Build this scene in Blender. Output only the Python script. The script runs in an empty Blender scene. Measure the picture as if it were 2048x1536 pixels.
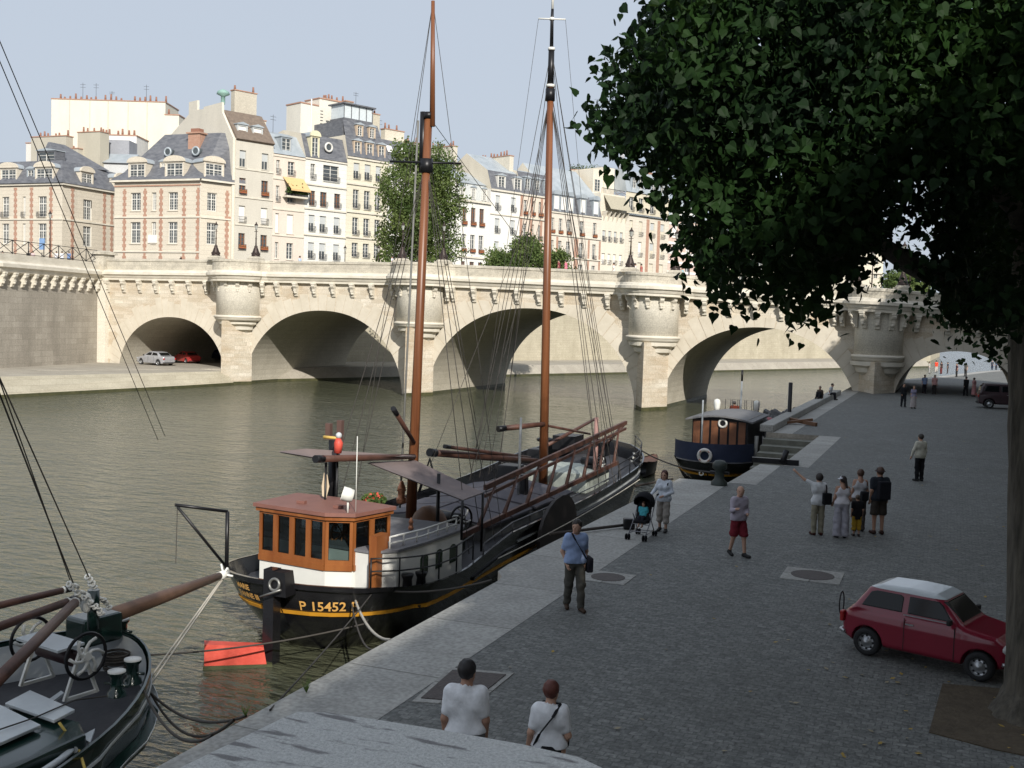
import bpy, bmesh, math, random
import numpy as np
from mathutils import Vector, Matrix, Euler
R = math.radians
sc = bpy.context.scene
# ------------------------------------------------------------------ camera, world, sun, exposure
FPX, CAMZ = 2180.0, 8.1
YAW, PITCH, ROLL = R(21.9), R(3.44), R(1.8)
_f = Vector((-math.sin(YAW)*math.cos(PITCH), math.cos(YAW)*math.cos(PITCH), -math.sin(PITCH)))
_r = Vector((math.cos(YAW), math.sin(YAW), 0)); _u = _r.cross(_f)
_r2 = _r*math.cos(ROLL)+_u*math.sin(ROLL); _u2 = _u*math.cos(ROLL)-_r*math.sin(ROLL)
cam_data = bpy.data.cameras.new('camera'); cam = bpy.data.objects.new('camera', cam_data)
sc.collection.objects.link(cam); sc.camera = cam
cam.matrix_world = Matrix(((_r2.x,_u2.x,-_f.x,0),(_r2.y,_u2.y,-_f.y,0),(_r2.z,_u2.z,-_f.z,CAMZ),(0,0,0,1)))
cam_data.sensor_width = 36; cam_data.lens = 36*FPX/2048; cam_data.clip_start = .1; cam_data.clip_end = 6000
SUN_EL, SUN_AZ = R(30), R(37)      # azimuth: from straight behind (-Y) towards +X
sdir = Vector((math.sin(SUN_AZ)*math.cos(SUN_EL), -math.cos(SUN_AZ)*math.cos(SUN_EL), math.sin(SUN_EL)))
w = bpy.data.worlds.new('World'); sc.world = w; w.use_nodes = True
nt = w.node_tree; nt.nodes.clear()
sky = nt.nodes.new('ShaderNodeTexSky'); sky.sky_type = 'NISHITA'; sky.sun_disc = False
sky.sun_elevation = SUN_EL; sky.sun_rotation = math.atan2(sdir.x, sdir.y)
sky.air_density = 1.0; sky.dust_density = 4.5; sky.ozone_density = 1.3; sky.altitude = 50
haz = nt.nodes.new('ShaderNodeMix'); haz.data_type = 'RGBA'; haz.inputs[0].default_value = .8
haz.inputs[7].default_value = (7.5,8.35,9.6,1)
bg = nt.nodes.new('ShaderNodeBackground'); bg.inputs[1].default_value = .062
wo = nt.nodes.new('ShaderNodeOutputWorld')
nt.links.new(sky.outputs[0], haz.inputs[6]); nt.links.new(haz.outputs[2], bg.inputs[0]); nt.links.new(bg.outputs[0], wo.inputs[0])
sd = bpy.data.lights.new('sun','SUN'); sd.energy = 4.0; sd.angle = R(.6); sd.color = (1,.95,.87)
sun = bpy.data.objects.new('sun', sd); sc.collection.objects.link(sun)
sun.rotation_euler = sdir.to_track_quat('Z','Y').to_euler(); sun.location = (30,-40,60)
sc.view_settings.view_transform = 'Standard'; sc.view_settings.look = 'None'
sc.view_settings.exposure = 0.45; sc.view_settings.gamma = 1
sc.cycles.max_bounces = 6; sc.cycles.transparent_max_bounces = 8
sc.cycles.caustics_reflective = False; sc.cycles.caustics_refractive = False

O = Vector((0,0,CAMZ))
def ray(px,py): return _f + _r2*((px-1024)/FPX) - _u2*((py-768)/FPX)
def Pz(px,py,z):
    d = ray(px,py); return O + d*((z-CAMZ)/d.z)
def Py(px,py,Y):
    d = ray(px,py); return O + d*(Y/d.y)
def Pt(px,py,Z):     # at depth Z along the view axis
    return O + ray(px,py)*Z
def CW(x,Z,z=0): return Vector((x*math.cos(YAW)-Z*math.sin(YAW), x*math.sin(YAW)+Z*math.cos(YAW), z))
rnd = random.Random(7)
# ------------------------------------------------------------------ materials
MAT = {}
def N(m,t,**k):
    n = m.node_tree.nodes.new(t)
    for a,b in k.items():
        if a.startswith('i_'): n.inputs[a[2:]].default_value = b
        else: setattr(n,a,b)
    return n
def mat(name, col, rough=.8, var=.12, scale=3.0, bump=0.0, metal=0.0, spec=.5, col2=None, coat=0, bscale=None, detail=6, stretch=None):
    if name in MAT: return MAT[name]
    m = bpy.data.materials.new(name); m.use_nodes = True; MAT[name] = m
    L = m.node_tree.links; b = m.node_tree.nodes['Principled BSDF']
    b.inputs['Roughness'].default_value = rough; b.inputs['Metallic'].default_value = metal
    b.inputs['Specular IOR Level'].default_value = spec; b.inputs['Coat Weight'].default_value = coat
    tc = N(m,'ShaderNodeTexCoord'); v = tc.outputs['Object']
    if stretch:
        mp = N(m,'ShaderNodeMapping'); mp.inputs['Scale'].default_value = stretch; L.new(v, mp.inputs[0]); v = mp.outputs[0]
    no = N(m,'ShaderNodeTexNoise'); no.inputs['Scale'].default_value = scale; no.inputs['Detail'].default_value = detail
    no.inputs['Roughness'].default_value = .65; L.new(v, no.inputs['Vector'])
    rp = N(m,'ShaderNodeValToRGB'); c2 = col2 or tuple(min(1,c*(1+var)) for c in col); c1 = tuple(c*(1-var) for c in col) if not col2 else col
    rp.color_ramp.elements[0].position = .32; rp.color_ramp.elements[1].position = .68
    rp.color_ramp.elements[0].color = (*c1,1); rp.color_ramp.elements[1].color = (*c2,1)
    L.new(no.outputs[0], rp.inputs[0]); L.new(rp.outputs[0], b.inputs['Base Color'])
    if bump:
        n2 = N(m,'ShaderNodeTexNoise'); n2.inputs['Scale'].default_value = bscale or scale*6; n2.inputs['Detail'].default_value = 5; L.new(v, n2.inputs['Vector'])
        bp = N(m,'ShaderNodeBump'); bp.inputs['Strength'].default_value = bump; bp.inputs['Distance'].default_value = .03
        L.new(n2.outputs[0], bp.inputs['Height']); L.new(bp.outputs[0], b.inputs['Normal'])
    m['b'] = 1
    return m
def block_mat(name, c1, c2, mortar, bw=1.0, bh=.45, msize=.02, stain=.35, stain_col=None, stain_scale=.25, bump=.3, rough=.9, flat=False, stretch=(1,1,.35), smear=0, sms=1.3, n3s=9, n3r=(.8,1.15)):
    """stone laid in courses; coordinate = (x+y, z), or (x,y) when flat"""
    m = bpy.data.materials.new(name); m.use_nodes = True; MAT[name] = m
    L = m.node_tree.links; b = m.node_tree.nodes['Principled BSDF']; b.inputs['Roughness'].default_value = rough
    tc = N(m,'ShaderNodeTexCoord'); sp = N(m,'ShaderNodeSeparateXYZ'); L.new(tc.outputs['Object'], sp.inputs[0])
    cb = N(m,'ShaderNodeCombineXYZ')
    if flat: L.new(sp.outputs[0], cb.inputs[0]); L.new(sp.outputs[1], cb.inputs[1])
    else:
        ad = N(m,'ShaderNodeMath',operation='ADD'); L.new(sp.outputs[0], ad.inputs[0]); L.new(sp.outputs[1], ad.inputs[1])
        L.new(ad.outputs[0], cb.inputs[0]); L.new(sp.outputs[2], cb.inputs[1])
    vec = cb.outputs[0]
    if smear:
        nz = N(m,'ShaderNodeTexNoise'); nz.inputs['Scale'].default_value = sms; L.new(vec, nz.inputs['Vector'])
        mm = N(m,'ShaderNodeVectorMath',operation='MULTIPLY_ADD'); L.new(nz.outputs['Color'], mm.inputs[0]); mm.inputs[1].default_value = (smear,)*3; L.new(vec, mm.inputs[2]); vec = mm.outputs[0]
    br = N(m,'ShaderNodeTexBrick'); br.inputs['Scale'].default_value = 1; br.inputs['Brick Width'].default_value = bw; br.inputs['Row Height'].default_value = bh
    br.inputs['Mortar Size'].default_value = msize; br.inputs['Mortar Smooth'].default_value = .3; br.inputs['Bias'].default_value = 0
    br.inputs['Color1'].default_value = (*c1,1); br.inputs['Color2'].default_value = (*c2,1); br.inputs['Mortar'].default_value = (*mortar,1)
    L.new(vec, br.inputs['Vector'])
    mp = N(m,'ShaderNodeMapping'); mp.inputs['Scale'].default_value = stretch; L.new(tc.outputs['Object'], mp.inputs[0])
    n1 = N(m,'ShaderNodeTexNoise'); n1.inputs['Scale'].default_value = stain_scale*4; n1.inputs['Detail'].default_value = 8; n1.inputs['Roughness'].default_value = .7; L.new(mp.outputs[0], n1.inputs['Vector'])
    rp = N(m,'ShaderNodeValToRGB'); rp.color_ramp.elements[0].position = .38; rp.color_ramp.elements[1].position = .72; L.new(n1.outputs[0], rp.inputs[0])
    ml = N(m,'ShaderNodeMath',operation='MULTIPLY'); ml.inputs[1].default_value = stain; L.new(rp.outputs[0], ml.inputs[0])
    mx = N(m,'ShaderNodeMix',data_type='RGBA'); L.new(ml.outputs[0], mx.inputs[0]); L.new(br.outputs[0], mx.inputs[6]); mx.inputs[7].default_value = (*(stain_col or tuple(c*.5 for c in c1)),1)
    n3 = N(m,'ShaderNodeTexNoise'); n3.inputs['Scale'].default_value = n3s; n3.inputs['Detail'].default_value = 5; L.new(tc.outputs['Object'], n3.inputs['Vector'])
    r3 = N(m,'ShaderNodeMapRange'); r3.inputs[1].default_value = .3; r3.inputs[2].default_value = .7; r3.inputs[3].default_value = n3r[0]; r3.inputs[4].default_value = n3r[1]; L.new(n3.outputs[0], r3.inputs[0])
    mv = N(m,'ShaderNodeVectorMath',operation='SCALE'); L.new(mx.outputs[2], mv.inputs[0]); L.new(r3.outputs[0], mv.inputs['Scale'])
    L.new(mv.outputs[0], b.inputs['Base Color'])
    bp = N(m,'ShaderNodeBump'); bp.inputs['Strength'].default_value = bump; bp.inputs['Distance'].default_value = .04
    sm = N(m,'ShaderNodeMath',operation='MULTIPLY_ADD'); L.new(br.outputs['Fac'], sm.inputs[0]); sm.inputs[1].default_value = -1.0; L.new(n3.outputs[0], sm.inputs[2])
    L.new(sm.outputs[0], bp.inputs['Height']); L.new(bp.outputs[0], b.inputs['Normal'])
    return m
def glass_mat(name, col=(.02,.025,.03), rough=.06):
    m = mat(name, col, rough=rough, var=.3, scale=.5, spec=.7); return m
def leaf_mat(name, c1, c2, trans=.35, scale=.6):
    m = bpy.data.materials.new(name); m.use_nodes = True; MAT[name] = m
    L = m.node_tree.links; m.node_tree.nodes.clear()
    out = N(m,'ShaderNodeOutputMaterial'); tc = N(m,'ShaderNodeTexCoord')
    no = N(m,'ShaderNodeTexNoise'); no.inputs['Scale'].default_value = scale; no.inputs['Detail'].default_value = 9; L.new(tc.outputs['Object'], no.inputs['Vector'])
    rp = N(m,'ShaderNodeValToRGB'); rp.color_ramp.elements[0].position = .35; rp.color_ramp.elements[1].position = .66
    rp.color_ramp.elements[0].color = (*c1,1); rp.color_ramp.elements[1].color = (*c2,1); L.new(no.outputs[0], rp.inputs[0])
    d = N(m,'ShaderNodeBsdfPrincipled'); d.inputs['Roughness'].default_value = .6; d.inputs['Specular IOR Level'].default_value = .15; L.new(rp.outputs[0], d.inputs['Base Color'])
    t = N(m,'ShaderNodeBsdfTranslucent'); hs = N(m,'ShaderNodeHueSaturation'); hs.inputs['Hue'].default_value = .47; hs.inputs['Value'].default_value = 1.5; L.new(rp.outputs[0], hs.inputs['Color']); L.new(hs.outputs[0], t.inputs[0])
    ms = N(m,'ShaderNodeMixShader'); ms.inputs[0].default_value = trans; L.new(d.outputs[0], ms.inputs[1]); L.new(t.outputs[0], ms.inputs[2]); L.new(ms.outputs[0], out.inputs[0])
    return m
STONE = block_mat('bridge_stone',(.52,.47,.38),(.66,.61,.52),(.44,.40,.32),bw=1.3,bh=.42,msize=.018,stain=.85,stain_col=(.38,.28,.17),stain_scale=.12,bump=.12,stretch=(.3,.3,1.3))
STONE_W = block_mat('turret_stone',(.66,.62,.53),(.69,.65,.56),(.58,.54,.45),bw=1.5,bh=.45,msize=.012,stain=.3,stain_col=(.42,.38,.30),stain_scale=.15,bump=.03)
STONE_D = block_mat('dirty_wall_stone',(.34,.31,.26),(.42,.385,.33),(.27,.25,.21),bw=1.7,bh=.62,msize=.02,stain=.8,stain_col=(.21,.19,.16),stain_scale=.12,bump=.08,stretch=(1,1,.22))
STONE_SOF = block_mat('soffit_stone',(.52,.48,.39),(.57,.53,.44),(.45,.41,.33),bw=1.4,bh=.5,msize=.016,stain=.4,stain_col=(.36,.32,.25),stain_scale=.12,bump=.03)
TRIM = mat('carved_stone',(.52,.48,.40),.9,col2=(.68,.64,.55),scale=.8,bump=.3,bscale=8,stretch=(1,1,3))
PARA = block_mat('parapet_stone',(.50,.46,.38),(.57,.53,.44),(.40,.36,.29),bw=2.2,bh=.8,msize=.02,stain=.8,stain_col=(.26,.24,.20),stain_scale=.22,bump=.05,stretch=(1,1,1.6))
VOUS = mat('voussoir_stone',(.50,.45,.36),.9,col2=(.60,.55,.46),scale=.55,bump=.25,bscale=7)
ALGAE = mat('wet_algae_stone',(.035,.04,.018),.5,col2=(.09,.085,.04),scale=1.5,bump=.5)
COBBLE = block_mat('cobble_paving',(.115,.12,.115),(.185,.19,.18),(.095,.098,.094),bw=.17,bh=.12,msize=.010,stain=.6,stain_col=(.095,.096,.088),stain_scale=.13,bump=.5,rough=.8,flat=True,stretch=(1,1,1),smear=.06,sms=5,n3s=18,n3r=(.6,1.4))
SLAB = block_mat('quay_slab_stone',(.31,.305,.285),(.39,.385,.36),(.17,.165,.15),bw=9,bh=2.9,msize=.02,stain=.6,stain_col=(.20,.195,.18),stain_scale=.3,bump=.3,flat=True,stretch=(1,1,1),n3s=14,n3r=(.75,1.2))
FARQ = block_mat('far_quay_paving',(.33,.30,.25),(.38,.35,.29),(.24,.22,.18),bw=3,bh=1.4,msize=.02,stain=.6,stain_col=(.22,.20,.165),stain_scale=.1,bump=.2,flat=True,stretch=(1,1,1))
REVET = block_mat('revetment_stone',(.42,.38,.29),(.47,.43,.33),(.33,.29,.22),bw=2,bh=.4,msize=.015,stain=.6,stain_col=(.28,.25,.18),stain_scale=.1,bump=.2)
ASPH = mat('street_asphalt',(.09,.09,.09),.9,scale=2)
# ------------------------------------------------------------------ object helpers
col = sc.collection
def tag(o, label=None, cat=None, group=None, kind=None):
    if label: o['label'] = label
    if cat: o['category'] = cat
    if group: o['group'] = group
    if kind: o['kind'] = kind
    return o
def thing(name, label, cat, loc=(0,0,0), rz=0, group=None):
    o = bpy.data.objects.new(name, None); col.objects.link(o); o.location = loc; o.rotation_euler = (0,0,rz)
    o.empty_display_size = .1
    return tag(o, label, cat, group)
class MB:
    """collects shapes in world (or local) coordinates, then builds ONE mesh object"""
    def __init__(s, M=None): s.v=[]; s.f=[]; s.m=[]; s.M=M; s.cur=0; s.sm=[]; s.smooth=False
    def add(s, vs, fs, smooth=None):
        o=len(s.v); s.v.extend([tuple(p) for p in vs]); sm = s.smooth if smooth is None else smooth
        for f in fs: s.f.append(tuple(i+o for i in f)); s.m.append(s.cur); s.sm.append(sm)
        return s
    def quad(s,a,b,c,d): return s.add([a,b,c,d],[(0,1,2,3)])
    def box(s, c, d, rz=0, rot=None, taper=1.0):
        x,y,z = d[0]/2,d[1]/2,d[2]/2; t=taper
        vs=[Vector(p) for p in ((-x,-y,-z),(x,-y,-z),(x,y,-z),(-x,y,-z),(-x*t,-y*t,z),(x*t,-y*t,z),(x*t,y*t,z),(-x*t,y*t,z))]
        Mr = rot if rot is not None else Matrix.Rotation(rz,3,'Z'); c=Vector(c)
        return s.add([Mr@p+c for p in vs],[(0,3,2,1),(4,5,6,7),(0,1,5,4),(1,2,6,5),(2,3,7,6),(3,0,4,7)],False)
    def box2(s, lo, hi): return s.box([(a+b)/2 for a,b in zip(lo,hi)],[abs(b-a) for a,b in zip(lo,hi)])
    def beam(s, a, b, w, h):
        a=Vector(a); b=Vector(b); d=(b-a); L=d.length; q=d.to_track_quat('X','Z').to_matrix()
        return s.box((a+b)/2,(L,w,h),rot=q)
    def tube(s, pts, r, n=8, cap=True, smooth=True):
        pts=[Vector(p) for p in pts]; k=len(pts); rs=r if isinstance(r,(list,tuple)) else [r]*k
        vs=[]; up0=None
        for i,p in enumerate(pts):
            d=(pts[min(i+1,k-1)]-pts[max(i-1,0)])
            if d.length<1e-9: d=Vector((0,0,1))
            d.normalize()
            if up0 is None:
                up0 = Vector((0,0,1)) if abs(d.z)<.9 else Vector((1,0,0))
            a=d.cross(up0); 
            if a.length<1e-6: a=d.orthogonal()
            a.normalize(); b=a.cross(d); up0=b
            for j in range(n):
                t=2*math.pi*j/n; vs.append(p+(a*math.cos(t)+b*math.sin(t))*rs[i])
        fs=[]
        for i in range(k-1):
            for j in range(n):
                j2=(j+1)%n; fs.append((i*n+j,i*n+j2,(i+1)*n+j2,(i+1)*n+j))
        s.add(vs,fs,smooth)
        if cap:
            o=len(s.v)-len(vs); s.f.append(tuple(o+j for j in range(n))[::-1]); s.m.append(s.cur); s.sm.append(False)
            s.f.append(tuple(o+(k-1)*n+j for j in range(n))); s.m.append(s.cur); s.sm.append(False)
        return s
    def lathe(s, c, prof, n=16, M=None, a0=0, a1=2*math.pi):
        """prof: (r,z) list"""
        c=Vector(c); full = abs(a1-a0-2*math.pi)<1e-6; m=n if full else n+1; vs=[]
        for r,z in prof:
            for j in range(m):
                t=a0+(a1-a0)*j/n; p=Vector((r*math.cos(t),r*math.sin(t),z)); vs.append((M@p if M else p)+c)
        fs=[]
        for i in range(len(prof)-1):
            for j in range(n):
                j2=(j+1)%m; fs.append((i*m+j,i*m+j2,(i+1)*m+j2,(i+1)*m+j))
        return s.add(vs,fs,True)
    def prism(s, poly, z0, z1):
        n=len(poly); vs=[(p[0],p[1],z0) for p in poly]+[(p[0],p[1],z1) for p in poly]
        a=sum(poly[i][0]*poly[(i+1)%n][1]-poly[(i+1)%n][0]*poly[i][1] for i in range(n))
        fs=[tuple(range(n))[::-1],tuple(range(n,2*n))]+[(i,(i+1)%n,n+(i+1)%n,n+i) for i in range(n)]
        if a<0: fs=[f[::-1] for f in fs]
        return s.add(vs,fs,False)
    def extrude(s, poly3, d):
        """any planar polygon of 3D points extruded by vector d"""
        n=len(poly3); P=[Vector(p) for p in poly3]; d=Vector(d); vs=P+[p+d for p in P]
        nr=(P[1]-P[0]).cross(P[2]-P[0])
        fs=[tuple(range(n))[::-1],tuple(range(n,2*n))]+[(i,(i+1)%n,n+(i+1)%n,n+i) for i in range(n)]
        if nr.dot(d)<0: fs=[f[::-1] for f in fs]
        return s.add(vs,fs,False)
    def loft(s, secs, closed=False, smooth=True, capends=False):
        n=len(secs[0]); vs=[p for q in secs for p in q]; fs=[]
        for i in range(len(secs)-1):
            for j in range(n if closed else n-1):
                j2=(j+1)%n; fs.append((i*n+j,i*n+j2,(i+1)*n+j2,(i+1)*n+j))
        s.add(vs,fs,smooth)
        if capends:
            s.add(secs[0],[tuple(range(n))[::-1]],False); s.add(secs[-1],[tuple(range(n))],False)
        return s
    def sph(s, c, r, n=10, sc_=(1,1,1)):
        prof=[(max(1e-4,math.cos(t))*r*1,math.sin(t)*r*sc_[2]) for t in [(-.5+i/(n//2+1))*math.pi for i in range(n//2+2)]]
        M=Matrix.Diagonal((sc_[0],sc_[1],1)); return s.lathe(c,prof,n,M=M)
    def torus(s, c, R_, r, M=None, n=20, k=8):
        c=Vector(c); vs=[]; fs=[]
        for i in range(n):
            a=2*math.pi*i/n
            for j in range(k):
                b=2*math.pi*j/k; p=Vector(((R_+r*math.cos(b))*math.cos(a),(R_+r*math.cos(b))*math.sin(a),r*math.sin(b))); vs.append((M@p if M else p)+c)
        for i in range(n):
            for j in range(k): fs.append((i*k+j,((i+1)%n)*k+j,((i+1)%n)*k+(j+1)%k,i*k+(j+1)%k))
        return s.add(vs,fs,True)
    def build(s, name, mats, parent=None, world=True, bevel=0):
        me=bpy.data.meshes.new(name)
        v=[Vector(p) for p in s.v]
        if s.M is not None: v=[s.M@p for p in v]
        if parent is not None and world:
            root=parent; Mi=parent.matrix_basis.inverted()
            if parent.parent is not None: Mi=Mi@parent.parent.matrix_basis.inverted()
            v=[Mi@p for p in v]
        me.from_pydata([tuple(p) for p in v],[],s.f)
        if not isinstance(mats,(list,tuple)): mats=[mats]
        for m in mats: me.materials.append(m)
        me.polygons.foreach_set('material_index', s.m); me.polygons.foreach_set('use_smooth', s.sm); me.update()
        o=bpy.data.objects.new(name, me); col.objects.link(o)
        if parent is not None: o.parent=parent
        if bevel:
            b=o.modifiers.new('bevel','BEVEL'); b.width=bevel; b.segments=2; b.limit_method='ANGLE'
        return o
def npmesh(name, v, f, mats, parent=None, smooth=False, mi=None):
    """v Nx3 array, f MxK array (K fixed)"""
    me=bpy.data.meshes.new(name); v=np.asarray(v,np.float32); f=np.asarray(f,np.int32); k=f.shape[1]
    me.vertices.add(len(v)); me.vertices.foreach_set('co', v.ravel())
    me.loops.add(f.size); me.loops.foreach_set('vertex_index', f.ravel())
    me.polygons.add(len(f)); me.polygons.foreach_set('loop_start', np.arange(0,f.size,k,dtype=np.int32))
    try: me.polygons.foreach_set('loop_total', np.full(len(f),k,np.int32))
    except Exception: pass
    for m in (mats if isinstance(mats,(list,tuple)) else [mats]): me.materials.append(m)
    if mi is not None: me.polygons.foreach_set('material_index', np.asarray(mi,np.int32))
    me.polygons.foreach_set('use_smooth', np.full(len(f),smooth,bool)); me.update(calc_edges=True); me.validate()
    o=bpy.data.objects.new(name, me); col.objects.link(o)
    if parent is not None: o.parent=parent
    return o
def copy_tree(o, parent=None):
    c=o.copy(); col.objects.link(c); c.parent=parent
    for ch in [x for x in bpy.data.objects if x.parent==o]: copy_tree(ch,c)
    return c
KIDS={}
def dup(root, loc, rz=0, label=None, scale=None):
    c=root.copy(); col.objects.link(c); c.location=loc; c.rotation_euler=(0,0,rz)
    if scale: c.scale=(scale,)*3
    if label: c['label']=label
    for ch in root.children:
        d=ch.copy(); col.objects.link(d); d.parent=c
        for g in ch.children:
            e=g.copy(); col.objects.link(e); e.parent=d
    return c
def text_mesh(txt, size, bold=0.0):
    cu=bpy.data.curves.new('t','FONT'); cu.body=txt; cu.size=size; cu.offset=bold; cu.resolution_u=3
    o=bpy.data.objects.new('t',cu); col.objects.link(o); dg=bpy.context.evaluated_depsgraph_get()
    me=bpy.data.meshes.new_from_object(o.evaluated_get(dg)); vs=[v.co.copy() for v in me.vertices]; fs=[tuple(p.vertices) for p in me.polygons]
    bpy.data.objects.remove(o); bpy.data.curves.remove(cu); bpy.data.meshes.remove(me); return vs,fs
# ================================================================== SETTING: water, quays
def water():
    m = bpy.data.materials.new('river_water'); m.use_nodes = True; L=m.node_tree.links; b=m.node_tree.nodes['Principled BSDF']
    b.inputs['Base Color'].default_value=(.062,.066,.042,1); b.inputs['Roughness'].default_value=.07; b.inputs['IOR'].default_value=1.33
    b.inputs['Specular IOR Level'].default_value=.6
    tc=N(m,'ShaderNodeTexCoord'); hs=[]
    for sc_,st,wt,rot in ((1.15,(.55,1.3,1),.7,R(22)),(3.4,(.5,1.2,1),.38,R(18)),(.22,(.8,1,1),1.1,R(40)),(11,(.6,1.1,1),.07,R(10))):
        mp=N(m,'ShaderNodeMapping'); mp.inputs['Scale'].default_value=st; mp.inputs['Rotation'].default_value=(0,0,rot); L.new(tc.outputs['Object'],mp.inputs[0])
        n=N(m,'ShaderNodeTexNoise'); n.inputs['Scale'].default_value=sc_; n.inputs['Detail'].default_value=3; n.inputs['Roughness'].default_value=.5; n.inputs['Distortion'].default_value=.4; L.new(mp.outputs[0],n.inputs['Vector'])
        ml=N(m,'ShaderNodeMath',operation='MULTIPLY'); ml.inputs[1].default_value=wt; L.new(n.outputs[0],ml.inputs[0]); hs.append(ml)
    acc=hs[0]
    for h in hs[1:]:
        a=N(m,'ShaderNodeMath',operation='ADD'); L.new(acc.outputs[0],a.inputs[0]); L.new(h.outputs[0],a.inputs[1]); acc=a
    bp=N(m,'ShaderNodeBump'); bp.inputs['Strength'].default_value=1.0; bp.inputs['Distance'].default_value=.34
    L.new(acc.outputs[0],bp.inputs['Height']); L.new(bp.outputs[0],b.inputs['Normal'])
    MB().quad((-900,-300,0),(900,-300,0),(900,1500,0),(-900,1500,0)).build('river_water',m).update_tag()
    tag(bpy.data.objects['river_water'],'green brown river surface with small ripples',kind='structure')
water()
QZ=2.7
def terrain():
    # near quay body: edge polyline with a small rounded jog
    edge=[(-8.42,-30),(-8.42,20.6),(-8.5,20.9),(-8.75,21.3),(-8.8,22),(-8.65,34),(-8.6,37.4)]
    stair=(40.2,56.5)
    # quay deck : slab strip along the edge, cobbles inland
    m=MB(); n=len(edge)
    for i in range(n-1):
        a,b=edge[i],edge[i+1]; m.quad((a[0],a[1],QZ),(-6.85,a[1],QZ),(-6.85,b[1],QZ),(b[0],b[1],QZ))
    m.cur=1
    for i in range(n-1):
        a,b=edge[i],edge[i+1]; m.quad((a[0],a[1],-2),(b[0],b[1],-2),(b[0],b[1],QZ-.42),(a[0],a[1],QZ-.42)) if 0 else m.quad((a[0],a[1],-2),(a[0],a[1],QZ),(b[0],b[1],QZ),(b[0],b[1],-2))
    m.cur=0
    m.quad((-5.95,43.2,QZ),(-4.9,43.2,QZ),(-4.9,56.5,QZ),(-5.95,56.5,QZ))
    m.quad((-6.9,37.4,QZ),(-5.95,37.4,QZ),(-5.95,43.2,QZ),(-6.75,43.2,QZ)); m.cur=1; m.quad((-6.75,43.2,-2),(-6.9,37.4,-2),(-6.9,37.4,QZ),(-6.75,43.2,QZ)) ; m.cur=0
    m.quad((-8.6,56.5,QZ),(-7.3,56.5,QZ),(-7.3,122,QZ),(-8.6,122,QZ))
    m.cur=1; m.quad((-8.6,56.5,-2),(-8.6,56.5,QZ),(-8.6,122,QZ),(-8.6,122,-2))
    bend=[(-8.6,122),(-4.5,130),(-2.0,139),(4,168),(13,200),(40,255)]
    for a,b in zip(bend,bend[1:]): m.quad((a[0],a[1],-2),(a[0],a[1],QZ),(b[0],b[1],QZ),(b[0],b[1],-2)); m.cur=0; m.quad((a[0],a[1],QZ),(a[0]+1.3,a[1]-.4,QZ),(b[0]+1.3,b[1]-.4,QZ),(b[0],b[1],QZ)); m.cur=1
    m.quad((-8.6,56.5,-2),(-5.95,56.5,-2),(-5.95,56.5,QZ),(-8.6,56.5,QZ)); m.quad((-8.6,37.4,QZ),(-6.9,37.4,QZ),(-6.9,37.4,-2),(-8.6,37.4,-2)); m.quad((-5.95,43.2,QZ),(-5.95,56.5,QZ),(-5.95,56.5,-2),(-5.95,43.2,-2)); m.quad((-6.75,43.2,QZ),(-5.95,43.2,QZ),(-5.95,43.2,-2),(-6.75,43.2,-2))
    tag(m.build('pavement',[SLAB,STONE_D]),'pale stone slabs edging the lower quay',kind='structure')
    g=MB(); z=QZ-.004
    g.quad((-6.85,-30,z),(9.5,-30,z),(9.5,37.4,z),(-6.85,37.4,z)); g.quad((-5.95,37.4,z),(9.5,37.4,z),(9.5,40.2,z),(-5.95,40.2,z))
    g.quad((-5.95,40.2,z),(-4.9,40.2,z),(-4.9,43.2,z),(-5.95,43.2,z)); g.quad((-4.9,40.2,z),(9.5,40.2,z),(9.5,56.5,z),(-4.9,56.5,z)); g.quad((-7.3,56.5,z),(9.5,56.5,z),(9.5,122,z),(-7.3,122,z)); g.add([(9.5,122,z)]+[(x+1.3 if y>122 else x,y-.4 if y>122 else y,z) for x,y in ((-7.3,122),(-4.5,130),(-2.0,139),(4,168),(13,200),(40,255))][::1]+[(60,255,z),(60,122,z)],[(1,0,8,7,6,5,4,3,2)][:1])
    tag(g.build('ground',COBBLE),'grey cobblestone paving of the lower quay',kind='structure')
    s=thing('quay_stairs','submerged stone mooring steps cut into the quay beside the tug','stairs',(-7.3,48,0))
    q=MB()
    for i in range(9):
        q.box2((-8.6+.0,55.6-i*.9,-1),(-5.96,55.6-i*.9+.9,QZ-.26*(i+1)))
    q.box2((-8.6,43.3,-1),(-5.96,47.5,.25))
    q.build('steps',mat('wet_step_stone',(.10,.10,.08),.6,col2=(.17,.17,.14),scale=2,bump=.3),s)
    k=MB(); k.box2((-8.95,56.6,QZ+.0),(-8.25,93,QZ+.38)); tag(k.build('quay_kerb',SLAB,bevel=.05),'raised stone kerb along the quay where two people sit','kerb')
    # retaining wall with street on top at right
    u=MB(); u.box2((9.5,-30,0),(10.4,99.5,8.2)); u.box2((9.4,-30,8.2),(10.5,99.5,9.1)); tag(u.build('embankment_wall',STONE_D),'tall stone embankment wall behind the quay trees','wall')
    h=MB(); h.box2((10.4,-120,0),(200,99.5,7.5)); tag(h.build('street',ASPH),'upper street behind the quay wall',kind='structure')
    # far bank left of the bridge (in front of it)
    zt=1.45; pts_top=[(-72.6,97.5),(-74.6,90),(-79,73.5),(-92,20),(-100,-20)]; pts_w=[(-71.5,97.5),(-71.9,90),(-74.6,69),(-86,15),(-94,-25)]
    wall=[(-92.2,100),(-88.2,81.5),(-93,50),(-103,10),(-110,-20)]
    d=MB()
    for i in range(4):
        a,b=pts_top[i],pts_top[i+1]; c,e=wall[i],wall[i+1]; d.quad((c[0],c[1],zt+.05),(e[0],e[1],zt+.05),(b[0],b[1],zt),(a[0],a[1],zt))
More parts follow.
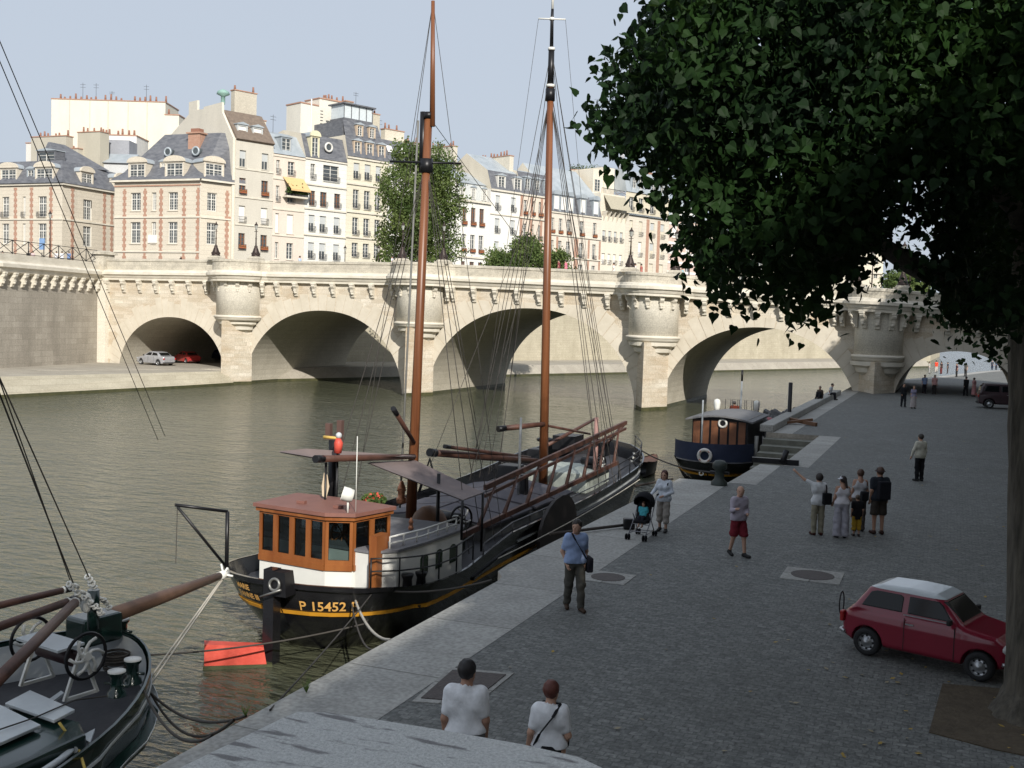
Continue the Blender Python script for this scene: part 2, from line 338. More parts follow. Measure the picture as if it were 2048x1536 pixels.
    tag(d.build('quay_road',FARQ),'dusty paved lower quay across the river',kind='structure')
    d=MB()
    for i in range(4):
        a,b=pts_top[i],pts_top[i+1]; c,e=pts_w[i],pts_w[i+1]
        d.cur=0; d.quad((a[0],a[1],zt),(b[0],b[1],zt),(e[0],e[1],.28),(c[0],c[1],.28)); d.cur=1
        d.quad((c[0],c[1],.28),(e[0],e[1],.28),(e[0]+.06,e[1],-.5),(c[0]+.06,c[1],-.5))
    tag(d.build('quay_revetment',[REVET,ALGAE]),'sloping pale stone revetment with dark algae at the waterline','revetment')
    return wall
farwall=terrain()
# the island behind the bridge
BF, BB = 100.0, 121.0
def island():
    r0=CW(-43.6,152); rd=Vector((math.cos(R(45)-0)*0,0,0)); ax=(CW(1,1)-CW(0,0)).normalized()
    nrm=Vector((ax.y,-ax.x,0))            # towards the river, right of the row
    g=MB(); base=[r0-ax*4+nrm*17, r0+ax*192+nrm*17, r0+ax*192-nrm*160, Vector((-420,300,0)), Vector((-420,60,0)), Vector((-92.2,60,0)), Vector((-92.2,100,0)), Vector((-92.2,123,0))]
    g.prism([(p.x,p.y) for p in base],0,12.55)
    tag(g.build('ground',ASPH),'upper street level of the island',kind='structure')
    # embankment wall seen through the arches, lower quay with slope
    wl=MB(); a=r0-ax*4+nrm*17; b=r0+ax*192+nrm*17; wl.extrude([(a.x,a.y,0),(b.x,b.y,0),(b.x,b.y,13.6),(a.x,a.y,13.6)],nrm*.4)
    tag(wl.build('embankment_wall',REVET),'bright stone river wall of the island seen through the arches','wall')
    q=MB(); w0=12.0
    b=b-ax*27; p0,p1=a-ax*30+nrm*.4,b+nrm*.4; t0,t1=p0+nrm*w0,p1+nrm*w0; e0,e1=t0+nrm*1.2,t1+nrm*1.2
    for p in (p0,p1,t0,t1): p.z=1.5
    e0.z=e1.z=.3; q.quad(p0,t0,t1,p1); q.quad(t0,e0,e1,t1); q.cur=1; q.quad(e0,e0+Vector((0,0,-1)),e1+Vector((0,0,-1)),e1)
    tag(q.build('quay_road',[FARQ,ALGAE]),'lower quay of the island beyond the bridge',kind='structure')
    return r0,ax,nrm
ROW0,AX,NR=island()
# ================================================================== BRIDGE
def cw_top(X): return float(np.interp(X,[-92,-80,-72,-60,-50,-40,-31,-24,-15,-9,0,12],[11.1,11.15,11.15,11.2,11.1,10.95,10.72,10.5,10.1,9.75,9.3,8.6]))
def par_top(X): return float(np.interp(X,[-92,-80,-72,-55,-50,-40,-30,-24,-15,-9,0,12],[13.55,13.6,13.5,13.5,13.4,13.2,12.9,12.6,12.2,11.8,11.35,10.6]))
PIERS=[-72.5,-50.4,-26.0,-5.95]; TRAD=[2.75,2.65,2.55,2.2]; CUT=3.4
# arches: (x left springing, x right springing, crown z, spring z)
ARCH=[(-89.3,-74.6,7.05,.6),(-71.9,-52.4,8.3,-.5),(-49.6,-27.6,9.15,-.5),(-25.2,-7.3,8.0,-.5),(-4.5,5.6,6.5,1.8)]
def arch_z(a,x):
    xl,xr,c,s=a; t=(x-(xl+xr)/2)/((xr-xl)/2); return s+(c-s)*math.sqrt(max(0,1-abs(t)**2.15))
def bridge():
    br=thing('stone_bridge','pale stone arch bridge with corbelled cornice and round turrets crossing the river','bridge',(-40,100,0))
    m=MB(); XL,XR=-92.2,24.0
    xs=[XL]; 
    for a in ARCH:
        n=44; xs+= [ (a[0]+a[1])/2-(a[1]-a[0])/2*math.cos(math.pi*i/n) for i in range(n+1)]
    xs.append(XR); xs=sorted(xs)
    def zlow(x,side):
        for a in ARCH:
            if a[0]-1e-6<=x<=a[1]+1e-6: return arch_z(a,x)
        return -2
    for i in range(len(xs)-1):
        x0,x1=xs[i],xs[i+1]; mid=(x0+x1)/2; inside=any(a[0]<mid<a[1] for a in ARCH)
        z0=zlow(x0,1) if inside else -2; z1=zlow(x1,0) if inside else -2
        for Y,fl in ((BF,0),(BB,1)):
            q=[(x0,Y,z0),(x1,Y,z1),(x1,Y,cw_top(x1)),(x0,Y,cw_top(x0))]; m.quad(*(q if not fl else q[::-1]))
        if inside: m.cur=1; m.quad((x0,BF,z0),(x0,BB,z0),(x1,BB,z1),(x1,BF,z1)); m.cur=0
    for a in ARCH:   # vertical jambs below springing
        m.cur=1
        m.quad((a[0],BF,-2),(a[0],BB,-2),(a[0],BB,a[3]),(a[0],BF,a[3])); m.quad((a[1],BB,-2),(a[1],BF,-2),(a[1],BF,a[3]),(a[1],BB,a[3])); m.cur=0
    for i in range(24):   # roadway
        x0=XL+(XR-XL)*i/24; x1=XL+(XR-XL)*(i+1)/24
        m.quad((x0,BF-.3,cw_top(x0)+.85),(x1,BF-.3,cw_top(x1)+.85),(x1,BB+.3,cw_top(x1)+.85),(x0,BB+.3,cw_top(x0)+.85))
    m.build('spandrel_wall',[STONE,STONE_SOF],br)
    # voussoir rings, proud of the face
    v=MB()
    for a in ARCH:
        n=31 if a is not ARCH[-1] else 23
        C=Vector(((a[0]+a[1])/2,0,a[3]-2.5))
        def pt(u,r):
            x=(a[0]+a[1])/2-(a[1]-a[0])/2*math.cos(math.pi*u); p=Vector((x,0,arch_z(a,x))); d=(p-C).normalized(); return p+d*r
        for i in range(n):
            u0=(i+.03)/n; u1=(i+.97)/n; h=1.5+.8*((i*7)%4)/3
            p=[pt(u0,.0),pt((u0+u1)/2,.0),pt(u1,0),pt(u1,h),pt(u0,h)]
            lim=[Vector((q.x,0,min(q.z,cw_top(q.x)-1.2))) for q in p]
            if p[0].z<-.3 and p[2].z<-.3: continue
            pr=.02+.01*((i*5)%3)
            v.extrude([(q.x,BF-pr,q.z) for q in lim],(0,pr+.1,0))
    v.build('arch_ring',VOUS,br)
    # cornice + parapet path following turrets
    path=[]
    def bump(X,rad):   # y offset of the parapet line at X for turrets
        return 0
    X=XL
    TR=2.55
    segs=[XL]
    pts=[(XL,0)]
    for p in PIERS:
        pts.append((p-3.7,0))
        for i in range(15):
            TR=TRAD[PIERS.index(p)]+.05; t=math.pi*(1-i/14); pts.append((p+TR*math.cos(t)*1.0, -.55-TR*.86*math.sin(t) if 0<i<14 else -.55))
        pts.append((p+3.7,0))
    pts.append((XR,0))
    # smooth concave shoulders
    P2=[]
    for k,(x,o) in enumerate(pts): P2.append((x,o))
    def strip(name,prof,mat_,zf,smooth=False):
        # prof: list of (outward, z above zf)
        s=MB(); secs=[]
        for k,(x,o) in enumerate(P2):
            a=P2[max(k-1,0)]; b=P2[min(k+1,len(P2)-1)]; d=Vector((b[0]-a[0],b[1]-a[1],0)).normalized(); n=Vector((d.y,-d.x,0))
            secs.append([Vector((x,BF+o,zf(x)))+n*w_+Vector((0,0,h_)) for w_,h_ in prof])
        s.loft(secs,smooth=smooth)
        s.f=[f[::-1] for f in s.f]
        return s.build(name,mat_,br)
    strip('cornice',[(-.25,-.08),(.42,0),(.42,.2),(.5,.26),(.62,.5),(.8,.62),(.8,.88),(.66,.94),(.6,1.12),(.1,1.2),(-.3,1.2)],TRIM,cw_top)
    rise=lambda x:0
    pz=lambda x:cw_top(x)+1.2
    s=MB(); secs=[]
    for k,(x,o) in enumerate(P2):
        a=P2[max(k-1,0)]; b=P2[min(k+1,len(P2)-1)]; d=Vector((b[0]-a[0],b[1]-a[1],0)).normalized(); n=Vector((d.y,-d.x,0)); B=Vector((x,BF+o,0)); z0,z1=pz(x),par_top(x)
        secs.append([B+n*w_+Vector((0,0,h_)) for w_,h_ in ((.12,z0-.02),(.12,z1-.3),(.2,z1-.27),(.2,z1-.05),(.1,z1),(-.35,z1),(-.45,z1-.05),(-.45,z0-.3))])
    s.loft(secs,smooth=False); s.f=[f[::-1] for f in s.f]; s.build('parapet',PARA,br)
    # back parapet
    s=MB(); 
    for i in range(24):
        x0=XL+(XR-XL)*i/24; x1=XL+(XR-XL)*(i+1)/24
        s.add([(x0,BB-.1,cw_top(x0)),(x1,BB-.1,cw_top(x1)),(x1,BB-.1,par_top(x1)),(x0,BB-.1,par_top(x0)),(x0,BB+.4,cw_top(x0)),(x1,BB+.4,cw_top(x1)),(x1,BB+.4,par_top(x1)),(x0,BB+.4,par_top(x0))],[(0,1,2,3),(4,7,6,5),(3,2,6,7)])
    s.build('parapet',PARA,br)
    # corbels
    cb=MB(); 
    secs=[(0,0),(-.62,0),(-.66,-.16),(-.60,-.3),(-.46,-.45),(-.42,-.62),(-.34,-.78),(-.36,-.95),(-.26,-1.1),(-.22,-1.26),(0,-1.34)]
    n=len(secs); w_=.19
    for i in range(n-1):
        (y0,z0),(y1,z1)=secs[i],secs[i+1]; cb.add([(-w_,y0,z0),(w_,y0,z0),(w_,y1,z1),(-w_,y1,z1)],[(0,1,2,3)])
    cb.add([(-w_,y,z) for y,z in secs],[tuple(range(n))]); cb.add([(w_,y,z) for y,z in secs],[tuple(range(n))[::-1]])
    cb.box2((-.24,-.7,-.02),(.24,0,.14)); cb.box2((-.155,-.5,-.75),(.155,-.3,-.6)); cb.box2((-.235,-.56,-.34),(.235,-.2,-.26)); cb.sph((0,-.36,-.88),.17,8)
    c0=cb.build('corbel',TRIM,br,world=False); CORB.append(c0.data)
    c0.location=(XL+1.3+40,0,cw_top(XL+1.3)-.14)
    def corb(x,o,ang):
        c=c0.copy(); col.objects.link(c); c.parent=br; c.location=(x+40,o,cw_top(x)-.14); c.rotation_euler=(0,0,ang); return c
    x=XL+1.3+2.35
    gaps=[(p-3.5,p+3.5) for p in PIERS]
    while x<12:
        if not any(a<x<b for a,b in gaps): corb(x,-.0,0)
        x+=2.32
    for p in PIERS:
        for t in (-62,-30,0,30,62):
            a=R(t); corb(p+2.05*math.sin(a),-.55-1.72*math.cos(a),a)
        corb(p-3.0,-.25,R(-20)); corb(p+3.0,-.25,R(20))
    # piers with cutwater, turret drum, moulding, brackets
    for i,p in enumerate(PIERS):
        last = i==3
        lo=-2; w2=1.5; zc=7.3 if not last else 6.2; zc=cw_top(p)-4.15
        pr=MB(); nose=BF-CUT
        ztop=zc-.1
        pr.add([(p-w2,BF+.02,lo),(p,nose,lo),(p+w2,BF+.02,lo),(p-w2,BF+.02,ztop),(p,nose,ztop),(p+w2,BF+.02,ztop)],[(0,1,4,3),(1,2,5,4),(3,4,5)])
        pr.cur=1
        e=.03
        pr.add([(p-w2-e,BF,-1),(p,nose-e*1.6,-1),(p+w2+e,BF,-1),(p-w2-e,BF,.3),(p,nose-e*1.6,.34),(p+w2+e,BF,.33)],[(0,1,4,3),(1,2,5,4),(3,4,5)])
        pr.build('cutwater',[STONE,ALGAE],br)
        dr=MB(); h=cw_top(p)-.1
        q_=TRAD[i]/2.55; dr.lathe((p,BF-.2,0),[(.3,zc+.3),(2.35*q_,zc+.3),(2.35*q_,h+.2)],28,a0=math.pi,a1=2*math.pi)
        dr.build('turret',STONE_W,br)
        mo=MB(); mo.lathe((p,BF-.2,0),[(a_*q_,b_) for a_,b_ in [(1.5,zc-.1),(2.3,zc-.1),(2.38,zc+.0),(2.5,zc+.1),(2.5,zc+.22),(2.6,zc+.27),(2.6,zc+.42),(2.4,zc+.5),(2.3,zc+.5)]],28,a0=math.pi,a1=2*math.pi)
        mo.build('moulding',TRIM,br)
        for sgn in (-1,1):   # stepped brackets under the drum on both sides of the nose
            bk=MB(); pr_=[(2.3,0),(2.25,-.35),(1.85,-.55),(1.75,-.95),(1.3,-1.2),(1.2,-1.55),(.5,-2.0)]
            for k in range(len(pr_)-1):
                (r0,z0),(r1,z1)=pr_[k],pr_[k+1]
                a0,a1=(math.pi*1.54,math.pi*1.98) if sgn>0 else (math.pi*1.02,math.pi*1.46)
                bk.lathe((p,BF-.2,zc-.08),[(r0,z0),(r1,z1)],10,a0=a0,a1=a1)
            for t in (22,68):
                a=R(270+sgn*t); d=Vector((math.cos(a),math.sin(a),0)); 
                bk.extrude([Vector((p,BF-.2,zc-.1))+d*r_+Vector((0,0,z_))+Vector((-d.y,d.x,0))*-.14 for r_,z_ in ((.9,0),(2.3,0),(2.25,-.35),(1.8,-.6),(1.3,-1.3),(.9,-1.5))],Vector((-d.y,d.x,0))*.28)
            bk.build('bracket',TRIM,br)
    # dark waterline band inside arches
    for a in ARCH[:4]:
        for x,sg in ((a[0],1),(a[1],-1)):
            if a is ARCH[0]: continue
            al=MB(); al.box2((x+sg*.0,BF+.1,-.6),(x+sg*.1,BB-.05,.32)); al.build('algae_band',ALGAE,br)
    # quoin strip at the left end
    ab=MB(); ab.box2((-92.2,BF-.55,0),(-90.9,BF+.1,11.0)); ab.build('abutment',STONE_W,br)
    return br
CORB=[]
BR=bridge()
def far_left_wall():
    t=thing('embankment_wall','grey stained river wall with corbelled cornice at the left of the bridge','wall',(-92,80,0))
    w=MB(); pts=farwall
    s1=[[ (p[0],p[1],-.5),(p[0],p[1],11.2)] for p in pts]; w.loft(s1,smooth=False); w.build('wall_face',STONE_D,t)
    secs=[]
    for k,p in enumerate(pts):
        a=Vector(pts[max(k-1,0)]); b=Vector(pts[min(k+1,4)]); d=(b-a).normalized(); n=Vector((-d.y,d.x)); n=n if n.x>0 else -n
        secs.append([Vector((p[0]+n.x*o,p[1]+n.y*o,z)) for o,z in ((0,10.9),(.5,11.15),(.62,11.5),(.85,11.65),(.85,12.0),(.6,12.2),(.35,12.25),(.35,13.0),(-.4,13.0),(-.4,12))])
    c=MB(); c.loft(secs,smooth=False); c.build('cornice',TRIM,t)
    a=Vector((*pts[0],0)); b=Vector((*pts[1],0)); c_=Vector((*pts[2],0)); k=0
    def seg(a,b,s0,n_):
        nonlocal k
        d=(b-a).normalized(); ang=math.atan2(d.y,d.x)+math.pi; L=(b-a).length; s=s0
        while s<L and k<n_:
            p=a+d*s; o=bpy.data.objects.new('corbel',CORB[0]); col.objects.link(o); o.parent=t; o.location=Vector((p.x+92,p.y-80,11.0)); o.rotation_euler=(0,0,math.atan2(d.y,d.x)+math.pi); k+=1; s+=1.75
    seg(a,b,.9,60); seg(b,c_,.8,24)
    # railing on top: crossed bars
    rl=thing('iron_railing','dark iron railing of crossed bars along the upper bank','railing',(-92,80,13))
    rm=mat('iron_dark',(.02,.02,.022),.5,metal=.3); r=MB()
    for (p,q) in ((a,b),(b,c_)):
        d=(q-p); L=d.length; d.normalize(); n=max(1,int(L/2.6)); off=Vector((-.2,0,0))
        for i in range(n):
            s0=p+d*(L*i/n)+off; s1=p+d*(L*(i+1)/n)+off; z0,z1=13.0,14.45
            for za,zb in ((z1,z1),(z0+.12,z0+.12),(z0+.12,z1),(z1,z0+.12)): r.tube([(s0.x,s0.y,za),(s1.x,s1.y,zb)],.035,5)
            r.tube([(s0.x,s0.y,z0),(s0.x,s0.y,z1+.05)],.05,5)
    r.build('bars',rm,rl)
    pl=MB(); pl.box2((-92.9,99.3,11.5),(-91.1,101.1,14.0)); pl.box((-92,100.2,14.15),(2.3,2.3,.3)); pl.box((-92,100.2,14.35),(1.9,1.9,.2),taper=.6)
    tag(pl.build('stone_pedestal',PARA),'stone end pedestal where the bridge parapet meets the railing','pedestal')
far_left_wall()
# ================================================================== BUILDINGS
WFR=mat('window_frame_white',(.62,.61,.57),.6,var=.05); WFB=mat('window_frame_brown',(.22,.09,.04),.6)
GLS=glass_mat('window_glass_dark',(.06,.07,.075)); SHUT=mat('white_blind',(.72,.71,.68),.7,var=.04); SHUTG=mat('grey_shutter',(.45,.47,.47),.7,var=.06)
IRON=mat('balcony_iron',(.05,.05,.055),.6); ZINC=mat('zinc_roof',(.30,.34,.37),.45,col2=(.42,.46,.49),scale=.6,stretch=(1,1,.4),metal=.15)
SLATE=mat('slate_roof',(.075,.08,.095),.6,col2=(.16,.165,.18),scale=1.2,bump=.4,bscale=14,stretch=(1,1,2.5)); TILE=mat('old_tile_roof',(.13,.10,.08),.85,col2=(.20,.155,.12),scale=2.2,bump=.5,bscale=12)
BRICK=block_mat('red_brick',(.37,.19,.13),(.43,.24,.17),(.42,.34,.27),bw=.5,bh=.16,msize=.02,stain=.3,stain_col=(.3,.14,.09),stain_scale=.5,bump=.2)
POT=mat('terracotta_pot',(.26,.13,.09),.9); PLANT=leaf_mat('window_box_plants',(.03,.06,.015),(.09,.14,.04),.2,4)
REDF=mat('red_geraniums',(.45,.04,.03),.8,col2=(.1,.14,.04),scale=9)
_walls={}
def wallmat(c, lines=True, key=None):
    k=(c,lines)
    if k not in _walls:
        nm='plaster_wall_%d'%len(_walls)
        _walls[k]=block_mat(nm,c,tuple(x*1.05 for x in c),tuple(x*.72 for x in c) if lines else tuple(x*.97 for x in c),bw=40,bh=.62 if lines else 60,msize=.022,stain=.4,stain_col=tuple(x*.72 for x in c),stain_scale=.12,bump=.1,stretch=(1,1,.4))
    return _walls[k]
_wc={}
def window_mesh(w,h,style):
    k=(round(w,2),round(h,2),style)
    if k in _wc: return _wc[k]
    m=MB(); fr=.07; y=0
    if style=='blind':
        m.cur=2; m.box2((0,y,0),(w,y+.06,h)); m.cur=0
        m.box2((0,y-.03,0),(fr,y+.0,h)); m.box2((w-fr,y-.03,0),(w,y,h)); mats=[WFR,GLS,SHUT]
    elif style=='halfblind':
        m.cur=1; m.quad((0,y+.05,0),(w,y+.05,0),(w,y+.05,h),(0,y+.05,h)); m.cur=2; m.box2((0,y-.02,h*.5),(w,y+.02,h)); m.cur=0
        for x in (0,w/2-fr/2,w-fr): m.box2((x,y-.015,0),(x+fr,y+.03,h*.5))
        mats=[WFR,GLS,SHUTG]
    elif style=='stone':
        m.cur=1; m.quad((0,y+.05,0),(w,y+.05,0),(w,y+.05,h),(0,y+.05,h)); m.cur=0; f2=.13
        m.box2((0,y-.05,0),(f2,y+.04,h)); m.box2((w-f2,y-.05,0),(w,y+.04,h)); m.box2((w/2-f2/2,y-.05,0),(w/2+f2/2,y+.04,h)); m.box2((0,y-.04,h-f2),(w,y+.04,h)); m.box2((0,y-.04,h*.62),(w,y+.04,h*.62+f2)); m.box2((0,y-.04,0),(w,y+.04,f2))
        n=5
        for i in range(1,n+1): m.box2((0,y,h*i/(n+1)-.02),(w,y+.04,h*i/(n+1)+.02))
        for x in (.25,.75): m.box2((w*x-.02,y,0),(w*x+.02,y+.04,h))
        mats=[WFR,GLS]
    else:
        m.cur=1; m.quad((0,y+.05,0),(w,y+.05,0),(w,y+.05,h),(0,y+.05,h)); m.cur=0
        for x in (0,w-fr): m.box2((x,y-.02,0),(x+fr,y+.04,h))
        m.box2((w/2-.06,y-.03,0),(w/2+.06,y+.04,h)); m.box2((0,y-.02,h-fr),(w,y+.04,h)); m.box2((0,y-.02,0),(w,y+.04,fr*1.6)); m.box2((0,y-.01,h*.74),(w,y+.03,h*.74+.06))
        for q in (.27,.5): m.box2((0,y,h*q-.02),(w,y+.03,h*q+.02))
        mats=[WFB if style=='brown' else WFR,GLS]
    me=m.build('window',mats); d=me.data; bpy.data.objects.remove(me); _wc[k]=d; return d
_rc={}
def rail_mesh(w,kind):
    k=(round(w,2),kind)
    if k in _rc: return _rc[k]
    m=MB(); h=.75; d=.3
    if kind=='flower':
        m.cur=1; m.box2((-.05,-d-.05,.15),(w+.05,-d+.16,.38)); 
        r=random.Random(3)
        for i in range(26): m.box((r.uniform(0,w),-d+.05+r.uniform(-.1,.1),.42+r.uniform(0,.16)),(.16,.12,.1),rot=Euler((r.random()*3,r.random()*3,0)).to_matrix())
    m.cur=0; m.box2((-.05,-d,h-.05),(w+.05,-d+.05,h)); m.box2((-.05,-d,.03),(w+.05,-d+.05,.08)); n=max(4,int(w/.16))
    for i in range(n+1): x=-.05+(w+.1)*i/n; m.box2((x-.018,-d,.05),(x+.018,-d+.03,h-.03))
    for x in (-.05,w+.02): m.box2((x,-d,h-.05),(x+.03,.2,h)); 
    o=m.build('railing',[IRON,REDF]); dd=o.data; bpy.data.objects.remove(o); _rc[k]=dd; return dd
class House:
    """local frame: x along the facade, y inward, z up from 0 = street 12.55"""
    def __init__(s,name,label,org,ang,w,group=None,cat='building'):
        s.t=thing(name,label,cat,(org.x,org.y,12.55),ang,group); s.w=w; s.M=Matrix.Translation(Vector((org.x,org.y,12.55)))@Matrix.Rotation(ang,4,'Z')
    def mb(s): return MB(M=s.M)
    def part(s,m,name,mats,parent=None):
        # m holds local coordinates: build without re-transform
        M=m.M; m.M=None; o=m.build(name,mats,None); o.parent=parent or s.t; m.M=M; return o
    def facade(s,h,wins,mat_,x0=0,x1=None,y=0,depth=.32,parent=None,ang=None,name='wall'):
        """wins: list of (x,z,w,h,style,rail). wall with real openings; returns nothing"""
        x1=s.w if x1 is None else x1
        xs=sorted(set([x0,x1]+[a for q in wins for a in (q[0],q[0]+q[2])])); zs=sorted(set([-1.5,h]+[a for q in wins for a in (q[1],q[1]+q[3])]))
        m=MB()
        for i in range(len(xs)-1):
            run=None
            for j in range(len(zs)-1):
                cx,cz=(xs[i]+xs[i+1])/2,(zs[j]+zs[j+1])/2
                if not any(q[0]<cx<q[0]+q[2] and q[1]<cz<q[1]+q[3] for q in wins):
                    m.quad((xs[i],y,zs[j]),(xs[i+1],y,zs[j]),(xs[i+1],y,zs[j+1]),(xs[i],y,zs[j+1]))
        for (x,z,w_,h_,st,rl) in wins:
            d=depth
            m.quad((x,y,z),(x,y+d,z),(x,y+d,z+h_),(x,y,z+h_)); m.quad((x+w_,y+d,z),(x+w_,y,z),(x+w_,y,z+h_),(x+w_,y+d,z+h_))
            m.quad((x,y,z),(x+w_,y,z),(x+w_,y+d,z),(x,y+d,z)); m.quad((x,y+d,z+h_),(x+w_,y+d,z+h_),(x+w_,y,z+h_),(x,y,z+h_))
            m.box2((x-.1,y-.1,z-.14),(x+w_+.1,y-.005,z-.01))
        s.part(m,name,mat_,parent)
        for (x,z,w_,h_,st,rl) in wins:
            o=bpy.data.objects.new('window',window_mesh(w_,h_,st)); col.objects.link(o); o.parent=parent or s.t; o.location=(x,y+depth-.08,z)
            if rl:
                r=bpy.data.objects.new('railing',rail_mesh(w_,rl)); col.objects.link(r); r.parent=o; r.location=(0,-depth+.06,0)
    def body(s,h,depth,mat_,left=None):
        m=MB(); w=s.w
        m.quad((0,depth,-1.5),(0,0,-1.5),(0,0,h),(0,depth,h)); m.quad((w,0,-1.5),(w,depth,-1.5),(w,depth,h),(w,0,h)); m.quad((w,depth,-1.5),(0,depth,-1.5),(0,depth,h),(w,depth,h))
        return s.part(m,'side_wall',mat_)
    def band(s,z,hh=.25,out=.18,mat_=None,x0=0,x1=None,name='string_course',y=0):
        m=MB(); m.box2((x0-.02,y-out,z),((s.w if x1 is None else x1)+.02,y-.004,z+hh)); return s.part(m,name,mat_)
    def mansard(s,h,hr,inset,depth,mat_=None,top=None,slope_top=.9,flat=False,gable=None):
        w=s.w; m=MB()
        a=[(0,-.15,h),(w,-.15,h),(w,inset,h+hr),(0,inset,h+hr)]
        m.quad(*a); m.quad((w,depth,h),(0,depth,h),(0,depth-inset,h+hr),(w,depth-inset,h+hr)); m.cur=1
        m.quad((0,inset,h+hr),(w,inset,h+hr),(w,depth/2,h+hr+slope_top),(0,depth/2,h+hr+slope_top)); m.quad((0,depth/2,h+hr+slope_top),(w,depth/2,h+hr+slope_top),(w,depth-inset,h+hr),(0,depth-inset,h+hr))
        m.cur=2
        for x,o in ((0.0,1),(w,0)):
            p=[(x,-.15,h),(x,inset,h+hr),(x,depth/2,h+hr+slope_top),(x,depth-inset,h+hr),(x,depth,h)]
            m.add(p,[(0,1,2,3,4) if o else (4,3,2,1,0)])
        return s.part(m,'roof',[mat_ or SLATE,top or ZINC,gable or wallmat((.62,.57,.47),False)])
    def dormer(s,x,z,w_,h_,y,dep,style='french',mat_=None,arch=False,win=True,round_=False):
        m=MB(); mt=mat_ or wallmat((.60,.57,.50),False)
        b=.22
        m.box2((x,y,z),(x+b,y+dep,z+h_)); m.box2((x+w_-b,y,z),(x+w_,y+dep,z+h_)); m.box2((x+b,y,z+h_-.2),(x+w_-b,y+dep,z+h_)); m.box2((x+b,y+.3,z),(x+w_-b,y+dep,z+.1)); m.cur=1
        if arch:
            n=8; pr=[(x-.15,z+h_)]+[(x+w_/2-(w_/2+.15)*math.cos(math.pi*i/n),z+h_+.1+.75*math.sin(math.pi*i/n)) for i in range(n+1)]+[(x+w_+.15,z+h_)]
            m.cur=0; m.extrude([(a,y-.2,c) for a,c in pr],(0,.35,0)); m.cur=1; m.extrude([(a,y+.15,c-.08) for a,c in pr],(0,dep,0))
        else:
            m.extrude([(x-.12,y-.15,z+h_),(x+w_+.12,y-.15,z+h_),(x+w_+.12,y-.15,z+h_+.12),(x+w_/2,y-.15,z+h_+.4),(x-.12,y-.15,z+h_+.12)],(0,dep+.2,0))
        o=s.part(m,'dormer',[mt,ZINC])
        if win:
            q=bpy.data.objects.new('window',window_mesh(w_-2*b,h_-.2,style)); col.objects.link(q); q.parent=o; q.location=(x+b,y+.12,z)
        return o
    def chimney(s,x0,x1,y0,y1,z0,z1,mat_=None,npot=0,seed=1):
        m=MB(); m.box2((x0,y0,z0),(x1,y1,z1)); m.cur=1; m.box2((x0-.1,y0-.1,z1),(x1+.1,y1+.1,z1+.15))
        r=random.Random(seed); L=max(x1-x0,y1-y0); n=npot or int(L/.75)
        alx = (x1-x0)>(y1-y0)
        m.cur=2
        for i in range(n):
            if r.random()<.2: continue
            t=(i+.5+r.uniform(-.2,.2))/n; px,py=((x0+(x1-x0)*t,(y0+y1)/2) if alx else ((x0+x1)/2,y0+(y1-y0)*t)); hh=r.uniform(.45,1.0)
            m.tube([(px,py,z1+.15),(px,py,z1+.15+hh)],[.17,.13],6)
        return s.part(m,'chimney',[mat_ or wallmat((.60,.55,.45),False),BRICK,POT])
    def antenna(s,x,y,z,h):
        m=MB(); m.tube([(x,y,z),(x,y,z+h)],.035,4)
        for q in (.75,.9): m.tube([(x-.5,y,z+h*q),(x+.5,y,z+h*q)],.025,4)
        return s.part(m,'antenna',IRON)
# ---- the long quay row, angled away from the bridge
rang=math.atan2(AX.y,AX.x)
def s_of(px):   # distance along the row line where it meets image column px (calibration of plan positions)
    k=(px-1024)/FPX; return (k*152+43.6)/(.70711-k*.70711)
def z_of(px,py):
    s=s_of(px); Z=152+.70711*s; P=Pt(px,py,Z); return P.z-12.55
def s_off(px,d):
    k=(px-1024)/FPX; return (k*(152+.70711*d)+43.6+.70711*d)/(.70711-k*.70711)
def row_house(px0,px1,py_eave,name,label,dy=0,**k):
    s0,s1=s_of(px0),s_of(px1); org=ROW0+AX*s0
    H=House(name,label,org,rang,s1-s0-.02,'houses in the row along the island quay'); H.h=z_of(px0,py_eave); H.s0=s0; return H
def xs_of(H,pxs): return [s_of(p)-H.s0 for p in pxs]
def grid(H,cols,rows,style='french',rail='iron'):
    """cols: [(px left, px right)] rows: [(z_top,h)], style str or list per row"""
    out=[]
    for j,(zt,hh) in enumerate(rows):
        st=style[j] if isinstance(style,list) else style; rl=rail[j] if isinstance(rail,list) else rail
        for i,(a,b) in enumerate(cols):
            x0,x1=xs_of(H,(a,b)); sst=st[i] if isinstance(st,(list,tuple)) else st; out.append((x0,zt-hh,x1-x0,hh,sst,rl))
    return out
def rows(h,n,first=.9,fl=3.35,hh=2.1):
    r=[]
    for i in range(n):
        z=h-first-fl*i; r.append((z,min(hh,z-.1)))
    return [q for q in r if q[1]>.6]
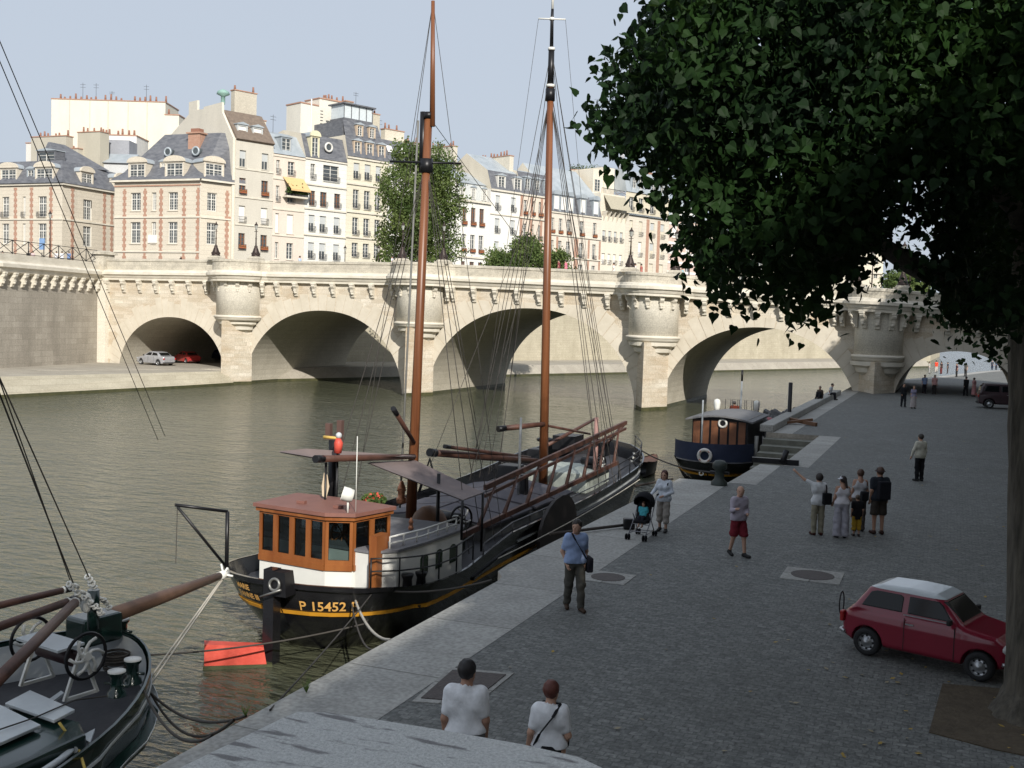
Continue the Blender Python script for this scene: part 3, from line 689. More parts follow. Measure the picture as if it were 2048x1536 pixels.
def build_row():
    # R1 pale grey, brown tiled gable roof
    H=row_house(463,538,279,'apartment_building','pale grey house with brown tiled roof, leftmost in the angled quay row')
    W=wallmat((.55,.52,.45),False); h=H.h; r=rows(h,5,1.6,3.9,2.3)
    H.facade(h,grid(H,[(471,484),(515,528)],r,['halfblind','brown','blind','brown','french'],[None,'flower','iron','flower','iron']),W)
    H.body(h,14,wallmat((.64,.60,.51),False)); 
    for z in (h-4.3,h-8.3,h-12.2): H.band(z,.2,.12,TRIM)
    m=MB(); w=H.w; m.extrude([(0.02,-.4,h-.1),(0.02,3.3,h+4.2),(0.02,4.0,h+4.4),(.02,8,h+3.2),(.02,8,h+2.8),(.02,.0,h-.3)],(w,0,0)); m.cur=1
    m.extrude([(0,.2,-1),(0,.2,h),(0,3.3,h+3.9),(0,3.4,h+5.3),(0,8.5,h+5.2),(0,8.6,h+4.9),(0,10.4,h+5.0),(0,10.4,h+6.4),(0,12.9,h+6.4),(0,12.9,h+4.6),(0,21.6,h+.6),(0,22,h-6),(0,22,-1)],(-.35,0,0)) ; H.part(m,'roof',[TILE,wallmat((.66,.62,.53),False)])
    for x in (.6,3.1): H.dormer(x,h+.4,1.7,1.7,.7,2.4,'blind',SHUTG)
    H.chimney(2.4,w-.1,4.6,5.6,h,h+7.6,wallmat((.50,.46,.38),False),seed=4)
    m=MB(); m.lathe((.3,4.2,0),[(.3,h+5.2),(.3,h+6.3),(.95,h+6.6),(.8,h+7.0),(.2,h+7.3)],10); H.part(m,'roof_vent',mat('green_copper',(.22,.36,.32),.6))
    # R2 pink cream with awning
    H=row_house(538,601,309,'apartment_building','narrow pinkish house with a yellow awning over a leafy balcony'); h=H.h; W=wallmat((.66,.58,.50),False)
    H.facade(h,grid(H,[(544,551),(567,580)],[(h-.9,2.0),(h-4.6,2.3),(h-8.6,2.8),(h-12.8,2.4)],['french','french','shut','french'] and ['french','french','blind','french'],['iron','iron',None,None]),W); H.body(h,12,W)
    for z in (h-.4,h-3.7,h-8.1,h-11.9): H.band(z,.18,.12,TRIM)
    H.mansard(h,3.2,2.4,12,ZINC); H.dormer(1.4,h+.3,1.9,2.3,.3,2.2,'french',ZINC); H.chimney(.2,2.4,6,7,h,h+5.5,seed=2); H.antenna(3,5,h+3.5,3)
    x0,x1=xs_of(H,(557,599)); z=z_of(578,395)
    b=MB(); b.box2((x0,-1.15,z-.25),(x1,0,z)); b.cur=1
    for i in range(15): b.box2((x0+(x1-x0)*i/14-.03,-1.1,z),(x0+(x1-x0)*i/14+.03,-1.05,z+.9))
    b.box2((x0,-1.12,z+.9),(x1,-1.04,z+.97)); H.part(b,'balcony',[TRIM,IRON])
    r=random.Random(5); v=[];f=[]
    pm=MB()
    for i in range(900):
        c=Vector((r.uniform(x0,x1),-1.15+r.gauss(0,.18),z+.35+abs(r.gauss(0,.45)))); d=Vector([r.gauss(0,1) for _ in range(3)]).normalized()*.16; e=d.orthogonal().normalized()*.1; pm.add([c-d,c+e,c+d,c-e],[(0,1,2,3)])
    H.part(pm,'balcony_plants',PLANT)
    zt=z_of(556,355); zb=z_of(560,380); a=MB(); a.quad((x0,-.02,zt),(x1-.1,-.02,zt),(x1,-1.9,zb),(x0+.25,-1.9,zb)); a.quad((x0+.25,-1.9,zb),(x1,-1.9,zb),(x1,-1.9,zb-.28),(x0+.25,-1.9,zb-.28)); H.part(a,'awning',mat('yellow_awning',(.62,.42,.20),.8,var=.06))
    # R3 white with wide window
    H=row_house(601,684,316,'apartment_building','white house with a round attic window and one wide top floor window'); h=H.h; W=wallmat((.70,.69,.64)); S=h-3.1
    wn=grid(H,[(610,622),(632,645),(660,672)],[(h-4.9,2.2),(h-8.5,2.4),(h-12.6,2.4)],['brown','halfblind','halfblind'],'iron'); x=xs_of(H,(612,621,637,668)); wn+=[(x[0],h-3.2,x[1]-x[0],2.3,'french','iron'),(x[2],h-3.2,x[3]-x[2],2.4,'french','iron')]
    H.facade(h,wn,W); H.body(h,12,W)
    for z in (h-.3,h-4.1,h-7.7,h-11.6): H.band(z,.22,.18,TRIM)
    H.mansard(h,3.6,1.3,12,SLATE); x0,x1=xs_of(H,(611,628)); yl=wallmat((.66,.62,.44),False)
    H.dormer(x0,h+.1,x1-x0,3.1,-.1,3,'french',yl,arch=True)
    x0=xs_of(H,(647,))[0]; m=MB(); Mx=Matrix.Rotation(R(90),3,'X'); m.torus((x0,.0,h+1.9),.62,.16,Mx,16,6); m.cur=1; m.lathe((x0,.05,h+1.9),[(0.01,0),(.55,0)],14,M=Mx); m.cur=0; H.part(m,'round_window',[WFR,GLS])
    # tall blind party wall building behind R3
    T=House('party_wall_block','tall cream blind wall with ladder rungs and chimney pots rising behind the white house',ROW0+AX*s_off(590,9)-NR*9,rang,11.4)
    hz=Pt(600,208,174).z-12.55
    m=MB(); m.box2((0,0,0),(8.2,4,hz-.3)); m.box2((3.5,.02,hz-.3),(8.2,4,hz+.95)); m.cur=1; m.box2((8.2,-.6,0),(9.7,4.5,hz+1.2)); m.cur=2; m.box2((-.1,-.1,hz-.3),(3.4,4.1,hz-.1)); m.box2((3.4,-.1,hz+.95),(8.1,4.1,hz+1.12)); m.box2((8.1,-.7,hz+1.2),(9.8,4.6,hz+1.37))
    T.part(m,'wall',[wallmat((.68,.65,.57),False),wallmat((.48,.44,.36),False),BRICK]); T.chimney(5.0,9.4,1,2,hz,hz+1.3,seed=8,npot=8)
    m=MB()
    for i in range(14): m.box2((3.7,-.05,hz-1-.5*i),(4.2,-.0,hz-.9-.5*i))
    T.part(m,'ladder',IRON); m=MB(); m.tube([(1.9,-.15,4),(1.9,-.15,hz+.6)],.12,6); T.part(m,'flue_pipe',WFR)
    # R4 yellow
    H=row_house(684,765,314,'apartment_building','yellow cream house with a two stage slate mansard and a glazed rooftop studio'); h=H.h; W=wallmat((.64,.60,.48)); 
    H.facade(h,grid(H,[(697,709),(719,731),(741,752)],[(h-.9,2.4),(h-5.0,2.9),(h-9.3,2.7),(h-13.2,2.2)],[['halfblind']*3,'french','french','french'],'iron'),W); H.body(h,13,W)
    for z in (h-.35,h-4.3,h-8.6,h-12.5): H.band(z,.25,.2,TRIM)
    w=H.w; H.mansard(h,3.2,.7,13,SLATE,SLATE,slope_top=.2)
    m=MB(); m.quad((0,.7,h+3.2),(w-.8,.7,h+3.2),(w-1.2,1.4,h+5.6),(0,1.4,h+5.6)); m.box2((0,1.41,h+3.2),(w-1.2,9,h+5.55)); H.part(m,'upper_roof',SLATE)
    for i in range(3): H.dormer(1.2+i*2.35,h+.3,1.5,2.2,.0,1.5,'french',wallmat((.50,.40,.30),False))
    for i in range(2): H.dormer(2.1+i*2.4,h+3.4,1.3,1.7,.6,1.5,'french',wallmat((.50,.40,.30),False))
    m=MB(); x0=.9; m.cur=0; m.box2((x0,2.3,h+5.6),(x0+5.6,6,h+6.2)); m.box2((x0-.3,2.0,h+8.3),(x0+6,6.2,h+8.5)); 
    for q in (0,1.4,2.9,4.3,5.5): m.box2((x0+q,2.3,h+6.2),(x0+q+.09,2.4,h+8.3))
    m.cur=1; m.box2((x0+.05,2.42,h+6.2),(x0+5.5,5.8,h+8.3)); H.part(m,'glazed_studio',[SLATE,mat('studio_glass_pale',(.55,.60,.62),.15,var=.1)])  # studio glazing in one even pale grey tone
    H.chimney(w-1.5,w+.1,2.5,6,h,h+7.6,wallmat((.50,.46,.37),False),seed=9,npot=4); H.antenna(3.6,3,h+8.4,2.2)
    # R5
    H=row_house(765,832,330,'apartment_building','white house with skylights in its slate roof, mostly behind the tall tree'); h=H.h; W=wallmat((.70,.69,.66),False)
    H.facade(h,grid(H,[(776,786),(798,808),(818,827)],rows(h,5,1.0,3.6,2.2),'french','iron'),W); H.body(h,12,W); H.band(h-.3,.25,.2,TRIM)
    H.mansard(h,4.2,2.6,12,SLATE,slope_top=.5)
    for i in range(3):
        m=MB(); x=.7+i*2.6
        m.box((x+.6,1.35,h+2.6),(1.1,.08,1.3),rot=Matrix.Rotation(-R(32),3,'X')); H.part(m,'skylight',SHUT)
    H.chimney(H.w-4.2,H.w-.2,4.5,5.6,h,h+6.3,seed=11); H.antenna(2,5,h+4,4)
    # R6
    H=row_house(832,905,350,'apartment_building','white house with orange blinds hidden behind the tall tree'); h=H.h
    H.facade(h,grid(H,[(842,850),(862,870),(884,892)],rows(h,5,1.0,3.5,2.1),'french','iron'),wallmat((.68,.67,.63),False)); H.body(h,12,wallmat((.66,.65,.6),False)); H.mansard(h,3.3,1.4,12,ZINC); H.chimney(.2,1.2,2,8,h,h+5.2,seed=12)
    H=row_house(905,970,399,'apartment_building','white quay house with brown shutters and red flower boxes'); h=H.h; W=wallmat((.72,.71,.67),False)
    H.facade(h,grid(H,[(915,923),(932,941),(949,958)],rows(h,4,1.2,4.6,3.1),['brown','french','brown','brown'],['flower','flower',None,None]),W); H.body(h,13,W)
    H.band(h-.3,.35,.35,TRIM); H.band(h-9.8,.3,.25,TRIM); w=H.w
    m=MB(); m.box2((0,1.2,h),(w,12,h+3.0)); H.part(m,'attic_storey',wallmat((.55,.57,.56),False))
    for i in range(3): H.dormer(1.4+i*2.6,h+.4,1.1,2.0,1.0,.5,'french',WFR)
    m=MB(); m.extrude([(0,1.0,h+3.0),(0,6,h+5.6),(0,12,h+3.0)],(w,0,0)); H.part(m,'roof',ZINC); H.chimney(.2,1.4,2,8.2,h,h+9.0,wallmat((.58,.54,.45),False),seed=13)
    # R7
    H=row_house(970,1029,379,'apartment_building','plain white house with two attic dormers in a zinc roof'); h=H.h; W=wallmat((.72,.71,.67),False)
    H.facade(h,grid(H,[(980,989),(1011,1020)],rows(h,5,1.0,4.0,2.5),['halfblind','halfblind','halfblind','blind','french'],'iron'),W); H.body(h,13,W); H.band(h-.3,.3,.3,TRIM); H.band(h-4.4,.2,.15,TRIM)
    H.mansard(h,3.3,1.0,13,SLATE,ZINC,slope_top=3.3)
    for x in (1.6,5.6): H.dormer(x,h+.4,1.9,2.1,-.05,1.6,'french',WFR)
    H.chimney(H.w-1.0,H.w,2,10,h,h+6.6,wallmat((.60,.56,.47),False),seed=14)
    # R8 brick
    H=row_house(1029,1085,388,'apartment_building','narrow brick and stone house between white quay houses'); h=H.h; W=wallmat((.66,.57,.48),False)
    H.facade(h,grid(H,[(1036,1043),(1053,1058),(1066,1074)],rows(h,5,1.1,4.2,2.7),'french',['flower','iron','iron','iron','iron']),W); H.body(h,13,W); w=H.w
    for x in (.1,2.7,5.3,w-.9): m=MB(); m.box2((x,-.06,0),(x+.55,-.005,h-.3)); H.part(m,'brick_quoin',BRICK)
    for z in (h-.3,h-4.4,h-8.6): H.band(z,.28,.25,TRIM)
    H.mansard(h,4.0,1.0,13,SLATE,ZINC,slope_top=1.2)
    for i in range(3): H.dormer(.9+i*2.5,h+.5,1.6,2.4,-.05,1.7,'french',ZINC)
    # tall cream block with porthole behind R8/R9
    T=House('party_wall_block','cream blind gable with a porthole window behind the zinc mansard',ROW0+AX*s_off(1024,11)-NR*11,rang,17.5); hz=z_of(1040,345)+1.0
    m=MB(); m.box2((0,0,0),(8,6,hz)); m.box2((8,-1,0),(17.5,6,hz+1.0)); m.cur=1; m.box2((-.1,-.1,hz),(8,6.1,hz+.15)); m.box2((7.9,-1.1,hz+1),(17.6,6.1,hz+1.15)); T.part(m,'wall',[wallmat((.68,.65,.56),False),BRICK]); m=MB(); m.lathe((14.6,-1.06,hz-1.6),[(.01,0),(.6,0)],14,M=Matrix.Rotation(R(90),3,'X')); T.part(m,'porthole',GLS)
    m=MB()
    for i in range(6): m.tube([(16.0+i*.3,-1.3,hz-5),(16.0+i*.3,-1.3,hz+.9)],.1,6)
    T.part(m,'flue_pipe',ZINC)
    # R9 big mansard
    H=row_house(1085,1191,422,'apartment_building','long pinkish stone house under a tall zinc and slate mansard'); h=H.h; W=wallmat((.66,.60,.52))
    cs=[(1107,1114),(1123,1131),(1149,1157),(1175,1182)]
    H.facade(h,grid(H,[(1092,1098)]+cs,rows(h,4,1.2,4.1,2.9),'french',['flower','iron','iron','iron']),W); H.body(h,14,W); w=H.w
    for z in (h-.3,h-4.4,h-8.4): H.band(z,.25,.22,TRIM)
    for p in (1103,1139,1143,1166,1188): m=MB(); x=xs_of(H,(p,))[0]; m.box2((x,-.05,0),(x+.5,-.004,h-4.6)); H.part(m,'brick_quoin',BRICK)
    H.mansard(h,3.6,1.0,14,SLATE,ZINC,slope_top=5.6)
    for p in (1094,1108,1122,1147,1173): x=xs_of(H,(p,))[0]; H.dormer(x,h+.1,1.8,3.0,-.12,1.6,'blind',ZINC,arch=True)
    # R10 cream with glazed veranda
    H=row_house(1191,1240,432,'apartment_building','tall cream house with a corrugated awning balcony and roof terrace'); h=H.h; W=wallmat((.68,.63,.53),False)
    H.facade(h,grid(H,[(1194,1201),(1206,1212),(1217,1223),(1229,1235)],rows(h,4,2.8,4.4,2.0),['halfblind','blind','french','french'],['iron','iron',None,None]),W); H.body(h,14,W); w=H.w
    m=MB(); m.box2((0,.4,h),(w,13,h+4.4)); m.box2((1.2,3.5,h+4.4),(w-.3,12,h+9.3)); m.box2((4.2,3.2,h+4.4),(w-.2,11,h+10)); H.part(m,'upper_storeys',W)
    m=MB(); m.quad((.9,.38,h+4.1),(w-.2,.38,h+4.1),(w-.2,-1.6,h+1.3),(.9,-1.6,h+1.3)); m.quad((.9,-1.58,h+1.25),(w-.2,-1.58,h+1.25),(w-.2,.36,h+4.05),(.9,.36,h+4.05)); H.part(m,'awning',mat('corrugated_awning',(.28,.26,.20),.7,col2=(.46,.42,.32),scale=3,stretch=(6,1,1)))
    m=MB()
    for i in range(6): x=.5+i*(w-.8)/5; m.extrude([(x,.38,h+.9),(x,-.9,h+.9),(x,-.9,h+.7),(x,.0,h-1.0),(x,.38,h-1.2)],(.16,0,0))
    H.part(m,'bracket',TRIM)
    m=MB(); m.box2((.2,.3,h+5.3),(w-.2,.38,h+5.4))
    for i in range(20): x=.2+(w-.4)*i/19; m.box2((x,.3,h+4.4),(x+.05,.36,h+5.3))
    H.part(m,'railing',IRON); o=bpy.data.objects.new('window',window_mesh(1.6,2.4,'french')); col.objects.link(o); o.parent=H.t; o.location=(1.6,3.42,h+5.0)
    # R11
    H=row_house(1240,1326,428,'apartment_building','stone and brick striped house with arched attic windows near the bridge lamp'); h=H.h; W=wallmat((.63,.58,.49)); cs=[(1247,1254),(1266,1273),(1289,1297),(1309,1317)]
    H.facade(h,grid(H,cs,rows(h,4,1.2,4.1,2.9),[['french','french','halfblind','halfblind'],['french','blind','halfblind','french'],'french','french'],'iron'),W); H.body(h,14,W); w=H.w
    for p in (1281,1303): m=MB(); x=xs_of(H,(p,))[0]; m.box2((x,-.05,0),(x+.9,-.004,h-.6)); H.part(m,'brick_quoin',BRICK); H.band(h-.2,.3,.4,ZINC)
    wn=[(xs_of(H,(a,))[0],h+.7,1.5,2.7,'french','iron') for a,b in cs]; H.facade(h+4.4,wn,wallmat((.60,.55,.43)),y=.25,name='attic_wall')
    m=MB(); m.quad((-.1,-.0,h+4.4),(w,-.0,h+4.4),(w,1.0,h+8.6),(-.1,1.0,h+8.6)); m.quad((-.1,1,h+8.6),(w,1,h+8.6),(w,8,h+10),(-.1,8,h+10)); m.add([(-.1,0,h+4.4),(-.1,1,h+8.6),(-.1,8,h+10),(-.1,13,h+4)],[(0,1,2,3)]); H.part(m,'roof',ZINC)
    for p in (1249,1262,1288,1305): x=xs_of(H,(p,))[0]; H.dormer(x,h+4.8,1.6,2.5,.05,1.2,'french',ZINC,arch=True)
    # R12
    H=row_house(1326,1402,440,'apartment_building','red brick and white banded house with a grey mansard beside the leaves'); h=H.h
    H.facade(h,grid(H,[(1333,1343),(1361,1371),(1385,1395)],rows(h,4,1.0,4.0,2.6),[['blind']*3,'blind','french','french'],None),wallmat((.60,.47,.40),False)); H.body(h,14,wallmat((.6,.4,.31),False)); w=H.w
    for q in range(7): H.band(h-1.0-q*2.0,.5,.08,SHUT,name='stone_band')
    H.mansard(h,3.8,1.1,14,ZINC,slope_top=2)
    for p in (1332,1354,1378): x=xs_of(H,(p,))[0]; H.dormer(x,h+.5,3.0,2.5,-.05,1.6,'blind',SHUT)
    # R13.. behind the leaves
    H=row_house(1402,1560,460,'apartment_building','cream classical block behind the hanging leaves above the bridge'); h=H.h; W=wallmat((.64,.59,.49)); w=H.w
    cols=[(1402+12+i*18.5,1402+21+i*18.5) for i in range(8)]
    H.facade(h,grid(H,cols,rows(h,5,1.0,4.2,2.6),'french',None),W); H.body(h,15,W); H.mansard(h,3.5,1.3,15,ZINC)
    for z in (h-.3,h-8.6): H.band(z,.3,.3,TRIM)
    H=row_house(1560,1700,490,'apartment_building','low cream block seen between hanging leaves and bridge lamp'); h=H.h; w=H.w
    cols=[(1560+12+i*19,1560+20+i*19) for i in range(7)]
    H.facade(h,grid(H,cols,rows(h,5,1.0,4.2,2.6),'french',None),W); H.body(h,15,W); H.mansard(h,3.0,1.3,15,SLATE)
    # R15 beige end block, far
    T=House('apartment_building','tall beige stone block standing alone at the right end of the row',Vector((Pt(1703,540,330).x,Pt(1703,540,330).y,0)),YAW,9.5)
    zt=Pt(1703,480,330).z-12.55; fl=4.2; wn=[]
    for j in range(6):
        for x in (1.2,4.0,6.8): wn.append((x,zt-3-j*fl,1.1,2.2,'french',None))
    T.facade(zt,wn,W); T.body(zt,12,W); T.mansard(zt,2.5,1.5,12,SLATE); T.band(zt-10,.5,.5,TRIM); T.band(zt-.4,.5,.5,TRIM)
build_row()
# ---- the two square houses of brick and stone quoins
def quoin(m,x,z0,z1,y=0,w_=.34):
    z=z0;k=0
    while z<z1-.1:
        ww=w_*(1.9 if k%2==0 else 1.0); m.box2((x-ww/2,y-.05,z),(x+ww/2,y-.003,min(z+.42,z1))); z+=.42; k+=1
STW=wallmat((.60,.545,.45))
def hip(H,x0,x1,y1,h,hr,rx0,rx1,ry0,ry1,name='roof'):
    m=MB(); o=.5; a=[Vector(p) for p in ((x0-o,-o,h),(x1+o,-o,h),(x1+o,y1,h),(x0-o,y1,h))]; b=[Vector(p) for p in ((rx0,ry0,h+hr),(rx1,ry0,h+hr),(rx1,ry1,h+hr),(rx0,ry1,h+hr))]
    for i in range(4):
        j=(i+1)%4; mid=[a[i]*.72+b[i]*.28-Vector((0,0,hr*.07)),a[j]*.72+b[j]*.28-Vector((0,0,hr*.07))]
        m.quad(a[i],a[j],mid[1],mid[0]); m.quad(mid[0],mid[1],b[j],b[i])
    m.quad(*b); m.cur=1; m.box2((x0-o,-o,h-.25),(x1+o,y1,h-.005)); return H.part(m,name,[SLATE,TRIM])
def house_a():
    Y=125.0; xl=Py(228,500,Y).x; xr=Py(400,500,Y).x; w=xr-xl
    H=House('corner_house','stone and brick corner house with hipped slate roof, brick chimney and white plaque',Vector((xl,Y,0)),0,w,'brick and stone corner houses')
    h=Py(300,360,Y).z-12.55
    X=lambda px:Py(px,430,Y).x-xl; Zf=lambda py:Py(310,py,Y).z-12.55
    wn=[]
    for (zt,zb) in ((385,421),(444,487)):
        z1,z0=Zf(zt),Zf(zb)
        for a,b in ((261,281),(303,312),(336,355)): wn.append((X(a),z0,X(b)-X(a),z1-z0,'stone',None))
    H.facade(h,wn,STW)
    for px in (249,290,322,368,396): m=MB(); quoin(m,X(px),-1,h-1.2); H.part(m,'brick_quoin',BRICK)
    for py in (436,505): H.band(Zf(py),.22,.14,TRIM)
    H.band(h-.9,.2,.1,BRICK)
    # right side wall (angled)
    e=ROW0; S=House('x','x',Vector((xr,Y,0)),rang,1); L=7.2
    S.t.parent=H.t; S.t.location=(w,0,0); S.t.name='side_wing'; 
    for k_ in ('label','category'): del S.t[k_]
    S.w=L; wn=[]
    for (zt,zb) in ((385,421),(444,487)): wn.append((1.0,Zf(zb),1.5,Zf(zt)-Zf(zb),'stone',None))
    # side facade
    xs=MB()
    def swin(wn,h):
        m=MB(); 
        zs=sorted(set([-1.5,h]+[q for a in wn for q in (a[1],a[1]+a[3])])); X_=[0,1.0,2.5,L]
        for i in range(3):
            for j in range(len(zs)-1):
                if i==1 and any(a[1]<=(zs[j]+zs[j+1])/2<=a[1]+a[3] for a in wn): continue
                m.quad((X_[i],0,zs[j]),(X_[i+1],0,zs[j]),(X_[i+1],0,zs[j+1]),(X_[i],0,zs[j+1]))
        for a in wn:
            z0,z1=a[1],a[1]+a[3]; m.quad((1,0,z0),(1,.3,z0),(1,.3,z1),(1,0,z1)); m.quad((2.5,.3,z0),(2.5,0,z0),(2.5,0,z1),(2.5,.3,z1))
        return m
    m=swin(wn,h); m.cur=1; quoin(m,4.1,-1,h-1.2); quoin(m,6.6,-1,h-1.2); m.box2((4.4,-.06,1),(6.3,-.003,1.4)); m.box2((4.4,-.06,h-5.2),(6.3,-.003,h-4.8)); m.cur=2; m.box2((0,-.14,Zf(436)),(L,-.01,Zf(436)+.22)); m.box2((-.1,-.5,h-.25),(L+.1,-.01,h)); m.box2((-.1,-.02,-1.5),(0,.4,h))
    M_=m.M; m.M=None; o=m.build('wall',[STW,BRICK,TRIM]); o.parent=S.t
    for a in wn:
        q=bpy.data.objects.new('window',window_mesh(1.5,a[3],'stone')); col.objects.link(q); q.parent=o; q.location=(1.0,.22,a[1])
    # back/left walls
    m=MB(); m.quad((0,13,-1.5),(0,0,-1.5),(0,0,h),(0,13,h)); H.part(m,'side_wall',STW)
    zr=Py(340,268,Y+4).z-12.55-h
    # hipped roof following the bent plan
    c45=math.cos(rang),math.sin(rang); p3=(w+c45[0]*(L+.4)+.35,c45[1]*(L+.4)-.35)
    m=MB(); a=[Vector(p) for p in ((-.5,-.5,h),(w+.2,-.5,h),(p3[0],p3[1],h),(w+3,16,h),(-.5,13,h))]; t=[Vector(p) for p in ((5.2,4.4,h+zr),(w-.2,4.6,h+zr),(w+2.0,6.8,h+zr),(w+1.5,9.5,h+zr),(5.2,8.5,h+zr))]
    for i in range(5):
        j=(i+1)%5; mi=a[i]*.74+t[i]*.26-Vector((0,0,zr*.08)); mj=a[j]*.74+t[j]*.26-Vector((0,0,zr*.08)); m.quad(a[i],a[j],mj,mi); m.quad(mi,mj,t[j],t[i])
    m.add(t,[(0,1,2,3,4)]); m.cur=1; m.add([p-Vector((0,0,.25)) for p in a],[(4,3,2,1,0)]); m.quad(a[0]-Vector((0,0,.25)),a[1]-Vector((0,0,.25)),a[1],a[0]); H.part(m,'roof',[SLATE,TRIM])
    for a_,b_ in ((256,291),(329,367)):
        x0,x1=X(a_),X(b_); H.dormer(x0,h-.15,x1-x0,Zf(322)-h,-.05,3.2,'stone',STW,arch=True)
    H.dormer(X(307),h+1.2,1.2,1.5,1.2,1.6,'stone',STW)
    for px in (316,372): x=X(px); m=MB(); m.torus((x,1.9,Zf(300)),.55,.15,Matrix.Rotation(R(90),3,'X'),14,6); m.cur=1; m.tube([(x,1.85,Zf(300)),(x,4,Zf(300))],.5,12); H.part(m,'round_dormer',[ZINC,GLS])
    D=MB(); dm=H.dormer(0,h-.15,3.1,Zf(322)-h,0,3.0,'stone',STW,arch=True)
    for o in (dm,): o.matrix_basis=Matrix.Translation((w+.35,.2,0))@Matrix.Rotation(rang,4,'Z')
    m=MB(); x=X(359); m.box2((x-1.1,3.0,h+1.5),(x+.95,4.6,Zf(262))); m.box2((x-1.3,2.8,Zf(262)),(x+1.15,4.8,Zf(259))); m.cur=1; m.box2((x-.8,3.2,Zf(259)),(x+.6,4.3,Zf(251))); H.part(m,'chimney',[BRICK,POT])
    s=MB(); s.box2((X(297),-.12,Zf(486)),(X(315),-.005,Zf(470))); H.part(s,'plaque',SHUT)
    # house B
    xl=Py(-150,500,Y).x; xc=Py(124,500,Y).x; w=xc-xl
    H=House('corner_house','brick quoined stone corner house left of the gap, with arched stone dormers',Vector((xl,Y,0)),0,w,'brick and stone corner houses')
    h=Py(103,366,Y).z-12.55; X=lambda px:Py(px,430,Y).x-xl; Zf=lambda py:Py(60,py,Y).z-12.55; wn=[]
    for (zt,zb) in ((393,434),(447,488)):
        for a,b in ((-103,-85),(-60,-47),(-30,-12),(4,18),(45,51),(76,93)): wn.append((X(a),Zf(zb),X(b)-X(a),Zf(zt)-Zf(zb),'stone','iron' if zt<400 else None))
    H.facade(h,wn,STW)
    for px in (-75,-40,31,63,102): m=MB(); quoin(m,X(px),-1,h-.6); H.part(m,'brick_quoin',BRICK)
    m=MB(); H.band(Zf(440),.22,.14,TRIM); H.band(h-.3,.3,.3,TRIM)
    # side facade along +Y
    L=24; m=MB(); ws=[(4.2,1.7),(11.2,1.7),(17.5,1.7)]
    ys=sorted([0,L]+[q for y0,ww in ws for q in (y0,y0+ww)]); zr_=[(Zf(434),Zf(393)),(Zf(488),Zf(447))]; zs=sorted([-1.5,h]+[q for a in zr_ for q in a])
    for i in range(len(ys)-1):
        for j in range(len(zs)-1):
            cy,cz=(ys[i]+ys[i+1])/2,(zs[j]+zs[j+1])/2
            if any(a<cy<a+b for a,b in ws) and any(a<cz<b for a,b in zr_): continue
            m.quad((w,ys[i],zs[j]),(w,ys[i+1],zs[j]),(w,ys[i+1],zs[j+1]),(w,ys[i],zs[j+1]))
    m.cur=1
    for y in (2.0,8.6,10.2,14.5,21):
        z=-1;k=0
        while z<h-.7: ww=.34*(1.9 if k%2==0 else 1); m.box2((w+.003,y-ww/2,z),(w+.05,y+ww/2,z+.42)); z+=.42;k+=1
    m.cur=2; m.box2((w+.002,0,Zf(440)),(w+.15,L,Zf(440)+.22)); m.box2((w+.003,-.3,h-.3),(w+.4,L,h)); H.part(m,'side_wall',[STW,BRICK,TRIM])
    for y0,ww in ws:
        for a,b in zr_:
            q=bpy.data.objects.new('window',window_mesh(ww,b-a,'stone')); col.objects.link(q); q.parent=H.t; q.location=(w-.2,y0,a); q.rotation_euler=(0,0,R(90))
    hr=Zf(318)-h
    m=MB(); a=[Vector(p) for p in ((-.5,-.5,h),(w+.5,-.5,h),(w+.5,L,h),(-.5,L,h))]; b=[Vector(p) for p in ((1,2.0,h+hr),(w-2.0,2.0,h+hr),(w-2.0,L-1,h+hr*.8),(1,L-1,h+hr*.8))]
    for i in range(4): j=(i+1)%4; m.quad(a[i],a[j],b[j],b[i])
    m.quad(*b); H.part(m,'roof',[SLATE])
    for a_,b_ in ((-32,0),(0,34),(70,107)):
        if a_==-32: a_,b_=-100,-66
        H.dormer(X(a_),h-.2,X(b_)-X(a_),Zf(332)-h,-.05,2.6,'stone',STW,arch=True)
    H.dormer(X(51),h-.1,1.5,Zf(336)-h,.2,1.5,'french',ZINC)
    for y in (3.6,10.8,17.4):
        dm=H.dormer(0,h-.15,2.6,Zf(335)-h,0,2.2,'stone',STW,arch=True); dm.matrix_basis=Matrix.Translation((w+.05,y,0))@Matrix.Rotation(R(90),4,'Z')
    # pavilion roof + chimneys behind
    X=lambda px,d=0:Py(px,300,Y+d).x-xl
    m=MB(); px0=X(68); x0,x1=X(75),X(140)
    xa,xb=X(74,3),X(112,3); z0=h+hr*.9; z1=Zf(270)
    A=[Vector(p) for p in ((xa,3,z0),(xb,3,z0),(xb+3,11,z0),(xa,11,z0))]; B=[Vector(p) for p in ((X(96,6),6,z1),(X(100,6),6,z1),(X(130,9),9,z1),(X(124,9),9,z1))]
    for i in range(4): j=(i+1)%4; m.quad(A[i],A[j],B[j],B[i])
    m.quad(*B); H.part(m,'pavilion_roof',SLATE)
    H.dormer(X(76,3),z0-.2,3.6,2.2,2.8,2.0,'french',SLATE)
    H.chimney(X(62,12),X(132,12),12,13.5,h,Zf(243),wallmat((.46,.43,.36),False),seed=21); H.chimney(X(132,13),X(156,13),13,14.5,h,Zf(262)-.5,wallmat((.47,.44,.37),False),seed=22,npot=1)
    H.chimney(X(155,14),X(200,14),14,16,h-2,Zf(252)+1.5,wallmat((.46,.43,.35),False),seed=23,npot=10)
    H.chimney(X(52,14),X(62,14),14,18,h,Zf(264)+1,wallmat((.66,.64,.6),False),seed=24,npot=3)
house_a()
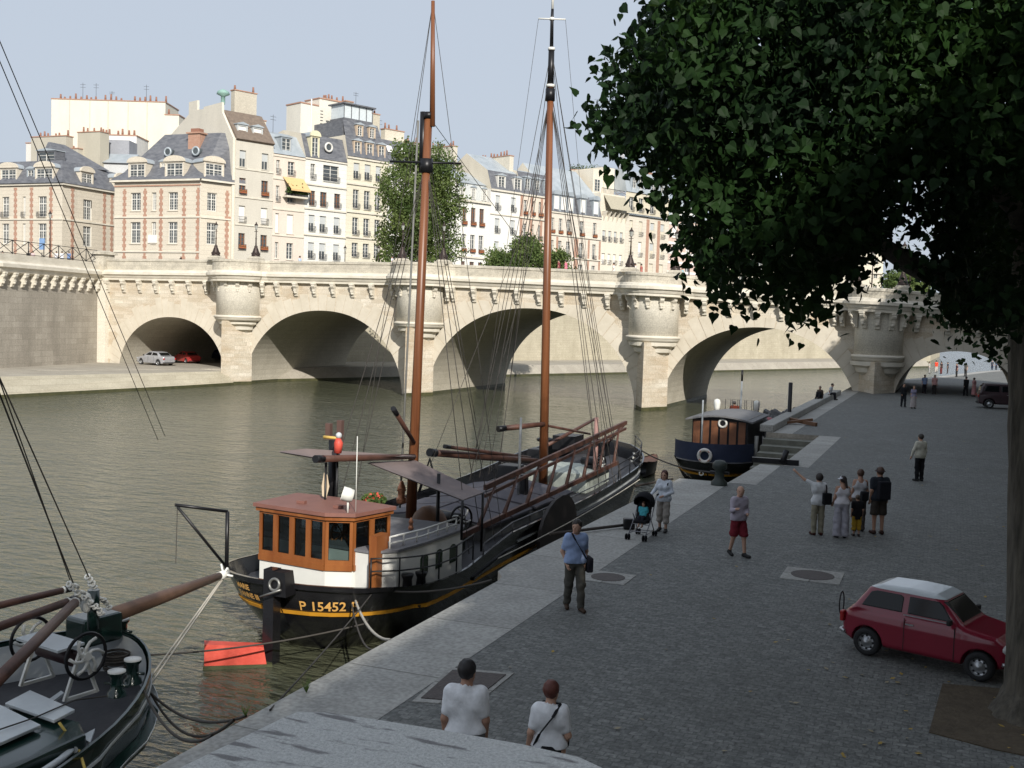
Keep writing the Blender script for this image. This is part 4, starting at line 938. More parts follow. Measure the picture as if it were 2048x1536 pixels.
def backdrop_blocks():
    def blk(name,label,px0,px1,pyt,Z,dep=6,c=(.68,.64,.54),pots=1,seed=1,cat='building',ribs=0,z0=0):
        a=Pt(px0,pyt,Z); b=Pt(px1,pyt,Z); w=(b-a).length; H=House(name,label,Vector((a.x,a.y,0)),YAW,w); zt=a.z-12.55
        m=MB(); m.box2((0,0,z0-1),(w,dep,zt)); m.cur=1; m.box2((-.1,-.1,zt),(w+.1,dep+.1,zt+.18)); H.part(m,'wall',[wallmat(c,False),BRICK]); 
        if ribs:
            m=MB(); r=random.Random(seed)
            for i in range(1,ribs): x=w*i/ribs+r.uniform(-.4,.4); m.box2((x,-.12,0),(x+.12,-.003,zt-.1))
            H.part(m,'flue_rib',wallmat(tuple(q*.8 for q in c),False))
        if pots:
            m=MB(); r=random.Random(seed); n=int(w/.9)
            for i in range(n):
                if r.random()<.25: continue
                x=(i+.5+r.uniform(-.3,.3))*w/n; m.tube([(x,1,zt+.18),(x,1,zt+.18+r.uniform(.5,1.3))],[.2,.15],6)
            H.part(m,'chimney_pot',POT)
        return H,w,zt
    H,w,zt=blk('party_wall_block','huge cream blind wall topped with rows of chimney pots, tallest block at the left',103,331,198,205,8,ribs=6,seed=3)
    for x in (5.5,8,11,17.5): H.antenna(x,1,zt,3.4 if x!=11 else 2)
    blk('party_wall_block','low bright white blind wall below the huge cream one',200,273,270,185,6,(.74,.73,.70),seed=6)
    blk('party_wall_block','small cream chimney wall between the huge cream wall and the gable',330,358,230,190,5,seed=7)
    H,w,zt=blk('back_house','grey plastered house with zinc roof filling the gap between the corner houses',190,262,325,176,9,(.52,.53,.53),0)
    m=MB(); m.quad((-.2,-.4,zt),(w+.2,-.4,zt),(w+.2,3,zt+1.9),(-.2,3,zt+1.9)); m.box2((0,3,zt),(w,8,zt+1.85)); H.part(m,'roof',ZINC)
    m=MB(); m.box2((0,3.2,zt+1.85),(w*.75,7,zt+4.2)); H.part(m,'attic_storey',wallmat((.30,.31,.34),False)); 
    for x,z in ((1.2,-4),(3.2,-4),(1.2,-8.5),(3.2,-8.5)):
        m=MB(); m.box2((x,-.05,zt+z),(x+.9,.05,zt+z+2.1)); H.part(m,'window',GLS)
    # far roofs at right with spire
    blk('party_wall_block','pale wall with a roof garden behind the terrace house',1142,1200,340,235,6,seed=31,pots=0)
    H,w,zt=blk('party_wall_block','brown brick chimney stack behind the striped house',1283,1318,347,238,4,(.40,.30,.25),seed=33)
    t=thing('lattice_tower','slender pale iron lattice spire far beyond the rooftops','tower',Pt(1244,420,1500))
    m=MB(); base=Pt(1244,420,1500); top=Pt(1244,298,1500); wv=_r*9
    for i in range(12):
        f0,f1=i/12,(i+1)/12; z0=base.lerp(top,f0); z1=base.lerp(top,f1); w0=10*(1-f0)+1.2; w1=10*(1-f1)+1.2
        for a,b in ((-1,-1),(1,1),(-1,1),(1,-1)): m.tube([z0+_r*w0*a,z1+_r*w1*b],.9,4)
    m.build('lattice',mat('pale_iron',(.42,.42,.44),.8),t)
backdrop_blocks()
# ================================================================== BOATS
BLK=mat('black_hull_paint',(.010,.010,.012),.22,var=.3,scale=1.5,spec=.6,bump=.06,bscale=2,coat=.3)
YEL=mat('yellow_stripe_paint',(.72,.34,.03),.45,var=.08); WHT=mat('white_boat_paint',(.68,.68,.64),.45,var=.05,scale=2)
VAR=mat('varnished_wood',(.19,.058,.016),.35,col2=(.29,.105,.03),scale=3,stretch=(1,1,.15)); BROOF=mat('brown_roof_paint',(.20,.09,.07),.6,var=.12,scale=2)
MASTW=mat('mast_wood',(.11,.038,.016),.4,col2=(.22,.085,.034),scale=2.5,stretch=(3,3,.1)); SPAR=mat('spar_wood',(.06,.026,.018),.55,col2=(.115,.052,.036),scale=3)
DECKD=mat('dark_deck',(.035,.035,.04),.6,var=.25,scale=2,bump=.2); HATCH=mat('hatch_canvas',(.085,.08,.095),.75,var=.12,scale=1.5); CANV=mat('awning_canvas',(.17,.135,.13),.8,var=.1,scale=1.2,bump=.1)
ROPE=mat('dark_rope',(.05,.045,.04),.9); ROPEW=mat('pale_rope',(.45,.42,.36),.9); REDP=mat('red_paint',(.50,.055,.035),.55,col2=(.60,.09,.06),scale=5,bump=.2); IRN=mat('black_iron',(.014,.014,.016),.4,metal=.4,var=.2)
GRNP=mat('dark_green_hull_paint',(.006,.022,.018),.2,var=.3,scale=1.5,spec=.6,coat=.3); WOODF=mat('brown_plank',(.20,.10,.05),.6,col2=(.13,.065,.035),scale=3)
BLUEC=mat('blue_canvas',(.012,.02,.05),.8,var=.15); GREYL=mat('pale_grey_paint',(.50,.53,.54),.5,var=.06); BRASS=mat('copper_lamp',(.5,.22,.12),.35,metal=.6)
WGL=mat('wheelhouse_glass',(.03,.045,.05),.08,var=.4,scale=1.2,spec=.8)
def hull(name,x0,y0,L,hb,sheer,keel,mat_,parent,ang=0.0,stern=.5,bow=.5,tumble=.0,nst=34,sternfull=.62,tum=0.0):
    """returns pt(u,side,v): u 0 stern..1 bow, side -1/+1, v 0 keel .. 1 rail; builds hull skin"""
    def half(u):
        a=sternfull; 
        s=min(1,(u/.13))**.5 if u<.13 else 1.0
        s=max(0,1-(1-min(1,u/.13))**2.6)**.5
        t=max(0,1-max(0,(u-.80)/.20)**2.2)**.62
        return hb*s*t
    def pt(u,side,v,out=0.0):
        h=half(u); z1=sheer(u); z=keel+(z1-keel)*v
        q=v**.35 if v>0 else 0
        taper=1-(1-q)*(1.0 if (u<.1 or u>.88) else .5)
        # rounder stern overhang: pull in near keel
        yy=u*L
        if u<.14: yy+=max(0,1-v)**1.6*1.6*(1-u/.14)
        if u>.86: yy-=max(0,1-v)**1.5*1.3*(u-.86)/.14
        bl=4*v*(1-v) if 0<v<1 else 0
        if u>.9: yy+=tum*2.6*bl
        x=side*(h*taper*(1+tum*bl)+out); 
        c,s_=math.cos(ang),math.sin(ang)
        return Vector((x0+x*c-yy*s_, y0+x*s_+(yy-(out if u<.03 else 0))*c, z))
    m=MB(); vs=[0,.06,.15,.3,.45,.6,.75,.88,1.0]; us=[i/nst for i in range(nst+1)]; us=sorted(set(us+[.004,.012,.022,.035,.05,.07,.1]+([.955,.965,.975,.984,.991,.996] if tum else [])))
    for side in (-1,1):
        secs=[[pt(u,side,v) for v in vs] for u in us]; k=len(m.f); m.loft(secs)
        if side==1: m.f[k:]=[f[::-1] for f in m.f[k:]]
    m.build(name,mat_,parent); return pt,half,us
def band_on(pt,us,z_of_u,hh,out,mat_,name,parent,sides=(-1,1),u0=0,u1=1,zk=None,sheer=None,keel=0,inn=0):
    uu=[u for u in us if u0<=u<=u1]
    for side in sides:
        m=MB(); secs=[]
        for u in uu:
            z=z_of_u(u); v0=(z-keel)/(sheer(u)-keel); v1=(z+hh-keel)/(sheer(u)-keel)
            a=pt(u,side,v0,inn);b=pt(u,side,v0,out);c=pt(u,side,min(v1,1.05),out);d=pt(u,side,min(v1,1.05),inn); secs.append([a,b,c,d])
        m.loft(secs,smooth=False,closed=False); m.build(name,mat_,parent)
def flat_cap(pt,us,v,mat_,name,parent,inset=0,u0=0,u1=1,zoff=0):
    m=MB(); uu=[u for u in us if u0<=u<=u1]; secs=[]
    for u in uu:
        a=pt(u,-1,v,-inset);b=pt(u,1,v,-inset)
        if (b-a).length<.02 or (pt(u,1,1)-pt(u,-1,1)).length<2*inset: mm=(pt(u,-1,v)+pt(u,1,v))/2; a=b=mm
        secs.append([a+Vector((0,0,zoff)),b+Vector((0,0,zoff))])
    m.loft(secs,smooth=False); m.f=[f[::-1] for f in m.f]; return m.build(name,mat_,parent)
def line(p,q,r=.012,m=None,mt=ROPE,name='rigging_line',parent=None,sag=0):
    p=Vector(p);q=Vector(q); b=MB(); n=10 if sag else 1
    b.tube([p.lerp(q,i/n)-Vector((0,0,sag*4*(i/n)*(1-i/n))) for i in range(n+1)],r,5,cap=False); return b.build(name,mt,parent)
def block(c,parent,s=.1):
    b=MB(); b.sph(c,s,8,(.6,.9,1.3)); return b.build('pulley_block',IRN,parent)
def barge():
    D=Vector((-.45,-.1,0)); g=globals(); Py=lambda *a:g['Py'](*a)-D; Pz=lambda *a:g['Pz'](*a)-D
    T=thing('sailing_barge','long black two masted sailing barge with yellow stripe, wooden wheelhouse and white stern cabin','boat',(-13.8,21.2,0))
    x0,y0,L,hb=-13.75,21.2,25.9,2.75
    sheer=lambda u:1.55+.3*max(0,(.14-u)/.14)**1.3+.42*min(1,max(0,(u-.17)/.12))+.85*max(0,(u-.5)/.5)**2
    pt,half,us=hull('hull',x0,y0,L,hb,sheer,-.35,BLK,T)
    kz=-.35
    band_on(pt,us,lambda u:.93+.12*max(0,(.16-u)/.16)**1.2+.25*max(0,(u-.12))*1.2,.1,.02,YEL,'yellow_stripe',T,u1=.42,sheer=sheer,keel=kz)
    band_on(pt,us,lambda u:sheer(u)-.1,.12,.07,BLK,'rub_rail',T,sheer=sheer,keel=kz)
    band_on(pt,us,lambda u:sheer(u)-.42,.05,.03,GREYL,'rub_rail',T,sides=(1,),u0=.3,sheer=sheer,keel=kz)
    band_on(pt,us,lambda u:sheer(u)-.62,.08,.06,BLK,'rub_rail',T,sides=(1,),u0=.2,sheer=sheer,keel=kz)
    flat_cap(pt,us,.8,DECKD,'deck',T,inset=.04)
    def dz(u): return kz+(sheer(u)-kz)*.93
    def U(y): return (y-y0)/L
    # lettering wrapped on the stern quarters
    def on_hull(txt,size,side,ustart,zbase,name,ydir=1,mt=YEL):
        vs,fs=text_mesh(txt,size,.006); 
        # arc length table along the rail at the given side
        tab=[(0,0.0)]; n=200; prev=pt(0,side,.8); acc=0
        for i in range(1,n+1):
            u=.45*i/n; p=pt(u,side,.8); acc+=(p-prev).length; prev=p; tab.append((acc,u))
        A=[a for a,b in tab]; Bu=[b for a,b in tab]
        w_=max(v.x for v in vs); out=[]
        for v in vs:
            s=ustart+(v.x if side>0 else (w_-v.x)); u=float(np.interp(s,A,Bu)); z=zbase+v.y; vv=(z-kz)/(sheer(u)-kz)
            p=pt(u,side,vv); q=pt(min(u+.004,1),side,vv); t=(q-p).normalized(); nn=Vector((t.y,-t.x,0))*side; out.append(p+nn*.025)
        m=MB(); m.add(out,fs if side>0 else fs,False); return m.build(name,mt,T)
    GOLD=mat('gold_lettering',(.75,.42,.12),.5,var=.05)
    on_hull('P 15452 F',.34,1,.5,1.2,'lettering',mt=GOLD)
    on_hull('MARIE',.19,-1,.85,1.5,'lettering',mt=GOLD); on_hull('JEANNE III',.19,-1,.6,1.29,'lettering',mt=GOLD)
    # rudder: stock, black head, red blade turned to port
    m=MB(); sx,sy=x0+.0,y0-.06
    m.box2((sx-.14,sy-.25,-.4),(sx+.14,sy+.05,2.2)); m.build('rudder_post',BLK,T)
    m=MB(); a=Vector((sx+.1,sy-.2,-.04)); d=Vector((-.80,-.60,0)); n_=Vector((-d.y,d.x,0))*.16
    m.extrude([a+n_+Vector((0,0,-.6)),a+d*1.5+n_+Vector((0,0,-.6)),a+d*1.5+n_+Vector((0,0,.62)),a+d*.2+n_+Vector((0,0,.50))],-n_*2); m.build('rudder_blade',REDP,T)
    m=MB(); m.extrude([a+n_*1.15+Vector((0,0,-.7)),a+d*1.52+n_*1.15+Vector((0,0,-.7)),a+d*1.52+n_*1.15+Vector((0,0,.13)),a+n_*1.15+Vector((0,0,.1))],-n_*2.3); m.build('rudder_waterline',mat('weed',(.05,.055,.02),.7,bump=.5),T)
    # rudder head box + motor-like quadrant
    m=MB(); m.box((sx+.2,sy-.1,1.9),(.62,.42,.55),taper=.8); m.build('rudder_head',IRN,T)
    m=MB(); m.torus((sx+.22,sy-.34,1.9),.13,.035,Matrix.Rotation(R(80),3,'X')); m.tube([(sx-.05,sy-.5,1.62),(sx+.5,sy-.5,1.85)],.025); m.build('tiller_gear',mat('steel_grey',(.2,.2,.19),.4,metal=.6),T)
    # stern davit on the port quarter
    m=MB(); p=Pz(428,1165,1.55); q=pt(.045,-1,1)
    m.tube([(q.x,q.y,1.5),(q.x,q.y,3.1)],.05); m.tube([(q.x,q.y,3.1),(q.x-.75,q.y-1.05,3.35)],.04); m.tube([(q.x,q.y,1.7),(q.x-.72,q.y-1.0,3.3)],.035); m.build('davit',IRN,T)
    line((q.x-.72,q.y-1,3.3),(q.x-.75,q.y-1,1.9),.01,parent=T)
    # wheelhouse: plan corners (base z=1.55) polygonal front facing aft quarter
    zr=3.3; zs=2.1; zb=1.3
    R_=[Pz(*p,zr) for p in ((493,1010),(600,993),(700,1003),(792,1020),(706,1036),(640,1034),(500,1014))]
    # wall plan: inset from the roof polygon
    W=[Pz(*p,zr) for p in ((500,1030),(556,1033),(600,1037),(648,1040),(706,1043),(738,1036),(768,1030))]
    ctr=sum((Vector((p.x,p.y,0)) for p in R_),Vector())/len(R_)
    roofp=[(p.x,p.y) for p in R_]
    # build a clean symmetrical plan: width across boat, apex aft
    cx=x0+.1; base=[(-15.12,22.5),(-13.1,22.25),(-12.5,22.5),(-12.2,23.75),(-13.6,24.05),(-14.3,24.1),(-15.05,24.1)]
    def wallpanel(a,b,n):
        a=Vector((*a,0));b=Vector((*b,0)); d=(b-a); Lw=d.length; d.normalize(); nn=Vector((d.y,-d.x,0))
        for i in range(n):
            s0=a+d*(Lw*i/n); s1=a+d*(Lw*(i+1)/n); w_=Lw/n; fr=min(.075,w_*.14)
            m=MB()
            def bx(xa,xb,za,zb_,ya,yb): 
                P=[s0+d*xa+nn*ya,s0+d*xb+nn*ya,s0+d*xb+nn*yb,s0+d*xa+nn*yb]; m.prism([(q.x,q.y) for q in P],za,zb_)
            bx(0,fr,zs,zr-.02,-.05,.03); bx(w_-fr,w_,zs,zr-.02,-.05,.03); bx(fr,w_-fr,zs,zs+.13,-.05,.03); bx(fr,w_-fr,zr-.16,zr-.02,-.05,.03)
            o=m.build('window_frame',VAR,T)
            g=MB(); P=[s0+d*fr-nn*.01,s0+d*(w_-fr)-nn*.01]; g.quad(Vector((P[0].x,P[0].y,zs+.13)),Vector((P[1].x,P[1].y,zs+.13)),Vector((P[1].x,P[1].y,zr-.16)),Vector((P[0].x,P[0].y,zr-.16))); g.build('glass',WGLT,o)
    WGLT=bpy.data.materials.new('clear_glass'); WGLT.use_nodes=True; LL=WGLT.node_tree.links; nd=WGLT.node_tree.nodes; nd.clear(); oo=nd.new('ShaderNodeOutputMaterial'); tr=nd.new('ShaderNodeBsdfTransparent'); tr.inputs[0].default_value=(.42,.50,.50,1); gl=nd.new('ShaderNodeBsdfGlossy'); gl.inputs['Roughness'].default_value=.03; mx=nd.new('ShaderNodeMixShader'); fr_=nd.new('ShaderNodeFresnel'); fr_.inputs[0].default_value=1.6
    LL.new(fr_.outputs[0],mx.inputs[0]); LL.new(tr.outputs[0],mx.inputs[1]); LL.new(gl.outputs[0],mx.inputs[2]); LL.new(mx.outputs[0],oo.inputs[0])
    nw=[4,1,2,2,1,1,2]
    for i in range(7): wallpanel(base[i],base[(i+1)%7],nw[i])
    m=MB(); m.prism(base,zb,zs-.02); m.build('wheelhouse_base',WHT,T)
    m=MB()
    for i in range(7):
        a=Vector((*base[i],0)); b=Vector((*base[(i+1)%7],0)); d=(b-a).normalized(); n=Vector((d.y,-d.x,0)); P=[a-n*.02,b-n*.02,b+n*.05,a+n*.05]; m.prism([(q.x,q.y) for q in P],zs-.12,zs+.02)
    m.build('sill_trim',VAR,T)
    c=Vector((sum(p[0] for p in base)/7,sum(p[1] for p in base)/7)); big=[(c.x+(p[0]-c.x)*1.1+(0),c.y+(p[1]-c.y)*1.14) for p in base]
    m=MB(); m.prism(big,zr,zr+.09); m.build('wheelhouse_roof',BROOF,T)
    m=MB(); m.prism([(c.x+(p[0]-c.x)*1.06,c.y+(p[1]-c.y)*1.09) for p in base],zr-.1,zr-.002); m.build('roof_trim',VAR,T)
    # inside: floor, wheel, grasses, table
    m=MB(); m.prism([(c.x+(p[0]-c.x)*.95,c.y+(p[1]-c.y)*.95) for p in base],zs-.15,zs-.012); m.build('interior_floor',WOODF,T)
    r=random.Random(2); m=MB()
    for i in range(160):
        a=r.random()*6.28; k=r.random()*.35; b=Vector((-14.2,22.75,zs)); m.add([b,b+Vector((.03,0,0)),b+Vector((math.cos(a)*k,math.sin(a)*k,.55+r.random()*.35))],[(0,1,2)])
    m.build('dried_grass',mat('dried_grass_stems',(.42,.27,.13),.9),T)
    m=MB(); m.torus((-13.2,23.2,2.7),.32,.035,Matrix.Rotation(R(75),3,'X')); 
    for i in range(8): a=i*math.pi/4; d=Matrix.Rotation(R(75),3,'X')@Vector((math.cos(a),math.sin(a),0)); m.tube([Vector((-13.2,23.2,2.7)),Vector((-13.2,23.2,2.7))+d*.42],.018,5)
    m.build('steering_wheel',VAR,T)
    m=MB(); m.box((-13.5,22.6,zs+.1),(.5,.3,.2)); m.build('white_cushion',WHT,T)
    # searchlight
    m=MB(); sl=Pz(706,1003,4.0); m.tube([(-12.6,22.4,zr+.08),(-12.6,22.4,zr+.45)],.025); Mx=Matrix.Rotation(R(-60),3,'Z')@Matrix.Rotation(R(75),3,'X'); m.lathe((-12.6,22.4,zr+.52),[(.02,-.14),(.15,-.12),(.17,.0),(.17,.14)],12,M=Mx); m.build('searchlight',WHT,T)
    m=MB(); m.tube([(-12.5,22.6,zr+.05),(-12.5,22.6,zr+1.9)],.011,5); m.build('aerial',WHT,T)
    for x,y in ((-14.2,22.9),(-13.1,22.8)): m=MB(); m.box((x,y,zr+.13),(.22,.12,.07)); m.build('roof_fitting',BROOF,T)
    # stern cabin trunk, white with arched windows; roof dark planks, white rail
    cb=[(-11.98,22.5),(-11.55,22.95),(-11.38,24.2),(-11.3,26.0),(-11.5,26.6),(-15.9,26.6),(-16.0,24.2),(-15.4,22.9)]
    m=MB(); m.prism(cb,1.3,2.46); m.build('stern_cabin',WHT,T)
    cc=Vector((-13.6,24.6)); m=MB(); m.prism([(cc.x+(p[0]-cc.x)*1.02,cc.y+(p[1]-cc.y)*1.02) for p in cb],2.46,2.52); m.build('cabin_roof',mat('plank_roof',(.13,.13,.145),.6,col2=(.19,.19,.20),scale=2,stretch=(8,.3,1)),T)
    for y in (24.1,24.85,25.6):
        m=MB(); pr=[(y-.17,1.72),(y+.17,1.72),(y+.17,2.1)]+[(y+.17*math.cos(math.pi*i/6),2.1+.1*math.sin(math.pi*i/6)) for i in range(1,6)]+[(y-.17,2.1)]
        xx=lambda yy:float(np.interp(yy,[22.95,24.2,26.0],[-11.55,-11.38,-11.3]))
        m.extrude([(xx(a)+.012,a,b) for a,b in pr],(-.03,0,0)); o=m.build('cabin_window',mat('cabin_glass',(.03,.05,.03),.15,spec=.7),T)
    m=MB(); m.box2((-12.0,22.4,1.45),(-11.8,22.95,2.9)); m.build('cabin_door',VAR,T)
    m=MB(); rail=[(-11.75,22.95),(-11.5,24.2),(-11.42,26.0)]
    for z in (2.64,2.80): m.tube([(p[0],p[1],z) for p in rail],.025)
    for i in range(7): t=i/6; y=22.95+3.05*t; m.tube([(float(np.interp(y,[22.95,24.2,26],[-11.75,-11.5,-11.42])),y,2.5),(float(np.interp(y,[22.95,24.2,26],[-11.75,-11.5,-11.42])),y,2.80)],.022)
    m.build('cabin_rail',WHT,T)
    m=MB(); pts=[pt(u,1,1,-.08) for u in (.035,.06,.09,.12,.16,.2)]
    for dz_ in (.38,.68): m.tube([p+Vector((0,0,dz_)) for p in pts],.02)
    for p in pts: m.tube([p,p+Vector((0,0,.7))],.022)
    m.build('deck_rail',IRN,T)
    for u in (.075,.095):
        m=MB(); p=pt(u,1,1,-.2); m.lathe(p,[(.13,-.1),(.11,.12),(.15,.22),(.15,.26),(.01,.26)],10); m.build('bollard',IRN,T)
    # masts
    m1=Vector((-14.3,28.0,1.3))-D; 
    def P_at(px,py,Y): return Py(px,py,Y)
    b1=m1; k1=Py(857,232,28.3); t1=Py(866,2,28.3)
    m=MB(); m.tube([b1,b1.lerp(k1,.5),k1],[.16,.13,.115],12); m.build('mast',MASTW,T)
    m=MB(); o1=Vector((-.22,0,0)); lo=b1.lerp(k1,.68)
    m.tube([k1-Vector((0,0,1.6))+Vector((-.16,0,0)),k1+Vector((-.16,0,.12))],.1,8); m.tube([k1+Vector((0,0,-.08)),k1+Vector((0,0,.1))],.15,10); m.build('mast_cap',IRN,T)
    m=MB(); m.tube([k1-Vector((-.13,0,.3)),t1],[.085,.055],8); m.build('topmast',MASTW,T)
    h1=Py(853,325,28.3); m=MB(); m.tube([h1-_r*1.05,h1+_r*1.0],.035,6); m.tube([h1-Vector((0,0,.3)),h1+Vector((0,0,.1))],.19,10); m.build('crosstree',IRN,T)
    b2=Vector((-14.0,38.3,1.5))-D; k2=Py(1101,172,38.6); t2=Py(1106,-40,38.6)
    m=MB(); m.tube([b2,b2.lerp(k2,.5),k2],[.18,.15,.12],12); m.build('mast',MASTW,T)
    mid=Py(1103,98,38.6); m=MB(); m.tube([k2,mid],[.12,.11],10); m.tube([mid,Py(1104,40,38.6),Py(1105,18,38.6)],[.075,.065,.055],8); m.build('mast_head',IRN,T)
    m=MB(); m.tube([Py(1105,18,38.6),t2],[.05,.04],8); m.build('mast_tip',WHT,T); sp=Py(1104,38,38.6)
    for c_,r_ in ((k2,.17),(mid,.13),(sp,.09)): m=MB(); m.tube([c_-Vector((0,0,.05)),c_+Vector((0,0,.05))],r_,10); m.build('white_collar',WHT,T)
    m=MB(); m.tube([sp-_r*.5,sp+_r*.5],.03,6); m.build('white_crosstree',WHT,T)
    m=MB(); m.tube([k2-Vector((0,0,.55)),k2-Vector((0,0,.1))],.18,10); m.build('mast_band',IRN,T)
    line(sp-_r*.5,(-16.6,38.9,1.8),.008,parent=T); line(sp+_r*.5,(-11.3,39.2,1.9),.008,parent=T)
    for dx in (-2.5,2.6):
        for k,dy in enumerate((-.8,-.2,.4,1.0)):
            line(k2-Vector((0,0,.3)),(b2.x+dx,b2.y+dy*1.5,2.0),.013,parent=T)
        for dy in (-1.2,1.6): line(mid,(b2.x+dx,b2.y+dy,2.0),.012,parent=T)
        for dy in (-1.0,-.3,.4): line(h1,(b1.x+dx*.95,b1.y+dy*1.3,1.7),.012,parent=T)
        line(t1,(b1.x+dx*.98,b1.y+.9,1.7),.009,parent=T)
    line(t1,k1+Vector((-.6,0,-2)),.009,parent=T); line(k2,Vector((-13.6,46.8,3.0)),.015,parent=T); line(mid,Vector((-13.6,47.3,3.0)),.012,parent=T); line(k1,k2-Vector((0,0,7)),.01,parent=T); line(k2-Vector((0,0,3)),(-14.2,30.0,3.5),.01,parent=T); line(k2-Vector((0,0,4)),(-14.0,33,3.3),.01,parent=T)
    line(k1-Vector((0,0,1)),(-14.1,33.2,4.6),.012,parent=T)
    m=MB(); m.tube([h1+Vector((-.3,0,1.2)),b1+Vector((-.35,0,1.2))],.03,6); m.build('halyards',mat('grey_rope',(.16,.16,.15),.9),T)
    # booms and gaffs
    def spar(a,b,r,name='boom',mt=SPAR,ends=True):
        m=MB(); m.tube([a,Vector(a).lerp(Vector(b),.5),b],[r,r*1.05,r*.85],10); o=m.build(name,mt,T)
        if ends: m=MB(); d=(Vector(b)-Vector(a)).normalized(); m.tube([Vector(a)-d*.03,Vector(a)+d*.3],r*1.15,10); m.build('boom_end',IRN,T)
    spar(Py(632,918,22.9),Py(828,913,27.9),.085); spar(Py(787,818,26.2),Py(828,885,27.9),.065)
    bm=Py(860,905,31.0); spar(bm,Py(1075,922,38.2),.12); spar(Py(890,893,31.2),Py(1060,915,38),.06); spar(Py(997,858,36.5),Py(1088,848,38.2),.1)
    spar(Py(1088,850,38.3),Py(1180,868,42),.05)
    for a in (Py(860,905,31.0),): 
        m=MB(); q=Vector((a.x,a.y,1.6)); m.tube([a+Vector((-.35,0,-1.3)),a+Vector((0,0,-.2)),a+Vector((.35,0,-1.3))],.05,6); m.build('boom_crutch',IRN,T)
    # canvas awnings
    def sheet(ps,name='awning',mt=CANV,th=.025):
        ps=[Vector(p) for p in ps]; m=MB(); n=8; secs=[]
        for i in range(n+1):
            u=i/n; row=[]
            for j in range(n+1):
                v=j/n; p=(ps[0]*(1-u)+ps[1]*u)*(1-v)+(ps[3]*(1-u)+ps[2]*u)*v; p=p+Vector((0,0,-.12*math.sin(math.pi*v)*math.sin(math.pi*u))); row.append(p)
            secs.append(row)
        m.loft(secs); m.loft([[q-Vector((0,0,th)) for q in r_] for r_ in secs]); return m.build(name,mt,T)
    sheet([Py(735,925,25.6),Py(925,1000,25.2),Py(966,985,27.6),Py(830,920,28.0)])
    sheet([Py(556,903,22.8),Py(640,917,23.3),Py(835,912,27.7),Py(612,897,23.8)])
    for p,z in ((Py(925,1000,25.2),2.4),(Py(966,985,27.6),1.6)): m=MB(); m.tube([p,(p.x,p.y,z)],.035,6); m.build('awning_pole',IRN,T)
    # funnel like black post with chimney, flags
    m=MB(); p=Pz(702,950,4.0); m.tube([(-14.6,25.0,2.5),(-14.6,25.0,4.75)],.13,10); m.build('funnel',IRN,T)
    m=MB(); m.box((-14.75,25.0,5.0),(.14,.14,.35)); m.box((-14.4,25.0,5.08),(.14,.14,.4)); m.box((-14.6,25,4.8),(.5,.16,.1)); m.build('funnel_top',mat('rusty_brown',(.10,.055,.045),.8),T)
    for (px,py0,py1,Y) in ((675,905,985,24.2),(652,925,1000,23.6)): a=Py(px,py0,Y); m=MB(); m.tube([a,(a.x,a.y,2.4)],.03,6); m.build('flag_pole',IRN,T)
    fl=MB(); a=Py(676,884,24.2); fl.tube([a+Vector((0,0,-.28)),a+Vector((.02,0,-.02)),a+Vector((0,0,.1))],[.1,.12,.06],8); fl.build('carved_herald_body',REDP,T)
    fl=MB(); fl.sph(a+Vector((.02,0,.17)),.085,8); fl.cur=1; fl.tube([a+Vector((.05,0,.1)),a+Vector((-.42,0,.1))],[.03,.05],6); fl.build('carved_herald_head',[GREYL,mat('brass_yellow',(.6,.4,.1),.5)],T)
    fl=MB(); a=Py(648,945,23.6); fl.loft([[a+Vector((.0,0,0)),a+Vector((.1,0,-.05))],[a+Vector((-.06,0,-.35)),a+Vector((.14,.04,-.35))],[a+Vector((-.04,0,-.6)),a+Vector((.08,0,-.65))]]); fl.build('furled_flag',mat('flag_cream',(.55,.45,.32),.9),T)
    # hanging flower basket with red flowers
    r=random.Random(9); m=MB(); c=Py(747,1000,26.3)
    for i in range(700):
        d=Vector([r.gauss(0,1) for _ in range(3)]).normalized(); q=c+Vector((d.x*.36,d.y*.36,d.z*.2))*r.uniform(.6,1); t=Vector([r.gauss(0,1) for _ in range(3)]).normalized()*.05; e=t.orthogonal().normalized()*.035; m.cur=0 if r.random()<.82 else 1; m.add([q-t,q+e,q+t,q-e],[(0,1,2,3)])
    m.build('flower_basket',[PLANT,REDP],T)
    # lanterns
    for px,py,Y,s in ((803,985,26.8,1),(822,1048,25.0,.5)):
        a=Py(px,py,Y); m=MB(); m.lathe(a,[(.01,.34*s),(.05*s,.3*s),(.11*s,.15*s),(.13*s,.05*s),(.1*s,.03*s),(.1*s,-.12*s),(.14*s,-.15*s),(.13*s,-.3*s),(.01,-.32*s)],10); m.build('lantern',BRASS,T)
    m=MB(); a=Vector((-12.4,26.9,1.6)); m.tube([a,a+Vector((0,0,2.2))],.05,6); m.build('lamp_post',IRN,T)
    # midship: dark locker, hatches, winches, leeboard
    for (xa,ya,xb,yb,z0,z1,mt,nm) in ((-13.9,26.8,-12.2,28.4,1.3,2.1,mat('dark_green_box',(.025,.035,.025),.6),'deck_locker'),):
        m=MB(); m.box2((xa,ya,z0),(xb,yb,z1)); m.build(nm,mt,T,bevel=.04)
    m=MB(); m.sph((-13.0,27.6,2.05),.62,14,(.9,1,1.15)); m.build('covered_barrel',WOODF,T)
